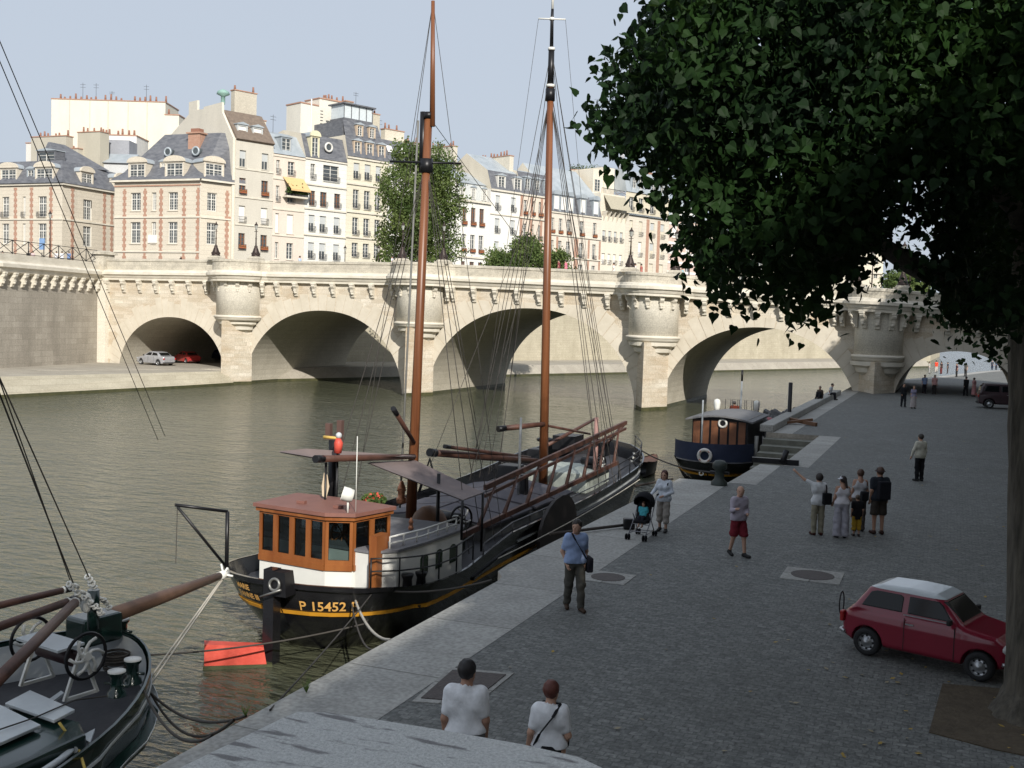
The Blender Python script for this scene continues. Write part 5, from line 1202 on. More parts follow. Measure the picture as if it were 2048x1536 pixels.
    for a,b in ((29.3,32.9),(33.1,37.0)):
        m=MB(); 
        m.extrude([(-15.6,a,1.35),(-15.6,a,1.95),(-13.8,a,2.22),(-12.0,a,1.95),(-12.0,a,1.35)],(0,b-a,0)); m.build('hatch_coaming',mat('dull_grey_coaming',(.16,.16,.155),.6),T)
        for k in range(2):
            ya=a+.05+(b-a)/2*k; yb=ya+(b-a)/2-.12
            for s in (-1,1):
                m=MB(); m.extrude([(-13.8+s*.05,ya,2.27),(-13.8+s*1.95,ya,1.99),(-13.8+s*1.95,ya,1.93),(-13.8+s*.05,ya,2.2)],(0,yb-ya,0)); m.build('hatch_cover',HATCH,T)
    m=MB(); m.box2((-14.9,38.9,1.6),(-12.0,41.8,2.35)); m.build('foredeck_cabin',mat('pale_green_paint',(.44,.48,.43),.6,var=.05),T,bevel=.05)
    for x,y,z,s in ((-12.6,28.9,2.2,.38),(-12.0,40.5,2.6,.3)):
        m=MB(); Mx=Matrix.Rotation(R(60),3,'Z')@Matrix.Rotation(R(90),3,'X'); m.torus((x,y,z),s,.035,Mx); 
        m.cur=1
        for i in range(6):
            a0=i*math.pi/3; m.tube([Vector((x,y,z))+Mx@Vector((math.cos(a0+t*.9)*s*t,math.sin(a0+t*.9)*s*t,0)) for t in (.1,.4,.7,1)],.028,5)
        m.cur=0; m.tube([Vector((x,y,z)),Vector((x-.8,y+.3,z))],.16,10); m.box((x-.3,y+.1,z-.4),(.5,.3,.6)); m.build('winch_wheel',[IRN,WHT],T)
    # leeboard on starboard side
    m=MB(); yc=32.6; xs_=x0+hb+.13; pr=[]
    for i in range(20):
        a=math.pi*2*i/20; pr.append((xs_+.02*math.sin(a),yc+1.55*math.cos(a)*(1.0 if math.cos(a)>0 else 1.25),1.4+1.15*math.sin(a)*(1 if math.sin(a)>0 else 1.15)))
    m.extrude(pr,(.1,0,0)); m.build('leeboard',mat('leeboard_tarred_wood',(.018,.014,.013),.6,var=.3),T)
    # black stays/boxes on deck
    for (x,y,z,sx_,sy_,sz_) in ((-12.9,34.6,2.35,.35,.35,.9),(-14.6,37.7,2.3,.9,.9,.7),(-15.0,41.5,2.5,.7,.8,.7),(-13.0,43.5,2.8,.8,.9,.6)):
        m=MB(); m.box((x,y,z),(sx_,sy_,sz_),taper=.85); m.build('deck_fitting',IRN,T,bevel=.04)
    # wooden ladder-like lowered frame: two long rails with rungs
    A0,A1=Py(908,1068,26.9),Py(1235,925,40.6); B0,B1=Py(965,975,28.2),Py(1232,868,40.6)
    A0=Vector((-11.9,27.2,2.35)); 
    ra=[(Py(915,1075,27.0),Py(1235,925,42.0)),(Py(970,975,29.0),Py(1252,845,43.5))]
    m=MB()
    for a,b in ra: m.beam(a,b,.1,.16)
    m.beam(ra[1][0]+Vector((0,0,-.25)),ra[1][1]+Vector((0,0,-.25)),.07,.1)
    m.build('ladder_rail',SPAR,T)
    for i in range(8):
        t=.06+i*.125; a=ra[0][0].lerp(ra[0][1],t+.03); b=ra[1][0].lerp(ra[1][1],t); m=MB(); m.tube([a,b],[.07,.035],7); m.build('ladder_rung',SPAR,T)
    spar(Py(1095,890,40),Py(1190,838,44),.07,ends=False); spar(Py(1215,885,43),Py(1252,845,45),.07,ends=False); spar(Py(1190,950,40),Py(1193,835,40.5),.09,mt=mat('faded_spar',(.30,.17,.15),.6),ends=False)
    spar(Py(1037,990,33.5),Py(1042,835,33.8),.045,mt=mat('worn_grey_spar',(.22,.23,.24),.6),ends=False)
    # bow fittings, white vent slots
    for k in range(3):
        u=.93; z=sheer(.95)-.25-.17*k; p=pt(.955,1,(z-kz)/(sheer(.955)-kz),.03); m=MB(); m.box(p,(.1,.42,.09),rz=R(28)); m.build('bow_vent',WHT,T)
    m=MB(); pts=[pt(u,1,1,-.05) for u in (.72,.78,.84,.9,.95)]
    for dz_ in (.3,.55): m.tube([p+Vector((0,0,dz_)) for p in pts],.02)
    for p in pts: m.tube([p,p+Vector((0,0,.55))],.02)
    m.build('bow_rail',IRN,T)
    m=MB(); m.torus((-15.4,43.5,3.0),.3,.07); m.box((-14.6,44.2,2.9),(1.0,1.2,.6)); m.build('anchor_windlass',IRN,T)
    # low side rails, mid part
    m=MB(); pts=[pt(u,1,1,.0) for u in (.22,.3,.4,.5,.6,.7)]
    m.tube([p+Vector((0,0,.28)) for p in pts],.02)
    for p in pts: m.tube([p,p+Vector((0,0,.28))],.02)
    m.build('side_rail',mat('dull_rail',(.12,.12,.125),.5),T)
    d=MB(); 
    # small red dinghy on the far side
    T.location+=D
    D=thing('dinghy','small red dinghy lying behind the barge hatches','boat',(-18.2,33,0))
    def lens(D,x,y,L_,b,z,ang,mt,mt2,name='hull'):
        m=MB(); secs=[]
        for i in range(13):
            u=i/12; hb_=b*max(.02,math.sin(math.pi*min(1,u*.75+.25)))**.8; zt=z+.12*(2*u-1)**2
            secs.append([Vector((x,y,0))+Matrix.Rotation(ang,3,'Z')@Vector((sx_*hb_*f,(u-.5)*L_,zz)) for sx_,f,zz in ((-1,1,zt),(-1,.85,z-.3),(0,0,z-.5),(1,.85,z-.3),(1,1,zt))])
        m.loft(secs); m.build(name,mt,D)
        m=MB(); m.loft([[s_[0]-Vector((0,0,.12)),s_[4]-Vector((0,0,.12))] for s_ in secs],smooth=False); m.build('inside',mt2,D)
    q=g['Py'](920,955,34.5); lens(D,q.x,q.y,3.4,.7,1.05,R(75),mat('dinghy_red',(.40,.02,.03),.4),DECKD)
    return T
barge()
def ropes():
    def rp(label,a,b,r=.025,sag=.2,mt=ROPE,n='mooring_rope'): o=line(a,b,r,mt=mt,name=n,sag=sag); tag(o,label,'rope')
    rp('long dark mooring rope from the barge stern low across the water to the left',Pz(0+300,1310,.8),(-12.35,21.95,.9),.022,.12)
    rp('thin line from the barge stern rail down to the near quay edge',(-12.2,22.0,1.6),Pz(540,1420,2.72),.015,.05)
    rp('pale mooring rope hanging from the barge quarter to the quay side',(-12.6,21.95,1.45),Pz(782,1280,2.6),.03,.25,ROPEW)
    rp('dark slack rope beside the pale mooring rope',(-12.7,21.95,1.4),Pz(765,1287,2.5),.02,.5)
    rp('dark rope from the barge quarter along the hull to the quay',(-11.9,22.5,1.6),Pz(985,1160,2.7),.025,.1)
    rp('light spring line running along the black barge side',(-11.1,27,1.6),(-11.0,41,2.0),.018,.12,ROPEW)
    rp('mooring rope from the barge bow to the quay bollard',(-12.2,45.5,2.6),(-7.1,36.7,3.1),.03,.2)
ropes()
def green_barge():
    T=thing('green_barge','dark green hulled barge bow with white bulwarks, winch and bowsprit at lower left','boat',(-13.3,3,0))
    x0,y0,L,hb=-13.5,-9.2,24.4,2.65
    sheer=lambda u:1.55+.75*max(0,(u-.55)/.45)**2
    kz=-.3; pt,half,us=hull('hull',x0,y0,L,hb,sheer,kz,GRNP,T,nst=60,tum=.10)
    band_on(pt,us,lambda u:sheer(u)-.28,.045,.02,GREYL,'white_line',T,sides=(1,-1),u0=.4,sheer=sheer,keel=kz)
    band_on(pt,us,lambda u:sheer(u)-.80,.14,.2,GRNP,'rub_rail',T,sides=(1,-1),u0=.4,sheer=sheer,keel=kz)
    band_on(pt,us,lambda u:sheer(u)-.70,.035,.215,GREYL,'white_line',T,sides=(1,-1),u0=.4,sheer=sheer,keel=kz,inn=.19)
    band_on(pt,us,lambda u:sheer(u)-.03,.07,.05,GRNP,'cap_rail',T,u0=.4,sheer=sheer,keel=kz)
    flat_cap(pt,us,.72,DECKD,'deck',T,inset=.03,u0=.3)
    for side in (-1,1):   # white inner bulwark
        m=MB(); secs=[[pt(u,side,.72,-.06),pt(u,side,.985,-.06)] for u in us if u>.72 or (side<0 and u>.4)]; m.loft(secs,smooth=True)
        m.build('bulwark_inside',GREYL,T)
    def on(px,py,z): return Pz(px,py,z)
    # bow stem knuckle and bowsprit
    bs0=Vector((x0+.2,y0+L-1.0,2.35)); tip=Py(447,1149,18.6)
    bs0=Py(180,1247,14.6)
    m=MB(); m.tube([bs0,bs0.lerp(tip,.5),tip],[.15,.125,.075],12); m.build('bowsprit',mat('bowsprit_brown',(.13,.075,.05),.5,var=.2),T)
    m=MB(); m.box(bs0+Vector((.0,.1,-.1)),(.55,.8,.5),rz=R(-10)); m.build('stem_head',GRNP,T,bevel=.06)
    m=MB(); m.tube([tip-(tip-bs0).normalized()*.15,tip+(tip-bs0).normalized()*.12],.09,8); 
    for d in ((.1,0,.15),(-.1,.05,.2),(.05,.1,.1),(.2,.05,-.02)): m.tube([tip,tip+Vector(d)],.025,5)
    m.build('bowsprit_cap',WHT,T)
    line(tip-Vector((0,0,.08)),pt(.98,1,.72,.02),.02,mt=ROPEW,parent=T); line(tip-Vector((0.03,0,.08)),pt(.985,1,.72,.02),.02,mt=ROPEW,parent=T)
    
    # spars lying to the left, meeting at the stem
    j=Py(160,1195,14.3)
    for a,b,r in ((Py(-60,1225,12.2),Py(128,1180,13.9),.055),(Py(-60,1275,11.6),Py(136,1203,13.9),.065),(Py(-40,1395,8.9),Py(150,1205,13.6),.075)):
        m=MB(); m.tube([a,b],[r*1.1,r],10); m.build('spar',SPAR,T)
        d=(b-a).normalized(); m=MB(); m.tube([b-d*.02,b+d*.16],r*1.1,8); m.build('spar_end',IRN,T); m=MB(); m.tube([b-d*.04,b-d*.0],r*1.18,8); m.build('spar_band',WHT,T)
    # blocks with white chain cluster and stays
    r=random.Random(4)
    for a,b,n in ((Py(140,1165,13.6),Py(205,1230,14.2),16),(Py(178,1155,14.1),Py(188,1178,14.2),6),(Py(190,1190,14.3),Py(216,1213,14.5),8)):
        m=MB()
        for i in range(n):
            p=a.lerp(b,i/(n-1))+Vector((r.uniform(-.04,.04),0,r.uniform(-.04,.04))); m.torus(p,.045,.02,Matrix.Rotation(r.random()*3,3,'X'),8,5)
        m.build('chain',WHT,T)
    m=MB(); m.sph(Py(172,1205,14.0),.13,8,(.8,.8,1.4)); m.build('pulley_block',WHT,T)
    m=MB(); p=Py(187,1205,14.2); m.tube([p+Vector((0,0,.22)),p-Vector((0,0,.45))],.1,10); m.build('stem_post',GRNP,T)
    for a,b in ((Py(-220,640-1500,9.5),Py(148,1168,13.7)),): pass
    top=Vector((-13.2,3.5,15.5))
    line(Py(-35,700,9.5),Py(146,1165,13.7),.012,parent=T); line(Py(-40,650,9.7),Py(140,1160,13.7),.009,parent=T); line(Py(-30,690,10.2),Py(178,1155,14.1),.011,parent=T)
    # mast of the green barge outside the frame carries the stays that cross the sky
    mm=MB(); mm.tube([(-13.6,2.2,1.2),(-13.4,2.2,17)],[.2,.13],12); mm.build('mast',MASTW,T)
    line(Pt(-60,-60,13),Pt(330,872,25),.007,parent=T); line(Pt(-60,-20,13),Pt(316,880,25),.007,parent=T)
    # winch: drum, cover, two spoked wheels on A-frames
    c=Pz(100,1310,2.35)
    wa,wb=Pz(62,1278,2.55),Pz(172,1312,2.55)
    d=(wb-wa).normalized(); up=Vector((0,0,1)); n=d.cross(up)
    Mx=Matrix((d.cross(up),up,d)).transposed()
    for w_ in (wa,wb):
        m=MB(); m.torus(w_,.36,.03,Mx,28,6); m.build('winch_wheel',IRN,T)
        m=MB()
        for i in range(6):
            a0=i*math.pi/3; m.tube([w_+Mx@Vector((math.cos(a0+t*1.1)*.31*t,math.sin(a0+t*1.1)*.31*t,.02)) for t in (.12,.4,.7,1)],[.03,.028,.026,.03],6)
        m.tube([w_-d*.05,w_+d*.06],.07,8); m.build('wheel_spokes',WHT,T)
    m=MB(); P=[wa.lerp(wb,.12)+up*.12,wa.lerp(wb,.88)+up*.12]; m.extrude([P[0]-n*.1,P[1]-n*.1,P[1]+n*.38-up*.02,P[0]+n*.38-up*.02],up*.04); m.build('winch_cover',GREYL,T)
    m=MB(); m.tube([wa.lerp(wb,.2)-up*.1,wa.lerp(wb,.8)-up*.1],.13,12); m.tube([wa,wb],.035,6); m.build('winch_drum',mat('drum_dark_red',(.04,.018,.02),.5),T)
    for w_ in (wa.lerp(wb,.12),wb+d*-.12):
        m=MB(); 
        for s in (-1,1): m.beam(w_+up*.1,w_-up*.68+n*.3*s,.05,.05)
        m.beam(w_-up*.66-n*.3,w_-up*.66+n*.3,.05,.05); m.build('winch_frame',WHT,T)
    # bollards with white tops
    for px,py in ((233,1385),(265,1360),(243,1275)):
        p=Pz(px,py,1.95); m=MB(); m.lathe(p,[(.16,-.05),(.14,.02),(.1,.06),(.1,.26),(.14,.3),(.14,.34)],12); m.tube([p+Vector((-.22,-.02,.13)),p+Vector((.22,.02,.13))],.025,6); m.build('bollard',GRNP,T)
        m=MB(); m.lathe(p,[(.142,.335),(.142,.36),(.005,.365)],12); m.build('bollard_cap',WHT,T)
    # hatch cabin with white lids
    m=MB(); cz=2.05
    P=[Pz(*q,cz) for q in ((-400,1560),(30,1388),(60,1380),(150,1430),(165,1500),(-100,1700))]
    x1=-11.15; m.prism([(-15.4,4.0),(x1,4.0),(x1,11.9),(-11.6,12.25),(-15.2,12.25)],1.2,cz-.05); m.build('hatch_cabin',GRNP,T,bevel=.05)
    for q in (((10,1412),(60,1386),(150,1425),(108,1447)),((-90,1440),(-15,1408),(82,1456),(-10,1497))):
        P=[Pz(*a,cz) for a in q]; m=MB(); m.extrude(P,(0,0,.05)); m.build('hatch_lid',GREYL,T,bevel=.01)
    P=[Pz(*a,1.75) for a in ((92,1407),(122,1386),(128,1390),(100,1411))]; m=MB(); m.extrude(P,(0,0,.04)); m.build('white_plank',GREYL,T)
    P=[Pz(*a,1.75) for a in ((160,1478),(190,1462),(180,1490))]; m=MB(); m.extrude(P,(0,0,.04)); m.build('white_plank',GREYL,T)
    m=MB(); a=[Pz(*q,z) for q,z in (((118,1445),2.12),((140,1475),1.9),((160,1505),1.8),((172,1545),1.9))]; m.tube(a,.02,6); m.build('yellow_rope',mat('yellow_rope_fibre',(.45,.33,.08),.9),T)
    m=MB(); a=[Pz(*q,1.85) for q in ((60,1560),(120,1520),(148,1495),(149,1500))]; m.tube(a,.05,8); m.build('grey_pipe',GREYL,T)
    m=MB()
    for i in range(6): m.torus(Pz(232,1335,1.75)+Vector((0,0,.05*i)),.2+.02*(i%2),.022,None,18,5)
    m.build('coiled_rope',ROPE,T)
    m=MB(); m.tube([Pz(*q,z) for q,z in (((-10,1462),2.15),((70,1435),2.13),((150,1400),2.12),((215,1392),2.1))],.012,5,cap=False); m.build('deck_line',ROPE,T)
    def rp(label,pts,r=.022):
        m=MB(); m.tube(pts,r,6,cap=False); o=m.build('mooring_rope',ROPE); tag(o,label,'rope','mooring ropes of the green barge')
    def sagl(a,b,s,n=12): return [a.lerp(b,i/n)-Vector((0,0,s*4*(i/n)*(1-i/n))) for i in range(n+1)]
    rp('upper black mooring rope from the green bow to the quay weeds',sagl(pt(.965,1,.78,.02),Pz(492,1432,2.6),.25))
    rp('lower black mooring rope from the green bow to the quay weeds',sagl(pt(.965,1,.78,.02),Pz(468,1440,2.5),.45))
    rp('slack black rope crossing the green hull to the quay ring',sagl(pt(.93,1,1,.05),Pz(424,1472,2.6),.35))
green_barge()
def tug():
    T=thing('river_tug','small black tug with wooden cabin, blue canvas and lifebuoy moored by the stone steps','boat',(-11.6,55,0))
    x0,y0,L,hb=-11.0,53.6,24,2.2; sheer=lambda u:1.25+.9*max(0,(u-.5)/.5)**2; kz=-.3
    pt,half,us=hull('hull',x0,y0,L,hb,sheer,kz,BLK,T)
    band_on(pt,us,lambda u:.55+.5*max(0,u-.3),.09,.04,YEL,'yellow_stripe',T,u1=.5,sheer=sheer,keel=kz)
    band_on(pt,us,lambda u:sheer(u)-.06,.08,.05,GREYL,'rub_rail',T,u0=.1,sheer=sheer,keel=kz)
    flat_cap(pt,us,.92,DECKD,'deck',T,inset=.03)
    # blue canvas dodger on the stern rail
    m=MB(); uu=[u for u in us if u<.06]; 
    for side in (-1,1): m.loft([[pt(u,side,1,-.02)+Vector((0,0,.05)),pt(u,side,1,-.02)+Vector((0,0,.95))] for u in us if u<.08])
    m.build('canvas_dodger',BLUEC,T)
    # cabin
    ya,yb=56.6,61.5; xa,xb=x0-1.45,x0+1.45
    m=MB(); m.box2((xa,ya,1.1),(xb,yb,3.25)); m.build('cabin_wall',IRN,T)
    for i in range(6):
        m=MB(); xx=xa+.06+i*(2.84/6); m.box2((xx,ya-.04,1.55),(xx+.36,ya-.005,3.1)); m.build('cabin_panel',mat('cabin_wood',(.22,.09,.04),.5,col2=(.15,.06,.03),scale=2),T)
    m=MB(); n=10; secs=[]
    for y in (ya-.35,yb+.3): secs.append([Vector((x0-1.75+3.5*i/n,y,3.22+.24*math.sin(math.pi*i/n)-.05)) for i in range(n+1)])
    m.loft(secs,smooth=True); m.loft([[p-Vector((0,0,.08)) for p in q] for q in secs]); m.loft([secs[0],[p-Vector((0,0,.08)) for p in secs[0]]]); m.build('cabin_roof',mat('tug_roof_grey',(.14,.14,.145),.7),T)
    m=MB(); Mx=Matrix.Rotation(R(90),3,'X'); m.torus((x0+.15,ya-.08,3.0),.2,.06,Mx,18,6); m.cur=1; m.lathe((x0+.15,ya-.07,3.0),[(.01,0),(.17,0)],14,M=Mx); m.build('porthole',[WHT,IRN],T)
    m=MB(); m.box2((x0-1.4,ya-.9,1.2),(x0+1.5,ya-.05,1.55)); m.box2((x0-.7,ya-.9,1.55),(x0+.4,ya-.3,1.75)); m.build('stern_bench',GREYL,T)
    m=MB(); q=pt(0,1,1)+Vector((-.1,-.08,.35)); m.torus(q,.3,.085,Mx,22,8); m.build('lifebuoy',mat('lifebuoy_white',(.62,.60,.57),.6),T)
    for k in range(4): a=R(45+90*k); m=MB(); m.torus(q+Vector((.3*math.cos(a),0,.3*math.sin(a))),.088,.02,Matrix.Rotation(a,3,'Y'),10,5); m.build('lifebuoy_band',mat('orange_band',(.5,.12,.05),.6),T)
    m=MB(); m.torus(pt(0,1,.62)+Vector((-.3,-.06,0)),.1,.035,Mx,14,6); m.build('hawse_ring',WHT,T)
    m=MB(); p=pt(0,1,1)+Vector((-.35,.3,0)); m.tube([p,p+Vector((.02,-.2,3.1))],.04,8); m.build('flag_pole',GREYL,T)
    m=MB(); a=Py(1480,850,64); m.tube([(a.x,64,1.6),(a.x,64,Py(1484,762,64).z)],.05,8); m.cur=1; m.tube([(a.x,64,Py(1484,762,64).z),(a.x,64,Py(1484,740,64).z)],.06,8); m.build('signal_mast',[GREYL,IRN],T)
    for px,py,Y in ((1434,812,62),(1513,815,64)):
        a=Py(px,py,Y); m=MB(); m.lathe(a,[(.01,.42),(.16,.36),(.2,.2),(.17,-.1),(.1,-.3),(.01,-.34)],10); m.cur=1; m.tube([a-Vector((0,0,.3)),(a.x,a.y,1.9)],.06,6); m.build('white_ventilator',[WHT,GREYL],T)
    m=MB(); 
    for i in range(5):
        a=Py(1450+i*14,830,62); m.tube([(a.x,62,3.0),(a.x,62,3.9),(a.x+.3,62,3.9),(a.x+.3,62,3.0)],.018,5)
    m.build('roof_rail',IRN,T)
    m=MB(); r=random.Random(3)
    for i in range(60): p=Vector((x0+1.35+r.gauss(0,.35),r.uniform(62,72),1.9+r.random()*.7)); m.box(p,(.5,.9,.22),rot=Euler((r.random(),r.random(),r.random()*3)).to_matrix())
    m.build('net_heap',mat('dark_net',(.07,.07,.075),.9,col2=(.16,.16,.16),scale=8,bump=.6),T)
    m=MB(); p=Py(1482,862,60); m.tube([(x0+1.75,57.6,1.3),(x0+1.75,57.6,2.35)],.11,8); m.build('white_fender',WHT,T)
    m=MB(); m.sph((x0+1.4,63.5,2.6),.4,8,(1,1.2,.8)); m.build('pink_bundle',mat('pink_cloth',(.35,.12,.13),.8),T)
    D=thing('rowing_boat','small brown rowing boat tied left of the tug stern','boat',(-14.9,55,0))
    m=MB(); secs=[]
    for i in range(11):
        u=i/10; b=.62*max(.05,math.sin(math.pi*min(1,u*.7+.3)))**.7; zt=.75+.15*(2*u-1)**2; secs.append([Vector((-14.9+s*b*f,55+u*3.6,z)) for s,f,z in ((-1,1,zt),(-1,.8,.1),(0,.0,-.1),(1,.8,.1),(1,1,zt))])
    m.loft(secs); m.build('hull',IRN,D); m=MB(); m.loft([[s[0]-Vector((0,0,.04)),s[4]-Vector((0,0,.04))] for s in secs],smooth=False); m.build('deck',mat('dinghy_brown',(.20,.08,.04),.6),D)
tug()
# ================================================================== SDF modelling tools (people, cars)
def surface_nets(F, lo, h):
    S=F<0; nx,ny,nz=F.shape
    c=np.zeros((nx-1,ny-1,nz-1),np.int8)
    for a in (0,1):
        for b in (0,1):
            for d in (0,1): c+=S[a:nx-1+a,b:ny-1+b,d:nz-1+d]
    act=(c>0)&(c<8); idx=np.argwhere(act)
    if len(idx)==0: return None
    ids=-np.ones(act.shape,np.int64); ids[act]=np.arange(len(idx))
    acc=np.zeros((len(idx),3)); cnt=np.zeros(len(idx))
    cor=[(a,b,d) for a in (0,1) for b in (0,1) for d in (0,1)]
    val={q:F[idx[:,0]+q[0],idx[:,1]+q[1],idx[:,2]+q[2]] for q in cor}
    for p in cor:
        for ax in range(3):
            if p[ax]==1: continue
            q=list(p); q[ax]=1; q=tuple(q); v0,v1=val[p],val[q]; m=(v0<0)!=(v1<0)
            t=np.where(m,v0/np.where(np.abs(v0-v1)<1e-12,1,v0-v1),0)
            P=np.tile(np.array(p,float),(len(idx),1)); P[:,ax]+=t; acc[m]+=P[m]; cnt[m]+=1
    V=np.array(lo)+(idx+acc/cnt[:,None])*h
    fs=[]
    for ax in range(3):
        o1,o2=[(1,2),(2,0),(0,1)][ax]
        sl0=[slice(None)]*3; sl1=[slice(None)]*3; sl0[ax]=slice(0,-1); sl1[ax]=slice(1,None)
        a=S[tuple(sl0)]; b=S[tuple(sl1)]; e=np.argwhere(a!=b); 
        e=e[(e[:,o1]>0)&(e[:,o2]>0)&(e[:,o1]<F.shape[o1]-1)&(e[:,o2]<F.shape[o2]-1)]
        ins=a[e[:,0],e[:,1],e[:,2]]
        def cell(d1,d2):
            q=e.copy(); q[:,o1]-=d1; q[:,o2]-=d2; return ids[q[:,0],q[:,1],q[:,2]]
        q=np.stack([cell(1,1),cell(0,1),cell(0,0),cell(1,0)],1); q[~ins]=q[~ins][:,::-1]; fs.append(q)
    f=np.concatenate(fs); f=f[(f>=0).all(1)]
    return V,f
def grid_pts(lo,hi,h):
    xs=[np.arange(lo[i]-2*h,hi[i]+3*h,h) for i in range(3)]; X=np.meshgrid(*xs,indexing='ij'); return np.stack(X,-1),[x[0] for x in xs]
def cap(P,a,b,ra,rb,fy=1.0):
    a=np.array(a,float);b=np.array(b,float); d=b-a; L=max(1e-9,float(d@d)); Q=P-a; t=np.clip((Q@d)/L,0,1); q=Q-t[...,None]*d
    if fy!=1.0: q=q*np.array([1,1/fy,1])
    return np.sqrt((q*q).sum(-1))-(ra+(rb-ra)*t)
def ell(P,c,r):
    c=np.array(c);r=np.array(r); q=(P-c)/r; k=np.sqrt((q*q).sum(-1)); return (k-1)*r.min()
def smin(a,b,k):
    h=np.clip(.5+.5*(b-a)/k,0,1); return b*(1-h)+a*h-k*h*(1-h)
def poly2(x,z,poly):
    d=np.full(x.shape,1e9); s=np.ones(x.shape); n=len(poly)
    for i in range(n):
        a=poly[i]; b=poly[i-1]; ex,ez=b[0]-a[0],b[1]-a[1]; wx,wz=x-a[0],z-a[1]; t=np.clip((wx*ex+wz*ez)/(ex*ex+ez*ez),0,1)
        d=np.minimum(d,(wx-ex*t)**2+(wz-ez*t)**2)
        c1=z>=a[1]; c2=z<b[1]; c3=ex*wz>ez*wx; fl=(c1&c2&c3)|(~c1&~c2&~c3); s=np.where(fl,-s,s)
    return s*np.sqrt(d)
_cm={}
def cloth(c,rough=.9):
    k=tuple(round(x,3) for x in c)
    if k not in _cm: _cm[k]=mat('fabric_%d'%len(_cm),tuple(c),rough,var=.12,scale=9,bump=.25,bscale=26,spec=.2)
    return _cm[k]
SKIN=mat('skin_light',(.46,.27,.19),.6,var=.06,scale=6); SKIND=mat('skin_tanned',(.36,.20,.135),.6,var=.06,scale=6)
GRIDS={}
def person(label,pos,face,H=1.65,h=.02,top=('tee',(.7,.7,.72)),bottom=('trousers',(.1,.09,.08)),shoes=(.03,.03,.03),hair=('short',(.02,.015,.012)),skin=None,stride=0.0,armL=None,armR=None,sit=False,lean=0.0,headturn=0.0,build=1.0,fem=False,extra=None,group='people on the quay'):
    """local: x right, y front. arms given as (elbow, wrist) in body metres for a 1.75 m figure"""
    T=thing('person',label,'person',pos,face,group); skin=skin or SKIN
    z0=0.0; sw=.152*build*(.93 if fem else 1); hw=.095; 
    if not sit:
        a=stride; hip=[(-hw,0,.92),(hw,0,.92)]; 
        knee=[(-hw-.01,.5*a+.02,.50),(hw+.01,-.3*a+.02,.50)]; ank=[(-hw-.01,.95*a,.085+.0),(hw+.01,-1.0*a,.085+abs(a)*.25)]
        toe=[(-hw-.035,.95*a+.17,.035),(hw+.035,-1.0*a+.15,.03)]
        if a: toe[1]=(hw+.03,-1.0*a+.13,.03)
    else:
        hip=[(-hw,0,.10),(hw,0,.10)]; 
        if sit=='baby' or sit=='edge': knee=[(-hw,.40,.14),(hw,.40,.14)]; ank=[(-hw,.46,-.28),(hw,.46,-.28)]; toe=[(-hw,.62,-.34),(hw,.62,-.34)]
        else: knee=[(-hw,.36,.46),(hw,.38,.44)]; ank=[(-hw,.58,.08),(hw,.6,.08)]; toe=[(-hw,.74,.04),(hw,.76,.04)]
        z0=-.82
    def up(p): return (p[0],p[1]+lean*(p[2]-.9),p[2]+z0)
    sh=[up((-sw,0,1.42)),up((sw,0,1.42))]
    dl=((-sw-.05,-.03,1.14),(-sw-.05,.04,.90)); dr=((sw+.05,-.03,1.14),(sw+.05,.04,.90))
    if stride: dl=((-sw-.06,-.10,1.15),(-sw-.05,-.10,.92)); dr=((sw+.06,.04,1.15),(sw+.04,.16,.94))
    AL=[up(p) for p in (armL or dl)]; AR=[up(p) for p in (armR or dr)]; arms=[AL,AR]
    pel=[up((-.075,0,.95)),up((.075,0,.95))] if not sit else [(-.08,0,.11),(.08,0,.11)]
    wst=up((0,0,1.1)); ch=[up((-.09*build,0,1.30)),up((.09*build,0,1.30))]; nk0=up((0,-.01,1.44)); nk1=up((0,.02,1.56)); hc=up((0,.03,1.615))
    fw=.95 if fem else 1.0
    def torso(P,o=0.0,fl=0.0):
        d=cap(P,pel[0],pel[1],.125*fw+o+fl,.125*fw+o+fl,.85); 
        d=smin(d,cap(P,up((-.03,0,1.05)),up((.03,0,1.05)),.125*build*fw+o+fl*.6,.125*build*fw+o+fl*.6,.8),.08)
        d=smin(d,cap(P,ch[0],ch[1],.125*fw+o,.125*fw+o,.82),.1); d=smin(d,cap(P,(sh[0][0],sh[0][1],sh[0][2]-.01),(sh[1][0],sh[1][1],sh[1][2]-.01),.052+o,.052+o),.09); d=smin(d,cap(P,up((0,-.015,1.40)),up((0,-.01,1.49)),.075+o*.5,.055+o*.3),.06)
        if fem: 
            for s in (-1,1): d=smin(d,ell(P,up((s*.075,.09,1.28)),(.065+o,.06+o,.065+o)),.04)
        return d
    def armd(P,i,o=0.0,f=1.0,f2=1.0):
        e,w_=arms[i]; s=sh[i]; b=build**.5*fw
        if f<=1: ee=tuple(s[k]+(e[k]-s[k])*f for k in range(3)); d=cap(P,s,ee,.052*b+o,(.052-.012*f)*b+o)
        if f2>0:
            ww=tuple(e[k]+(w_[k]-e[k])*f2 for k in range(3)); d=smin(d,cap(P,e,ww,.042*b+o,(.042-.014*f2)*b+o),.03)
        return d
    def legd(P,i,o=0.0,f=1.0,f2=1.0,fl=0.0):
        hp,kn,an=hip[i],knee[i],ank[i]; kk=tuple(hp[k]+(kn[k]-hp[k])*f for k in range(3)); d=cap(P,hp,kk,.092*fw+o,(.092-.032*f)*fw+o+fl)
        if f2>0:
            aa=tuple(kn[k]+(an[k]-kn[k])*f2 for k in range(3)); d=smin(d,cap(P,kn,aa,.058+o+fl,.058-.02*f2+o+fl*1.6),.04)
        return d
    allp=np.array([p for q in (hip,knee,ank,toe,sh,AL,AR,[hc]) for p in q]); lo=allp.min(0)-.2; hi=allp.max(0)+.2
    S=H/1.75
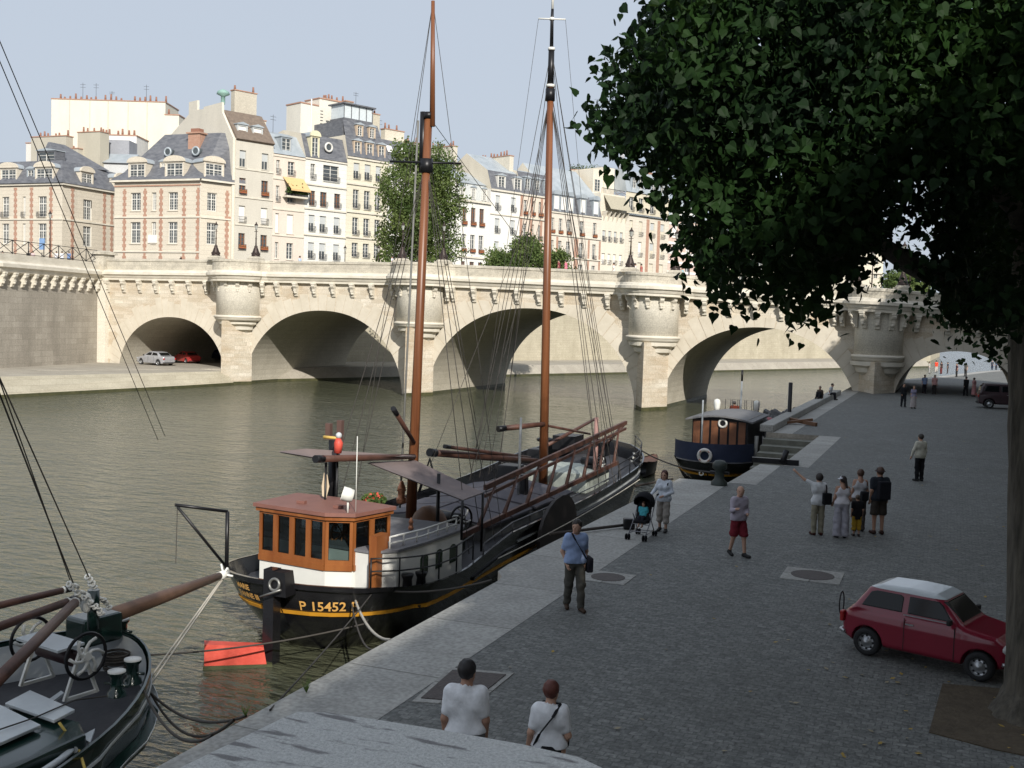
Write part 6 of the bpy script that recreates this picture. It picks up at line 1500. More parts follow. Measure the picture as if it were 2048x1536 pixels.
    def emit(fn,name,mt,lo_,hi_,hh=None,parent=None):
        hh=hh or h; P,o=grid_pts(lo_,hi_,hh); F=fn(P); r=surface_nets(F,o,hh)
        if r is None: return None
        V,f=r; return npmesh(name,V*S,f,mt,parent or T,smooth=True)
    ctn,stn=math.cos(headturn),math.sin(headturn)
    def hl(p): return (hc[0]+p[0]*ctn-p[1]*stn,hc[1]+p[0]*stn+p[1]*ctn,hc[2]+p[2])
    def body(P):
        d=torso(P)
        for i in (0,1):
            d=smin(d,armd(P,i),.03); d=smin(d,legd(P,i),.05)
            d=smin(d,cap(P,(ank[i][0],ank[i][1]-.03,ank[i][2]-.03),toe[i],.04,.03),.03)
            e,w_=np.array(arms[i][0]),np.array(arms[i][1]); dv=(w_-e)/max(1e-6,np.linalg.norm(w_-e)); sd_=np.cross(dv,[0,1,.2]); sd_/=max(1e-6,np.linalg.norm(sd_)); nn=np.cross(sd_,dv)
            pm=w_+dv*.05; d=smin(d,cap(P,w_,w_+dv*.075,.026,.034),.02)
            for k,(off,ln) in enumerate(((-.028,.07),(-.01,.082),(.01,.078),(.027,.062))):
                b0=w_+dv*.08+sd_*off; d=np.minimum(d,cap(P,b0,b0+dv*ln*.8+nn*.02,.0105,.009))
            t0=w_+dv*.03+nn*.02; d=np.minimum(d,cap(P,t0,t0+dv*.04+nn*.035,.013,.011))
        d=smin(d,cap(P,nk0,nk1,.055*fw,.052*fw),.04)
        hd=ell(P,hl((0,.005,.02)),(.083,.104,.116)); hd=smin(hd,ell(P,hl((0,.03,-.062)),(.056,.066,.062)),.04)
        hd=smin(hd,cap(P,hl((0,.098,.012)),hl((0,.118,-.022)),.011,.015),.012); hd=smin(hd,cap(P,hl((-.03,.092,.03)),hl((.03,.092,.03)),.012,.012),.012)
        for s in (-1,1): hd=np.minimum(hd,ell(P,hl((s*.08,-.002,-.0)),(.012,.022,.034)))
        hd=smin(hd,cap(P,hl((-.02,.086,-.058)),hl((.02,.086,-.058)),.009,.009),.01)
        return smin(d,hd,.02)
    emit(body,'body',skin,lo,hi)
    if h<=.016:
        m=MB()
        for s in (-1,1): m.sph(tuple(q*S for q in hl((s*.031,.092,.012))),.011*S,6)
        o=m.build('eyes',mat('eye_dark',(.03,.02,.015),.3),None); o.parent=T
        m=MB(); m.box(tuple(q*S for q in hl((0,.1,-.06))),(.045*S,.012*S,.008*S),rz=headturn); o=m.build('mouth',mat('lips',(.30,.11,.09),.6),None); o.parent=T
    rn=lambda P: .006*np.sin(P[...,2]*26+P[...,0]*9+2*np.sin(P[...,0]*14))*np.clip(1.3-P[...,2],0,1)+.0035*np.sin(P[...,2]*38+P[...,0]*21+3*np.sin(P[...,1]*17))+.003*np.sin(P[...,0]*31-P[...,2]*13)
    kind,colr=top[0],top[1]
    if kind:
        hem=top[2] if len(top)>2 else .86; hem+=z0
        def shirt(P):
            d=torso(P,.018,.012)+rn(P)
            if not fem: d=smin(d,cap(P,up((0,0,1.22)),up((0,.01,hem-z0+.05)),.148*build,.152*build,.78)+rn(P),.05)
            if kind!='tank':
                for i in (0,1): d=smin(d,armd(P,i,.017 if kind=='tee' else .012,.72 if kind=='tee' else 1.0,0 if kind=='tee' else .93),.05)
            d=np.maximum(d,hem-P[...,2]); 
            neck=cap(P,up((0,-.005,1.475)),nk1,.06,.09); d=np.maximum(d,-neck)
            if kind=='tank': 
                d=np.maximum(d,P[...,2]-(1.475+z0)); d=np.maximum(d,-(np.abs(P[...,0]-hc[0])*-1+sw*.72) if 0 else d)
                arm=np.minimum(cap(P,(-sw-.02,0,1.45+z0),(-sw-.02,0,1.34+z0),.085,.085),cap(P,(sw+.02,0,1.45+z0),(sw+.02,0,1.34+z0),.085,.085)); d=np.maximum(d,-arm)
                d=np.maximum(d,-ell(P,(0,0,1.49+z0),(.085,.3,.12)))
            return d
        emit(shirt,'shirt',cloth(colr),lo,hi)
    bk,bc=bottom[0],bottom[1]; wz=1.0+z0
    def pants(P):
        fl={'trousers':.012,'wide':.045,'shorts':.035,'capri':.02}.get(bk,.012); o=.014
        f,f2=(1,.97) if bk in('trousers','wide') else ((.86,0) if bk=='shorts' else (1,.45))
        d=cap(P,pel[0],pel[1],.135*fw+.006,.135*fw+.006,.88)+rn(P)
        for i in (0,1): d=smin(d,legd(P,i,o,f,f2,fl)+rn(P),.03)
        if bk in ('trousers','wide') and not sit: d=np.maximum(d,.045-P[...,2]); 
        if bk=='shorts' and not sit: d=np.maximum(d,.50-P[...,2])
        if not sit: d=np.maximum(d,P[...,2]-wz-.02)
        return d
    def skirt(P):
        zb=bottom[2]; d=cap(P,(0,0,.96),(0,0,zb),.175,.25 if zb<.5 else .215,.85)+rn(P)*1.6; d=np.maximum(d,zb-P[...,2]); d=np.maximum(d,P[...,2]-1.02); return d
    emit(skirt if bk=='skirt' else pants,'skirt' if bk=='skirt' else ('shorts' if bk=='shorts' else 'trousers'),cloth(bc),lo,hi)
    if shoes:
        for i in (0,1):
            a,t=np.array(ank[i]),np.array(toe[i]); l2=np.minimum(a,t)-.12; h2=np.maximum(a,t)+.12
            emit(lambda P:np.maximum(smin(cap(P,(a[0],a[1]-.035,a[2]-.04),t,.052,.042),cap(P,a-[0,0,.03],a-[0,0,.0],.045,.045),.02),(min(a[2]-.085,t[2]-.035))-P[...,2]-.0),'shoe',cloth(shoes,.6),l2,h2)
    hk,hcx=hair
    def hairf(P):
        base=ell(P,hl((0,-.014,.042)),(.099,.114,.114))+.004*np.sin(P[...,0]*70+P[...,2]*40)*np.sin(P[...,1]*60+P[...,2]*25)
        fx=(P[...,0]-hc[0])*(-stn)+(P[...,1]-hc[1])*ctn; z=P[...,2]-hc[2]
        cut=np.minimum(-(z-.03)*1.0, 1e3)
        # keep where above hairline: behind ears lower, front higher
        line=.055+np.clip(fx,-.1,.1)*.9-.075*(fx<0)
        line=np.where(fx>-.01,-.0+fx*.62,-.075)
        if hk=='bald': 
            ln2=np.where(fx>.0,9,-.05); return np.maximum(np.maximum(base,ln2-z),z-.045)
        d=np.maximum(base,line-z)
        if hk in('long','bob'):
            L_=.26 if hk=='long' else .13
            back=cap(P,hl((0,-.045,.03)),hl((0,-.075,-L_)),.088,.07 if hk=='long' else .085,.75); back=np.maximum(back,fx-.03); d=smin(d,back,.03)
            if hk=='bob': 
                for s in (-1,1): d=smin(d,cap(P,hl((s*.075,-.0,.02)),hl((s*.078,.0,-.09)),.03,.028),.02)
        if hk=='pony': d=smin(d,cap(P,hl((.0,-.11,.03)),hl((.03,-.15,-.17)),.035,.03),.02)
        if hk in('full',): d=np.minimum(d,np.maximum(ell(P,hl((0,-.02,.03)),(.105,.118,.118)),-.07-z+np.where(fx>0.02,.11,0)))
        return d-.0
    hlo=np.array(hc)-[.22,.25,.4]; hhi=np.array(hc)+[.22,.22,.2]
    if hk not in('none',):
        emit(hairf,'hair',mat('hair_%d'%(hash(hcx)%997),hcx,.6,var=.2,scale=20),hlo,hhi)
    if extra: 
        for nm,fn,mt,l_,h_ in extra(hl,up,sw): emit(fn,nm,mt,l_,h_)
    T['S']=S
    return T,S,dict(sh=sh,hl=hl,up=up,arms=arms,pel=pel)
def cap_extra(c,brim=0.0):
    def ex(hl,up,sw):
        def f(P):
            d=np.maximum(ell(P,hl((0,-.005,.05)),(.1,.115,.1)),(hl((0,0,.035))[2])-P[...,2])
            return smin(d,ell(P,hl((0,.13,.045)),(.07,.075,.014)),.02)
        b=np.array(hl((0,0,0))); return [('cap',f,cloth(c),b-[.3,.3,.15],b+[.3,.3,.25])]
    return ex
def hat_extra(c):
    def ex(hl,up,sw):
        def f(P):
            d=np.maximum(ell(P,hl((0,-.005,.05)),(.1,.115,.1)),(hl((0,0,.03))[2])-P[...,2]); return smin(d,ell(P,hl((0,0,.035)),(.15,.165,.016)),.02)
        b=np.array(hl((0,0,0))); return [('hat',f,cloth(c),b-[.3,.3,.15],b+[.3,.3,.25])]
    return ex
def bag(P_,label,name,strap,size,c,side_off=0.0,mt=None,cat='bag'):
    """a bag hung on a person: strap polyline in person-local metres of 1.75 figure; bag box at last point"""
    T,S,_=P_; M=Matrix.Translation(T.location)@Matrix.Rotation(T.rotation_euler.z,4,'Z')
    B=thing(name,label,cat,M@(Vector(strap['at'])*S),T.rotation_euler.z)
    inv=Vector(strap['at'])*S
    m=MB(); pts=[Vector(p)*S-inv for p in strap['path']]
    for i in range(len(pts)-1): m.beam(pts[i],pts[i+1],.035*S,.012*S) if strap.get('flat',True) else 0
    if len(pts)>1: o=m.build('strap',cloth(c),None); o.parent=B
    sx,sy,sz=[q*S for q in size]
    P,o=grid_pts((-sx,-sy,-sz),(sx,sy,sz),.015)
    def f(P): q=np.abs(P)-np.array([sx/2-.03,sy/2-.02,sz/2-.03]); return np.sqrt((np.maximum(q,0)**2).sum(-1))+np.minimum(q.max(-1),0)-.025
    V,fc=surface_nets(f(P),o,.015); npmesh('bag_body',V,fc,cloth(c),B,smooth=True)
def people():
    q=2.7
    def at(px,py,z=q): p=Pz(px,py,z); return Vector((p.x,p.y,z))
    toward=lambda px: YAW+math.pi      # facing the camera
    away=YAW
    SK=SKIN
    A=person('man in white t-shirt and belt seen from behind, walking beside the red haired woman',at(925,1645),away-R(8),1.76,.012,('tee',(.76,.77,.79),1.0),('trousers',(.16,.165,.17)),hair=('short',(.012,.01,.01)),build=1.02,stride=.12,headturn=R(-25),armL=((-.215,-.04,1.13),(-.215,.03,.88)),armR=((.215,.0,1.13),(.20,.09,.88)),skin=SKIND)
    B=person('red haired woman in white t-shirt with black skirt seen from behind',at(1093,1652),away-R(10),1.57,.012,('tee',(.74,.75,.77),.98),('skirt',(.015,.015,.017),.55),hair=('short',(.10,.028,.018)),fem=True,stride=.1,headturn=R(-20),armL=((-.22,-.05,1.14),(-.26,.02,.90)),armR=((.22,.0,1.12),(.17,.14,.98)))
    bag(B,'black diagonal bag strap across the red haired woman back','shoulder_bag',dict(at=(.12,.2,1.0),path=[(-.10,.06,1.49),(.12,-.02,1.505),(.05,-.15,1.38),(-.1,-.165,1.17),(-.17,-.08,1.0)][::1]),(.2,.1,.2),(.015,.015,.017))
    C=person('young man in blue t-shirt and grey trousers walking towards us with hands in pockets',at(1147,1219),YAW+math.pi+R(12),1.70,.013,('tee',(.30,.39,.60),.92),('trousers',(.075,.072,.062)),shoes=(.05,.03,.02),hair=('short',(.02,.014,.01)),stride=.13,headturn=R(-38),armL=((-.235,-.08,1.12),(-.17,.03,.91)),armR=((.235,-.08,1.12),(.17,.03,.91)))
    bag(C,'black messenger bag slung across the young man in blue','shoulder_bag',dict(at=(-.27,-.03,.88),path=[(.10,.06,1.5),(.05,.16,1.38),(-.08,.165,1.18),(-.2,.1,1.0)]),(.14,.3,.3),(.012,.012,.018))
    D=person('balding man in pale grey top and dark red shorts striding across the cobbles',at(1474,1112),YAW+math.pi+R(25),1.66,.013,('long',(.40,.36,.42),.90),('shorts',(.17,.02,.03)),shoes=(.02,.02,.02),hair=('bald',(.03,.022,.018)),stride=.16,headturn=R(-30),build=1.08,armR=((.25,.05,1.15),(.28,.25,1.22)),armL=((-.26,-.03,1.13),(-.10,.2,1.08)))
    E=person('woman in white shirt and sunglasses standing behind the stroller',at(1325,1063),YAW+math.pi-R(25),1.60,.014,('long',(.58,.62,.68),.86),('capri',(.33,.30,.27)),hair=('bob',(.07,.022,.015)),fem=True,stride=.06,armL=((-.25,.02,1.15),(-.05,.2,1.05)),armR=((.27,.03,1.16),(.3,.32,1.05)),extra=lambda hl,up,sw:[('sunglasses',lambda P:np.minimum(ell(P,hl((-.033,.1,.014)),(.027,.014,.02)),ell(P,hl((.033,.1,.014)),(.027,.014,.02))),cloth((.01,.01,.01),.2),np.array(hl((0,0,0)))-[.2,.2,.1],np.array(hl((0,0,0)))+[.2,.2,.1])])
    bag(E,'dark backpack on the woman behind the stroller','backpack',dict(at=(0,-.2,1.22),path=[(-.12,-.14,1.38),(-.13,.02,1.50),(-.13,.13,1.35)]),(.26,.16,.4),(.012,.013,.02))
    stroller(at(1283,1075),YAW+math.pi-R(25))
    F=person('woman in white blouse and khaki trousers pointing with raised left arm',at(1634,1070),away+R(8),1.62,.015,('tee',(.62,.63,.64),.84),('trousers',(.24,.22,.16)),shoes=(.05,.015,.012),hair=('full',(.018,.012,.01)),fem=True,armL=((-.40,.12,1.56),(-.58,.25,1.74)),armR=((.25,.05,1.13),(.12,.22,1.05)))
    bag(F,'black shoulder bag of the pointing woman','shoulder_bag',dict(at=(.17,-.17,1.06),path=[(.15,.03,1.49),(.16,-.12,1.42),(.15,-.17,1.2)]),(.26,.13,.34),(.01,.01,.012))
    G=person('woman in white cap, white tank top and pale wide trousers',at(1681,1075),away-R(2),1.60,.015,('tank',(.62,.60,.63),.96),('wide',(.33,.32,.36)),shoes=(.015,.015,.018),hair=('pony',(.02,.012,.01)),fem=True,headturn=R(25),extra=cap_extra((.66,.67,.72)),armL=((-.22,.0,1.12),(-.23,.12,.95)),armR=((.21,-.02,1.12),(.21,.08,.93)),skin=SKIND)
    Hh=person('short haired woman in white tank top behind the small child',at(1716,1062),away-R(5),1.66,.016,('tank',(.52,.52,.54),.95),('trousers',(.10,.09,.08)),hair=('short',(.07,.035,.022)),fem=True,skin=SKIND,armL=((-.21,.0,1.12),(-.20,.08,.93)),armR=((.21,-.02,1.12),(.21,.08,.93)))
    I=person('small child in black top and yellow shorts between the adults',at(1712,1072),away,1.08,.016,('tee',(.012,.012,.014),.72),('capri',(.40,.25,.03)),shoes=(.03,.02,.02),hair=('short',(.12,.085,.06)),build=1.15)
    J=person('tall man in dark shirt, brown shorts and bucket hat seen from behind',at(1755,1068),away+R(5),1.78,.015,('tee',(.022,.026,.034),.88),('shorts',(.045,.038,.032)),shoes=(.04,.018,.015),hair=('short',(.05,.03,.025)),build=1.15,skin=SKIND,extra=hat_extra((.05,.035,.035)))
    bag(J,'dark backpack on the tall man in the bucket hat','backpack',dict(at=(.02,-.21,1.18),path=[(-.12,-.14,1.4),(-.13,.02,1.5)]),(.32,.18,.48),(.013,.013,.018))
    bag(J,'dark camera bag in the hand of the tall man beside the child','camera_bag',dict(at=(-.36,.1,.98),path=[(-.25,.05,1.1),(-.34,.1,1.05)]),(.2,.16,.24),(.012,.012,.015))
    K=person('man in cream jacket and black trousers standing alone on the cobbles',at(1838,962),away+R(20),1.70,.018,('long',(.50,.48,.40),.86),('trousers',(.012,.012,.014)),hair=('short',(.035,.028,.022)),build=1.08,armL=((-.31,.02,1.14),(-.36,.05,.93)))
    def far(lab,px,py,fc,H_,top,bot,hr=(.02,.015,.012),**k):
        return person(lab,at(px,py),fc,H_,.028,top,bot,hair=(k.pop('hk','short'),hr),**k)
    far('man in dark suit strolling towards us near the bridge pier',1806,814,YAW+math.pi,1.68,('long',(.018,.02,.022)),('trousers',(.02,.022,.026)),stride=.08)
    far('woman in lilac top and long pale skirt walking beside the man in dark suit',1826,817,YAW+math.pi,1.58,('tee',(.24,.23,.32)),('skirt',(.38,.34,.33),.12),hr=(.20,.12,.07),fem=True)
    far('man in light blue shirt in the shade of the arch',1848,787,YAW+math.pi,1.64,('tee',(.26,.34,.52)),('trousers',(.012,.012,.016)),build=1.1)
    far('man in pinkish striped shirt beside the man in blue shirt',1868,789,YAW+math.pi,1.68,('tee',(.48,.27,.26)),('trousers',(.03,.028,.026)),build=1.1)
    far('man in black clothes beside the woman in pink dress',1931,792,away,1.66,('long',(.012,.012,.014)),('trousers',(.012,.012,.014)),stride=.1)
    far('woman in long pink dress near the dark van',1947,793,away+R(30),1.6,('tee',(.42,.22,.22)),('skirt',(.42,.20,.20),.16),fem=True)
    # beyond the arch
    for i,(px,py,c,c2,lab,ht) in enumerate(((1872,742,(.75,.06,.03),(.5,.45,.4),'person in bright red jacket beyond the quay arch',1.6),(1882,745,(.03,.02,.02),(.12,.03,.03),'person in black next to the bright red jacket beyond the arch',1.6),(1895,744,(.03,.035,.05),(.06,.05,.05),'person in dark blue sitting on the kerb beyond the arch',1.5),(1913,751,(.10,.05,.06),(.04,.04,.04),'walker in dark red top under the far side of the arch',1.65),(1931,750,(.12,.11,.10),(.05,.05,.05),'walker in grey top with a stick under the far side of the arch',1.7),(1984,737,(.05,.06,.08),(.02,.03,.06),'leftmost seated person of the group at the far kerb by the tree trunk',1.4),(1992,737,(.06,.10,.16),(.03,.03,.04),'person in blue in the group at the far kerb by the tree trunk',1.4),(2002,738,(.30,.05,.05),(.05,.05,.05),'person in red in the group at the far kerb by the tree trunk',1.4),(1858,744,(.40,.40,.38),(.3,.3,.3),'person in pale top at the left edge of the far arch opening',1.5))):
        person(lab,at(px,py+3),away+R(30*i),ht,.035,('tee',c),('trousers',c2),hair=('short',(.02,.015,.012)),group='small figures beyond the arch')
    # seated on the kerb
    k1=Pz(1651,797,3.1); person('grey haired person in brown jacket sitting on the quay kerb with knees up',Vector((-8.55,k1.y,3.08)),R(165),1.66,.022,('long',(.075,.055,.045)),('trousers',(.02,.02,.024)),hair=('short',(.10,.08,.07)),sit=True,lean=.12)
    k2=Pz(1672,790,3.1); person('dark haired person in white shirt sitting on the kerb facing the cobbles',Vector((-8.4,k2.y,3.08)),R(-100),1.66,.022,('tee',(.55,.57,.6)),('trousers',(.015,.015,.02)),hair=('short',(.02,.015,.012)),sit='edge',lean=.25)
    # tug crew
    c=Py(1468,835,63); person('person in patterned red jacket and grey hat on the tug behind the cabin',Vector((c.x,63,2.0)),away,1.75,.022,('long',(.20,.045,.025)),('trousers',(.03,.03,.03)),hair=('short',(.1,.09,.08)),extra=hat_extra((.14,.13,.13)),build=1.25,group=None)
    # on the bridge and the far bank
    for px,py,Y,c,lab in ((600,522,102,(.45,.55,.70),'pedestrian in pale blue on the bridge in front of the white house'),(785,522,102,(.65,.65,.68),'pedestrian in white on the bridge left of the tall tree'),(1118,530,102.5,(.20,.05,.06),'pedestrian in dark red on the bridge beside the second mast'),(1132,531,102.5,(.65,.18,.25),'pedestrian in pink on the bridge beside the second mast'),(1228,536,102,(.68,.66,.62),'pedestrian in white on the bridge left of the lamp'),(1271,537,103,(.65,.6,.58),'pedestrian in white on the bridge just right of the lamp'),(1283,538,103,(.35,.10,.09),'pedestrian in red on the bridge right of the lamp'),(1365,545,103,(.25,.45,.5),'pedestrian in turquoise on the bridge under the leaves')):
        p=Py(px,py-7,Y); person(lab,Vector((p.x,Y,p.z-1.55)),R(90),1.72,.035,('tee',c),('trousers',(.05,.05,.06)),hair=('short',(.02,.015,.012)),group='pedestrians on the bridge')
    for px,c,lab in ((57,(.03,.03,.035),'dark dressed person behind the crossed iron railing'),(66,(.5,.4,.4),'person in pale pink behind the crossed iron railing'),(113,(.6,.6,.62),'person in white behind the railing right of the lamp post'),(124,(.6,.62,.66),'second person in white behind the railing, farther from the lamp post'),(138,(.15,.22,.38),'person in blue behind the right half of the railing'),(5,(.12,.05,.05),'person in maroon behind the left end of the railing')):
        p=Py(px,505,97.5); person(lab,Vector((p.x,97.5,12.55)),R(40),1.65,.035,('tee',c),('trousers',(.05,.05,.06)),hair=('short',(.02,.015,.012)),group='pedestrians on the far bank')
def stroller(pos,rz):
    T=thing('stroller','black folding stroller with hood and small twin wheels in front of the woman','stroller',pos,rz)
    def add(m,n,mt): o=m.build(n,mt,None); o.parent=T; return o
    AL=mat('stroller_tube',(.20,.20,.22),.35,metal=.6); BK=cloth((.012,.012,.015))
    for s in (-1,1):
        m=MB(); m.tube([(s*.22,.42,.09),(s*.22,-.12,.55),(s*.22,-.38,1.0),(s*.22,-.46,1.04)],.014,6); m.tube([(s*.22,-.36,.09),(s*.22,.1,.62)],.014,6); m.tube([(s*.22,-.30,.15),(s*.22,.40,.14)],.01,6); add(m,'frame_tube',AL)
        m=MB(); m.tube([(s*.22,-.44,1.03),(s*.22,-.56,1.05)],.022,8); add(m,'handle_grip',BK)
        for y in (.44,-.38):
            for d in (-.035,.035):
                m=MB(); m.lathe((s*.22+d,y,.075),[(.02,-.015),(.075,-.015),(.075,.015),(.02,.015)],14,M=Matrix.Rotation(R(90),3,'Y')); add(m,'wheel',BK)
    m=MB(); m.tube([(-.22,.1,.35),(.22,.1,.35)],.012,6); m.tube([(-.22,-.36,.12),(.22,-.36,.12)],.012,6); m.tube([(-.2,.3,.2),(.2,.3,.2)],.012,6); add(m,'cross_bar',AL)
    def f(P): 
        d=np.abs(cap(P,(0,.1,.48),(0,-.12,.50),.2,.2,1))-.0
        seat=cap(P,(-.12,.12,.42),(.12,.12,.42),.05,.05); seat=smin(seat,cap(P,(-.12,-.05,.42),(.12,-.05,.42),.06,.06),.15); seat=smin(seat,cap(P,(-.12,-.2,.85),(.12,-.2,.85),.05,.05),.05); 
        for t in (0,.25,.5,.75): seat=smin(seat,cap(P,(-.14,-.06-.14*t,.45+.4*t),(.14,-.06-.14*t,.45+.4*t),.05,.05),.08)
        return seat
    P,o=grid_pts((-.3,-.4,.3),(.3,.3,1.0),.016); V,fc=surface_nets(f(P),o,.016); npmesh('seat',V,fc,BK,T,smooth=True)
    def g(P): d=np.abs(ell(P,(0,-.12,.88),(.25,.30,.26)))-.012; d=np.maximum(d,(P[...,1]-.05)+(P[...,2]-.95)*-.6); return np.maximum(d,.80-P[...,2]+(P[...,1]+.1)*.3)
    P,o=grid_pts((-.32,-.5,.6),(.32,.3,1.2),.014); V,fc=surface_nets(g(P),o,.014); npmesh('hood',V,fc,BK,T,smooth=True)
    M=Matrix.Translation(pos)@Matrix.Rotation(rz,4,'Z'); b=M@Vector((0,-.08,.46))
    person('baby in turquoise top sitting in the stroller',b,rz,.82,.012,('tee',(.08,.42,.5)),('capri',(.02,.02,.03)),shoes=(.3,.2,.15),hair=('short',(.10,.05,.03)),sit='baby',build=1.25,group=None)
# ------------------------------------------------------------------ cars
def car(label,pos,rz,lower,cabin,hw,hwt,wheels,wr,paint,h=.03,roof=None,glass=(),S=1.0,tail=(.35,.02,.02),detail=True,rim='steel'):
    T=thing('parked_car',label,'car',pos,rz)
    zb=cabin['zb']; zt=max(p[1] for p in cabin['poly'])
    x0=min(p[0] for p in lower); x1=max(p[0] for p in lower)
    def sd(P):
        x,y,z=P[...,0],P[...,1],P[...,2]; r=.1
        pl=poly2(x,z,lower)+r; wd=hw-.05*np.clip((np.abs(x-(x0+x1)/2)/((x1-x0)/2))**4,0,1)*3-.05*np.clip((z-zb)/.3+.6,0,1)
        q=np.abs(y)-wd+r; a=np.minimum(np.maximum(pl,q),0)+np.sqrt(np.maximum(pl,0)**2+np.maximum(q,0)**2)-r
        pc=poly2(x,z,cabin['poly'])+r; wc=hw-.06+(hwt-hw)*np.clip((z-zb)/(zt-zb),0,1.1); q=np.abs(y)-wc+r
        b=np.minimum(np.maximum(pc,q),0)+np.sqrt(np.maximum(pc,0)**2+np.maximum(q,0)**2)-r
        d=smin(a,b,.05)
        for wx in wheels:
            w_=np.maximum(np.sqrt((x-wx)**2+(z-wr)**2)-wr*1.18,-(np.abs(y)-hw+.26)); d=np.maximum(d,-w_)
        return d
    lo=(x0,-hw,.1); hi=(x1,hw,zt)
    P,o=grid_pts(lo,hi,h); F=sd(P)
    def em(G,n,mt,hh=None,par=None):
        r=surface_nets(G,o,h)
        if r is None: return
        return npmesh(n,r[0]*S,r[1],mt,par or T,smooth=True)
    em(F,'body',paint)
    if roof: em(np.maximum(F-.008,roof[1]-P[...,2]),'roof',roof[0])
    GM=mat('car_glass',(.008,.009,.010),.08,spec=.35,var=.2)
    for g in glass:
        kind=g[0]
        if kind=='side': 
            pr=poly2(P[...,0],P[...,2],g[1])+.0
            for s in (-1,1): em(np.maximum(np.maximum(F-.010,pr),.3-s*P[...,1]),'side_window',GM)
        else:
            za,zb_,hwid,sg=g[1:5]; pr=np.maximum(np.maximum(P[...,2]-zb_,za-P[...,2]),np.abs(P[...,1])-hwid); em(np.maximum(np.maximum(F-.010,pr),-(sg*(P[...,0]-g[5]))),'windscreen' if sg>0 else 'rear_window',GM)
    TY=mat('tyre_rubber',(.015,.015,.016),.8); RM=mat('wheel_silver',(.42,.43,.44),.35,metal=.7)
    for wx in wheels:
        for s in (-1,1):
            Mx=Matrix.Rotation(R(-90*s),3,'X'); c=Vector((wx,s*(hw-.10),wr))*S; k=wr*S
            m=MB(); m.lathe(c,[(k*.5,-.08*S),(k*.9,-.08*S),(k,-.05*S),(k,.05*S),(k*.92,.085*S),(k*.62,.09*S),(k*.58,.07*S)],24,M=Mx); o1=m.build('wheel',TY,None); o1.parent=T
            m=MB(); m.lathe(c,[(k*.6,.085*S),(k*.56,.05*S),(k*.42,.04*S),(k*.38,.065*S),(k*.2,.075*S),(k*.14,.1*S),(.001,.105*S)],20,M=Mx)
            m.cur=1
            for i in range(8): a=i*math.pi/4; v=Mx@Vector((math.cos(a)*k*.47,math.sin(a)*k*.47,.052*S)); m.box(c+v,(.035*S,.012*S,.035*S))
            o2=m.build('rim',[RM,TY],None); o2.parent=o1
    LT=mat('tail_light_red',tail,.3); HL=mat('headlight_glass',(.55,.56,.55),.15)
    zl=zb-.22
    for s in (-1,1):
        m=MB(); m.box(Vector((x0+.02,s*(hw-.16),zl))*S,(.08*S,.14*S,.2*S)); o1=m.build('tail_light',LT,None,bevel=.02); o1.parent=T
        m=MB(); m.lathe(Vector((x1-.06,s*(hw-.2),zl-.03))*S,[(.001,.06*S),(.07*S,.05*S),(.09*S,0),(.09*S,-.05*S)],14,M=Matrix.Rotation(R(90),3,'Y')); o1=m.build('headlight',HL,None); o1.parent=T
        m=MB(); m.box(Vector((cabin.get('mx',.6),s*(hw+.07),zb+.1))*S,(.08*S,.14*S,.1*S)); o1=m.build('wing_mirror',TY,None,bevel=.02); o1.parent=T
        m=MB(); m.box(Vector((cabin.get('hx',-.25),s*(hw+.005),zb-.1))*S,(.14*S,.03*S,.02*S)); o1=m.build('door_handle',RM,None); o1.parent=T
        sm=MB()
        for dx in cabin.get('doors',()): sm.box(Vector((dx,s*(hw-.002),(zb+.28)/2))*S,(.012*S,.012*S,(zb-.28)*S))
        if sm.v: o1=sm.build('door_seam',TY,None); o1.parent=T
    m=MB(); m.tube([Vector(p)*S for p in ((x0+.1,-hw+.1,.36),(x0-.03,-hw+.2,.36),(x0-.03,hw-.2,.36),(x0+.1,hw-.1,.36))],.035*S,8); o1=m.build('bumper',RM if cabin.get('chrome') else TY,None); o1.parent=T
    m=MB(); m.tube([Vector(p)*S for p in ((x1-.1,-hw+.1,.36),(x1+.03,-hw+.2,.36),(x1+.03,hw-.2,.36),(x1-.1,hw-.1,.36))],.035*S,8); o1=m.build('bumper',RM if cabin.get('chrome') else TY,None); o1.parent=T
    return T
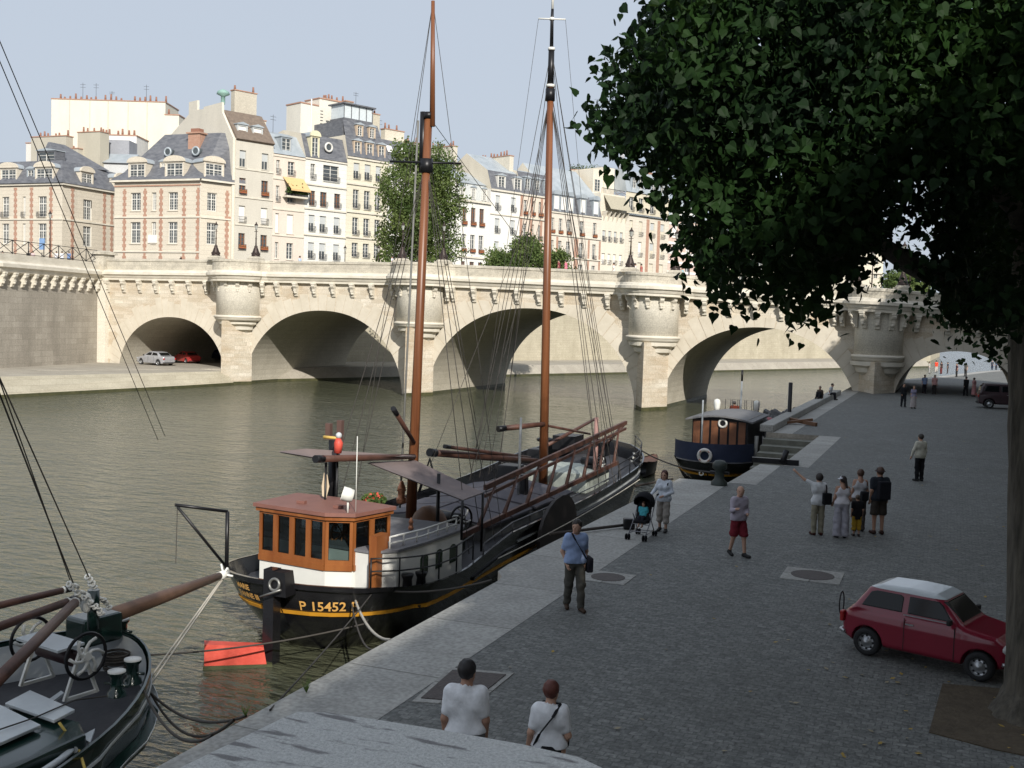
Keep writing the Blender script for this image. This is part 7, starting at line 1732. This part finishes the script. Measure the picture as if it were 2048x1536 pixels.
def cars():
    RED=mat('dark_red_paint',(.21,.010,.028),.28,var=.05,coat=.6); 
    a=Pz(1733,1310,2.7); b=Pz(1957,1362,2.7); d=(b-a); ang=math.atan2(d.y,d.x); S=d.length/2.03
    side=Vector((math.sin(ang),-math.cos(ang),0))   # right-hand side, towards camera
    c=(a+b)/2-side*(.62*S)-d.normalized()*.035*S; 
    lower=[(-1.5,.3),(-1.53,.5),(-1.47,.75),(-1.33,.88),(-.6,.88),(.55,.9),(.8,.88),(1.3,.8),(1.48,.68),(1.52,.5),(1.5,.3),(1.3,.22),(-1.3,.22)]
    cab=dict(zb=.86,poly=[(-1.36,.8),(-1.24,.98),(-1.05,1.26),(-.85,1.335),(-.3,1.36),(.2,1.34),(.36,1.28),(.78,.86),(.78,.8)],mx=.55,hx=-.18,doors=(-.28,.62),chrome=True)
    M_=car('small red car with white roof parked beside the near tree trunk',Vector((c.x,c.y,2.7)),ang,lower,cab,.70,.54,(-.98,1.05),.26,RED,h=.014,roof=(mat('white_roof_paint',(.60,.64,.66),.25,coat=.4,var=.04),1.27),S=S,
      glass=[('side',[(-1.13,.93),(-.98,1.2),(-.88,1.235),(-.42,1.235),(-.36,1.2),(-.36,.93)]),('side',[(-.26,.93),(-.26,1.235),(.28,1.235),(.36,1.18),(.56,.93)]),('f',.94,1.25,.5,1,.3),('r',.98,1.22,.46,-1,-.9)])
    m=MB(); m.torus(Vector((-1.66,-.28,.80))*S,.17*S,.014*S,Matrix.Rotation(R(90),3,'Y')@Matrix.Diagonal((1.3,.6,1))); o=m.build('rear_hoop',IRN,None); o.parent=M_
    m=MB(); m.box(Vector((.12,-.685,.92))*S,(.85*S,.012*S,.016*S)); o=m.build('chrome_strip',mat('wheel_silver',(0,0,0)),None); o.parent=M_
    m=MB(); m.box(Vector((.60,-.05,1.02))*S,(.02,.25,.16),rot=Matrix.Rotation(R(-45),3,'Y')); o=m.build('paper_on_screen',SHUT,None); o.parent=M_
    lowS=[(-2.15,.35),(-2.18,.7),(-2.1,.95),(-1.7,1.0),(.9,.95),(1.9,.8),(2.15,.6),(2.18,.35),(1.9,.22),(-1.9,.22)]
    cabS=dict(zb=.95,poly=[(-1.75,.9),(-1.1,1.38),(-.3,1.45),(.3,1.40),(1.15,.92),(1.1,.85)],mx=.75,hx=-.2,doors=(-.7,.15))
    gl=[('side',[(-1.35,1.0),(-1.02,1.3),(-.35,1.36),(-.35,1.0)]),('side',[(-.27,1.0),(-.27,1.36),(.25,1.33),(.75,1.0)]),('f',1.0,1.36,.6,1,.3),('r',1.02,1.34,.6,-1,-.9)]
    p=Pz(302,731,1.45); car('silver saloon parked across the river in front of the first arch',Vector((p.x,p.y+.8,1.47)),R(168),lowS,cabS,.86,.66,(-1.35,1.3),.31,mat('silver_paint',(.42,.43,.46),.3,metal=.4,coat=.3),h=.045,glass=gl,S=1.12)
    p=Pz(357,727,1.45); car('red saloon parked under the first arch behind the silver one',Vector((p.x,p.y+1.5,1.47)),R(155),lowS,cabS,.86,.66,(-1.35,1.3),.31,mat('bright_red_paint',(.36,.03,.03),.35,coat=.3),h=.045,glass=gl,S=1.0)
    p=Pz(395,722,1.45); car('dark car deep in the shadow of the first arch',Vector((p.x+.5,p.y+4,1.47)),R(165),lowS,cabS,.86,.66,(-1.35,1.3),.31,mat('dark_blue_paint',(.02,.025,.04),.35,coat=.3),h=.06,glass=gl,S=1.0)
    p=Pz(1489,697,1.6); car('dark blue car on the far island quay seen through the arch',Vector((p.x,p.y,1.55)),R(200),lowS,cabS,.86,.66,(-1.35,1.3),.31,mat('dark_blue_paint',(0,0,0)),h=.06,glass=gl,S=1.15)
    lowV=[(-2.1,.4),(-2.15,.9),(-2.05,1.1),(1.2,1.1),(2.0,.95),(2.25,.7),(2.25,.35),(-2.0,.3)]
    cabV=dict(zb=1.1,poly=[(-2.1,1.0),(-1.95,1.55),(-1.75,1.78),(.3,1.78),(.6,1.7),(1.45,1.05),(1.4,.95)],mx=.95,hx=-.2,doors=(-.7,.2))
    q=Pz(1979,817,2.7); car('dark van parked near the bridge, partly hidden by the tree trunk',Vector((q.x+1.3,q.y+.9,2.7)),R(4),lowV,cabV,.9,.74,(-1.4,1.4),.33,mat('dark_maroon_paint',(.03,.012,.016),.35,coat=.3),h=.045,glass=[('side',[(-1.85,1.2),(-1.7,1.6),(-1.6,1.66),(-.75,1.66),(-.75,1.2)]),('side',[(-.65,1.2),(-.65,1.66),(.3,1.66),(1.0,1.2)]),('f',1.2,1.66,.65,1,.4),('r',1.2,1.64,.65,-1,-1.6)],S=1.0)
cars()
people()
# ================================================================== TREES
BARK=mat('grey_bark',(.045,.040,.032),.95,col2=(.13,.115,.09),scale=5,bump=1.0,bscale=9,stretch=(2.2,2.2,.28))
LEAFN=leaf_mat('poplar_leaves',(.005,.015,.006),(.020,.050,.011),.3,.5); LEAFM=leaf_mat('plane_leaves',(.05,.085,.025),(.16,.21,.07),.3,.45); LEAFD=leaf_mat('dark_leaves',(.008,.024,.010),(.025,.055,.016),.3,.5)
def leaves(centers, n, spread, size, seed, droop=0.3, shape='poplar'):
    g=np.random.default_rng(seed); k=len(centers); C=np.repeat(np.asarray(centers),n,0); N_=len(C)
    pos=C+g.normal(0,1,(N_,3))*np.array(spread)
    # leaf frame: tip direction d (droops), width e
    d=g.normal(0,1,(N_,3)); d[:,2]-=droop*2; d/=np.linalg.norm(d,axis=1)[:,None]
    a=g.normal(0,1,(N_,3)); e=np.cross(d,a); e/=np.linalg.norm(e,axis=1)[:,None]; nn=np.cross(d,e)
    s=size*g.uniform(.7,1.25,(N_,1))
    if shape=='poplar':
        pr=[(.06,0,0),(0,.22,.04),(.16,.43,.08),(.45,.38,.04),(.74,.16,0),(1.06,0,-.12),(.74,-.16,0),(.45,-.38,.04),(.16,-.43,.08),(0,-.22,.04)]
    else: pr=[(0,0,0),(.4,.38,.05),(1,0,-.05),(.4,-.38,.05)]
    V=np.stack([pos+d*s*p[0]+e*s*p[1]+nn*s*p[2] for p in pr],1).reshape(-1,3); F=np.arange(len(V)).reshape(-1,len(pr)); return V,F
def limb(m,a,b,r0,r1,seed,wob=.3,n=7):
    r=random.Random(seed); a=Vector(a);b=Vector(b); L=(b-a).length; pts=[]
    for i in range(n+1):
        t=i/n; p=a.lerp(b,t)+Vector((r.uniform(-1,1),r.uniform(-1,1),r.uniform(-.5,.5)))*wob*math.sin(math.pi*t)*.4+Vector((0,0,-L*.06*math.sin(math.pi*t))); pts.append(p)
    m.tube(pts,[r0+(r1-r0)*i/n for i in range(n+1)],8)
def inpoly(x,y,poly):
    c=False;n=len(poly)
    for i in range(n):
        a=poly[i];b=poly[i-1]
        if (a[1]>y)!=(b[1]>y) and x<(b[0]-a[0])*(y-a[1])/(b[1]-a[1])+a[0]: c=not c
    return c
def near_tree():
    T=thing('poplar_tree','large poplar with ridged grey trunk and dark overhanging crown at the right','tree',(1.35,16.6,2.7))
    r=random.Random(12)
    # crown volume: boughs reaching from the trunk towards the river and the camera
    sil=[(1335,-20),(1290,60),(1262,110),(1240,150),(1255,190),(1200,225),(1195,265),(1215,290),(1262,300),(1300,330),(1315,355),(1310,395),(1375,405),(1400,440),(1365,470),(1375,500),(1430,520),(1420,560),(1440,600),(1480,600),(1490,555),(1560,545),(1588,570),(1596,620),(1620,635),(1640,600),(1620,560),(1660,555),(1690,560),(1712,520),(1738,480),(1745,440),(1772,460),(1800,440),(1815,410),(1790,395),(1800,370),(1845,385),(1840,450),(1880,475),(1845,525),(1900,560),(1905,600),(1950,668),(2010,645),(2120,600),(2300,500),(2500,300),(2500,-700),(1500,-700),(1380,-300)]
    cs=[]; tr=0
    while len(cs)<7600 and tr<80000:
        tr+=1; x=r.uniform(1180,2400); y=r.uniform(-600,645)
        if not inpoly(x,y,sil): continue
        edge=0 if all(inpoly(x+dx,y+dy,sil) for dx,dy in ((-60,0),(0,60),(-45,45))) else 1
        if y<-60 and r.random()<.6: continue
        if edge and r.random()<.35: continue
        Z=(r.uniform(9.8,18.5) if y<360 or x<1760 else r.uniform(15,22)) if not edge else r.uniform(10.5,14.5)
        p=Pt(x,y,Z)
        if (p-Vector((1.8,17,12))).length>10: continue
        cs.append(p)
    V,F=leaves([tuple(c) for c in cs],10,(.17,.17,.15),.115,3,droop=.45)
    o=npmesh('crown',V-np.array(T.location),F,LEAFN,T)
    m=MB(); base=Vector((1.45,16.7,2.7)); ps=[(Pt(2062,1425,15.4),.52),(Pt(2070,1380,15.5),.40),(Pt(2072,1200,15.6),.355),(Pt(2070,900,15.7),.34),(Pt(2072,640,15.8),.36),(Pt(2080,480,16.0),.33),(Pt(2095,250,16.2),.27),(Pt(2100,0,16.4),.22),(Pt(2110,-400,16.5),.12)]
    ps[0]=(Vector((ps[0][0].x,ps[0][0].y,2.65)),.56)
    # trunk with ridges
    secs=[]; n=40
    for k in range(len(ps)*6-5):
        t=k/6; i=min(int(t),len(ps)-2); f=t-i; c=ps[i][0].lerp(ps[i+1][0],f); rad=ps[i][1]*(1-f)+ps[i+1][1]*f; row=[]
        for j in range(n):
            a=2*math.pi*j/n; w_=1+.055*math.sin(a*9+k*.35)+.035*math.sin(a*17-k*.6+2*math.sin(k*.5)); row.append(c+Vector((math.cos(a),math.sin(a),0))*rad*w_)
        secs.append(row)
    m.loft(secs,closed=True); m.build('trunk',BARK,T)
    m=MB(); br=[(Pt(2070,650,15.8),.24),(Pt(2010,612,15.4),.19),(Pt(1950,585,14.8),.155),(Pt(1885,560,14.2),.14),(Pt(1820,528,13.6),.125),(Pt(1765,492,13.2),.105),(Pt(1715,440,12.9),.10),(Pt(1640,360,12.5),.06),(Pt(1540,270,12.3),.03)]
    m.tube([p for p,_ in br],[q for _,q in br],10); m.build('limb',BARK,T)
    for i,(a,b,r0) in enumerate(((ps[5][0],Pt(1830,120,13.5),.16),(ps[6][0],Pt(1600,-60,12.5),.14),(ps[6][0],Pt(2200,-100,19),.14),(br[6][0],Pt(1480,480,12.5),.05),(Pt(1830,120,13.5),Pt(1420,120,12),.08),(ps[5][0],Pt(1950,300,20),.12),(br[5][0],Pt(1560,520,12.8),.045))):
        m=MB(); limb(m,a,b,r0,.02,i,.5); m.build('limb',BARK,T)
near_tree()
def tree(label,base,hgt,crad,cz0,mt,nleaf,size,seed,name='tree',lobes=9,spread=.55,group=None,trunk_r=.28,shape='quad',squash=1.0,cat='tree'):
    T=thing(name,label,cat,base,0,group); g=np.random.default_rng(seed); r=random.Random(seed)
    cz1=hgt; cc=[]; 
    lob=[]
    for i in range(lobes):
        t=i/(lobes-1) if lobes>1 else .5; z=cz0+(cz1-cz0)*(.12+.8*t); rr=crad*(math.sin(math.pi*(.15+.72*t))**.7)*.62; a=r.random()*6.28+i*2.4
        lob.append((np.array([math.cos(a)*rr*.75,math.sin(a)*rr*.75,z]),crad*r.uniform(.42,.62)*(1 if t<.8 else .75)))
    lob.append((np.array([0,0,(cz0+cz1)/2]),crad*.7))
    per=nleaf//9//len(lob)
    C=[]
    for c,R0 in lob:
        u=g.normal(0,1,(per,3)); u/=np.linalg.norm(u,axis=1)[:,None]; rad=R0*(g.uniform(.25,1,(per,1))**.45)*(1+.18*np.sin(u[:,:1]*7+u[:,1:2]*5)); C.append(c+u*rad*np.array([1,1,.9*squash]))
    C=np.concatenate(C); V,F=leaves(C,9,(spread,spread,spread*.7),size,seed,.2,shape)
    npmesh('crown',V,F,mt,T)
    m=MB(); m.tube([(0,0,-.1),(0,0,.3),(.1,.05,cz0*.6),(0,.1,cz0+1),(0,0,cz0+(cz1-cz0)*.6)],[trunk_r*1.4,trunk_r*1.05,trunk_r*.9,trunk_r*.75,trunk_r*.25],10); o=m.build('trunk',BARK,None); o.parent=T
    for i,(c,R0) in enumerate(lob[:6]):
        m=MB(); limb(m,(0,0,cz0*.8+.2*i),tuple(c),trunk_r*.4,.03,i+seed,.4); o=m.build('limb',BARK,None); o.parent=T
    return T
def trees():
    P=Py(836,510,127); t=tree('tall green tree standing behind the bridge in front of the white houses',(P.x,127,10.5),19.4,6.6,2.5,LEAFM,34000,.32,5,lobes=15,spread=.36,trunk_r=.35)
    P=Py(1035,520,130); tree('round bushy tree just above the bridge parapet',(P.x,130,9.5),8.3,4.4,1.5,LEAFM,16000,.3,6,lobes=7,spread=.4,trunk_r=.2)
    P=Py(1105,525,129); tree('low bushy tree right of the round one above the parapet',(P.x,129,9.0),7.2,3.2,1.5,LEAFM,9000,.3,7,lobes=6,spread=.4,trunk_r=.2)
    P=Py(985,520,131); tree('thin young tree left of the round one above the parapet',(P.x,131,9.5),7.0,2.2,1.5,LEAFM,5000,.3,8,lobes=5,spread=.4,trunk_r=.15)
    # distant wood at the right and trees seen through the arches
    for i,(px,py,Z,h_) in enumerate(((1772,560,300,7),(1795,556,310,8),(1820,560,318,8),(1845,566,325,9))):
        q=Pt(px,py,Z); tree('distant green tree beyond the right end of the bridge',(q.x,q.y,1.5),q.z,7.5,3.5,LEAFM,6000,.7,20+i,lobes=5,spread=.9,group='distant trees beyond the bridge')
    a,b,c,d=(Pt(x,700,Z) for x,Z in ((1740,285),(1862,300),(1880,360),(1750,345))); m=MB(); m.prism([(p.x,p.y) for p in (a,b,c,d)],-1,1.5); tag(m.build('ground',REVET),'low far bank under the distant trees',kind='structure')
    q=Pt(1520,690,232); tree('small tree hanging over the island quay, seen through the fourth arch',(q.x,q.y,q.z+2),6.5,3.2,1.5,LEAFM,4000,.4,31,lobes=5,spread=.5)
    # the row along the quay (near one in view at the right, the others added beyond it and behind us for shade)
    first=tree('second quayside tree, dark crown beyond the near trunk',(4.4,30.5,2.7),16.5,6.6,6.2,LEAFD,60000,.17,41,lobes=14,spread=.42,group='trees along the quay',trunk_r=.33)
    for i,(x,y,rz,s) in enumerate(((6.6,46,1.2,1.0),(8.0,60,2.7,1.05),(8.4,74,4.0,1.05),(8.4,86,5.1,1.1),(1.2,-9.5,.6,1.0),(0.8,-20,2.1,1.1),(1.5,-31,3.3,1.1),(9.0,-18,4.4,1.0),(11.5,4.0,1.9,.95))):
        c=dup(first,(x,y,2.7),rz,['third','fourth','fifth','sixth','nearest hidden','next hidden','last hidden','inner','inner rear'][i]+' shade tree added to the quayside row along the embankment wall',s)
        if i==4: c.location.x=2.0
    # roof garden
    q=Pt(1170,345,236); T=thing('roof_garden','green plants along the terrace rail on the pale roof','plants',q); V,F=leaves([tuple(np.array([_r.x*x,_r.y*x,z])) for x in np.arange(-3,4.5,.3) for z in (.3,.9)],20,(.35,.35,.35),.28,77,0,'quad'); npmesh('foliage',V,F,LEAFM,T)
trees()
# ================================================================== LAMPS, street things
LAMPI=mat('lamp_iron',(.035,.022,.018),.5,metal=.3); LGL=mat('lantern_glass',(.35,.36,.34),.2)
def lamp(label,loc,H_=3.9,ped=True,S=1.0):
    T=thing('street_lamp',label,'lamp',loc,0,'iron lamps on and near the bridge')
    def add(m,n,mt): o=m.build(n,mt,None); o.parent=T; return o
    m=MB(); z=0
    if ped:
        m.box((0,0,.12),(1.5,1.2,.28)); m.box((0,0,.34),(1.2,1.0,.2),taper=.85); add(m,'pedestal',PARA); z=.44; m=MB()
        m.lathe((0,0,z),[(.46,0),(.48,.1),(.40,.2),(.36,.5),(.24,.85),(.17,1.0),(.2,1.08),(.1,1.2)],12); b=z+1.15
        for k in range(4): a=k*math.pi/2+.7; m.sph((.36*math.cos(a),.36*math.sin(a),z+.3),.15,6)
    else: m.lathe((0,0,0),[(.2,0),(.2,.25),(.12,.45),(.08,.7)],10); b=.6
    add(m,'base',LAMPI); m=MB(); m.tube([(0,0,b),(0,0,H_-.65)],[.075,.05],8); m.lathe((0,0,b+(H_-b)*.3),[(.06,0),(.11,.06),(.06,.12)],8); m.tube([(-.22,0,H_-.8),(.22,0,H_-.8)],.03,6); add(m,'post',LAMPI)
    m=MB(); m.lathe((0,0,H_-.62),[(.09,0),(.2,.48)],6); add(m,'lantern',LGL); m=MB(); m.lathe((0,0,H_-.14),[(.24,0),(.18,.1),(.06,.24),(.07,.3),(.01,.4)],6)
    for k in range(6): a=k*math.pi/3; m.tube([(.09*math.cos(a),.09*math.sin(a),-.48),(.2*math.cos(a),.2*math.sin(a),0)],.015,4) if 0 else None
    m.lathe((0,0,H_-.64),[(.11,0),(.11,.04),(.03,.05)],6); add(m,'lantern_cap',LAMPI); return T
names=[('left lamp on the first turret from the left','right lamp on the first turret from the left'),('left lamp on the second turret, near the first mast','right lamp on the second turret, in front of the tall tree'),('left lamp on the third turret, against the striped house','right lamp on the third turret, beside the leaves'),('left lamp on the fourth turret, among hanging leaves','right lamp on the fourth turret against the sky')]
for (pa,pb),nm in zip(((432,512),(805,887),(1261,1352),(1714,1808)),names):
    for px,lb in zip((pa,pb),nm):
        X=Py(px,520,BF-.2).x; lamp('tall iron lamp, '+lb,(X,BF-.25,par_top(X)-.02),3.95)
for px,lb in ((690,'left of the yellow house'),(757,'right of the yellow house')):
    X=Py(px,510,124).x; lamp('plain quay lamp '+lb,(X,124,12.3),4.4,False)
for px,lb in ((1378,'on the far bridge side right of the third turret'),(1745,'on the far bridge side in front of the beige block'),(1821,'on the far bridge side right of the fourth turret')):
    X=Py(px,540,BB+.1).x; lamp('slim lamp '+lb,(X,BB+.15,par_top(X)-.1),4.6,False)
lamp('tall iron lamp post before the left corner house',(Py(100,500,96.5).x,96.5,12.5),6.0,False)
X=Py(362,505,123.5).x; lamp('short iron lamp in front of the square corner house',(X,123.5,12.4),2.6,False)
def misc():
    # bollard on the quay, posts, debris, mooring logs
    b=Pz(1438,970,2.7); T=thing('mooring_bollard','squat dark iron mooring bollard on the pale quay slabs','bollard',(b.x,b.y,2.7)); m=MB(); m.lathe((0,0,0),[(.28,0),(.28,.1),(.17,.2),(.15,.5),(.25,.58),(.25,.72),(.17,.82),(.01,.86)],14); o=m.build('post',mat('bollard_green',(.025,.035,.03),.5),None); o.parent=T; m=MB(); m.tube([(-.32,0,.42),(.32,0,.42)],.05,8); o=m.build('cross_pin',IRN,None); o.parent=T
    p=Pz(1602,838,2.7); T=tag(MB().tube([(-8.75,p.y,-.5),(-8.75,p.y,Py(1604,766,p.y).z)],.12,10).build('mooring_post',IRN),'tall black steel mooring post standing at the quay edge behind the tug','post')
    m=MB(); m.tube([(-8.9,p.y+.4,1),(-8.9,p.y+.4,4.6)],.03,6); tag(m.build('boat_hook_pole',GREYL),'thin pale pole leaning beside the black mooring post','pole')
    for i,(a,b,lb) in enumerate((((1265,1048),(1100,1068),'long dark wooden pole lying on the slabs left of the stroller'),((1345,958),(1270,972),'dark timber boom between barge bow and quay'))):
        A=Pz(*a,2.78); B=Pz(*b,2.78); m=MB(); m.tube([A,B],.04,8); tag(m.build('wooden_pole',mat('dark_wet_wood',(.045,.035,.028),.8)),lb,'pole')
    A=Pz(1258,1047,2.85); m=MB(); m.box(A,(.3,.25,.28),rz=.4); tag(m.build('iron_block',IRN,bevel=.04),'small dark iron block at the end of the long pole','block')
    p=Pz(1545,928,2.7); m=MB(); m.beam(p+Vector((-.8,0,.12)),p+Vector((1.0,.1,.12)),.25,.2); m.tube([p+Vector((.4,-.1,.1)),p+Vector((.5,.1,.55))],.12,8); tag(m.build('mooring_gear',IRN),'dark iron mooring gear lying at the foot of the stone steps','gear')
    p=Pz(1600,850,2.7); m=MB(); m.beam(p+Vector((-.9,.8,.25)),p+Vector((.9,-.2,.1)),.2,.2); m.beam(p+Vector((-.8,-.3,.1)),p+Vector((.6,.5,.3)),.16,.14); tag(m.build('timber_pile',WOODF),'short pile of weathered timbers beside the mooring post','timbers')
    # manholes
    for i,(px,py,rad,lb,fr) in enumerate(((1216,1155,.36,'round cover on the slab edge near the man in blue','pale round frame'),(1625,1151,.46,'round cover in a pale square frame on the cobbles','square'))):
        q=Pz(px,py,2.7); T=thing('manhole_cover','rusty iron '+lb,'manhole',(q.x,q.y,2.7)); m=MB(); m.prism([(rad*math.cos(a),rad*math.sin(a)) for a in [k*math.pi/16 for k in range(32)]],.004,.016); o=m.build('cover',mat('rusty_cover',(.045,.035,.033),.7,col2=(.075,.06,.055),scale=14,bump=.6,bscale=30),None); o.parent=T
        m=MB(); w_=rad*1.35; m.prism([(-w_,-w_),(w_,-w_),(w_,w_),(-w_,w_)],-.05,.008); o=m.build('frame',SLAB,None); o.parent=T
    P=[Pz(*a,2.7) for a in ((905,1342),(1012,1351),(944,1406),(842,1398))]; c=sum(P,Vector())/4; T=thing('access_plate','dark rectangular steel plate set in the cobbles ahead of the couple','plate',(c.x,c.y,2.7)); m=MB(); m.prism([(p.x,p.y) for p in P],2.7,2.722); m.build('plate',mat('rusty_cover',(0,0,0)),T); m=MB(); m.prism([(c.x+(p.x-c.x)*1.2,c.y+(p.y-c.y)*1.2) for p in P],2.66,2.709); m.build('frame',SLAB,T)
    # tree pit
    pit=[Pz(*a,2.7) for a in ((1885,1368),(1858,1465),(1990,1500),(2300,1560),(2250,1400))]; m=MB(); m.prism([(p.x,p.y) for p in pit],2.6,2.712); tag(m.build('tree_pit',mat('bare_earth',(.06,.045,.028),.95,col2=(.11,.085,.055),scale=5,bump=.8,bscale=20)),'bare earth tree pit with dead leaves around the poplar trunk',kind='structure')
    # parapet in the foreground
    z=7.1; S_=[Pz(*a,z) for a in ((318,1540),(470,1468),(560,1425),(598,1409),(660,1410),(760,1424),(900,1446),(1060,1474),(1180,1500),(1268,1540))]
    far=[(p.x,p.y) for p in S_]; T=thing('stone_parapet','pale rough granite parapet coping in the foreground','parapet',(-1,2,7.1))
    GR=mat('rough_granite',(.40,.405,.395),.9,col2=(.64,.64,.62),scale=95,bump=.5,bscale=150,detail=8)
    nd=GR.node_tree.nodes; L=GR.node_tree.links; b_=nd['Principled BSDF']; src=b_.inputs['Base Color'].links[0].from_socket
    tc=nd.new('ShaderNodeTexCoord'); mp=nd.new('ShaderNodeMapping'); mp.inputs['Scale'].default_value=(2.2,9,4); mp.inputs['Rotation'].default_value=(0,0,R(-12)); L.new(tc.outputs['Object'],mp.inputs[0]); n2=nd.new('ShaderNodeTexNoise'); n2.inputs['Scale'].default_value=2.4; n2.inputs['Detail'].default_value=3; L.new(mp.outputs[0],n2.inputs['Vector']); rp=nd.new('ShaderNodeValToRGB'); rp.color_ramp.elements[0].position=.56; rp.color_ramp.elements[1].position=.64; L.new(n2.outputs[0],rp.inputs[0]); mx=nd.new('ShaderNodeMix'); mx.data_type='RGBA'; L.new(rp.outputs[0],mx.inputs[0]); L.new(src,mx.inputs[6]); mx.inputs[7].default_value=(.20,.195,.195,1); L.new(mx.outputs[2],b_.inputs['Base Color'])
    m=MB(); n=len(far); c=Vector((-1.0,1.4))
    rings=[]
    for ins,zz in ((0,z-.30),(0,z-.05),(.015,z-.02),(.05,z)):
        rings.append([Vector((p[0]+(c.x-p[0])*ins,p[1]+(c.y-p[1])*ins,zz)) for p in far]+[Vector((.2,1.2,zz)),Vector((.2,-1.0,zz)),Vector((-2.6,-1.0,zz)),Vector((-2.2,1.2,zz))])
    m.loft([q for q in rings],closed=True,smooth=False); m.add(rings[-1],[tuple(range(len(rings[-1])))],False); m.build('coping',GR,T)
    m=MB(); m.prism([(c.x+(p[0]-c.x)*.9,c.y+(p[1]-c.y)*.9) for p in far]+[(.1,1.1),(.1,-1.0),(-2.4,-1.0),(-2.0,1.2)],2.7,z-.3); m.build('wall',STONE_D,T)
    # weeds at the quay edge
    for i,(px,py,s,lb) in enumerate(((612,1385,.22,'thin dry weed growing from the slab joint'),(490,1432,.2,'small green weed on the quay edge by the ropes'))):
        q=Pz(px,py,2.7); r=random.Random(i); m=MB()
        for k in range(26):
            a=r.random()*6.28; l=s*r.uniform(.5,1.2); e=q+Vector((math.cos(a)*l*.5,math.sin(a)*l*.5,l)); m.add([q,q+Vector((.012,0,0)),e],[(0,1,2)])
        tag(m.build('weed',PLANT),lb,'weed')
    # fallen leaves
    LY=[mat('yellow_fallen_leaf',(.35,.24,.05),.8),mat('pale_fallen_leaf',(.28,.24,.16),.8)]
    r=random.Random(8); m=MB(); m.add([(0,0,.012),(.05,.035,.02),(.11,0,.03),(.05,-.035,.018)],[(0,1,2,3)]); 
    protos=[]
    for mt in LY:
        mm=MB(); mm.add([(0,0,.012),(.05,.035,.02),(.11,0,.03),(.05,-.035,.018)],[(0,1,2,3)]); o=mm.build('fallen_leaf',mt); tag(o,'small yellow or pale dead leaf lying on the dark cobbles','leaf','fallen leaves on the cobbles'); protos.append(o)
    for i in range(150):
        x=r.uniform(-6.5,3.5); y=13.5+(r.random()**1.6)*45; o=protos[i%2]
        if i>1: o=o.copy(); col.objects.link(o)
        if r.random()<.4: x=r.uniform(-2,2.2); y=r.uniform(14,21)
        o.location=(x,y,2.7); o.rotation_euler=(0,0,r.random()*6.28); o.scale=(r.uniform(.6,1.1),)*3
    # blue street sign at left bank
    p=Py(84,490,97); T=thing('street_sign','small blue sign board behind the iron railing','sign',(p.x,97,12.55)); m=MB(); m.box((p.x,97,Py(84,488,97).z),(.75,.08,1.3)); m.build('board',mat('sign_blue',(.20,.33,.55),.5),T); m=MB(); m.tube([(p.x,97,12.5),(p.x,97,14)],.05,6); m.build('post',IRN,T)
    # buildings on the street behind the quay (added outside the frame, heights set to shade the quay)
    for i,(y0,y1,hh) in enumerate(((-78,-40,30),(-40,-14,29),(-14,14,31),(14,44,33),(44,72,36),(72,96,36))):
        H=House('apartment_building','tall pale stone apartment house added out of view to shade the quay, number %s from the bridge'%['six','five','four','three','two','one'][i],Vector((SHX,y1-.1,0)),R(-90),y1-y0-.2,'unseen houses added to shade the quay')
        H.t.location.z=7.5; wn=[(1.5+x*3.1,1.2+f*3.6,1.3,2.2,'french',None) for x in range(int((y1-y0-3)/3.1)) for f in range(6)]
        H.facade(hh-7.5-4,wn,wallmat((.62,.57,.47))); H.body(hh-7.5-4,14,wallmat((.62,.57,.47),False)); H.mansard(hh-7.5-4,3.6,1.5,14,ZINC,slope_top=.8)
SHX=19.0
misc()
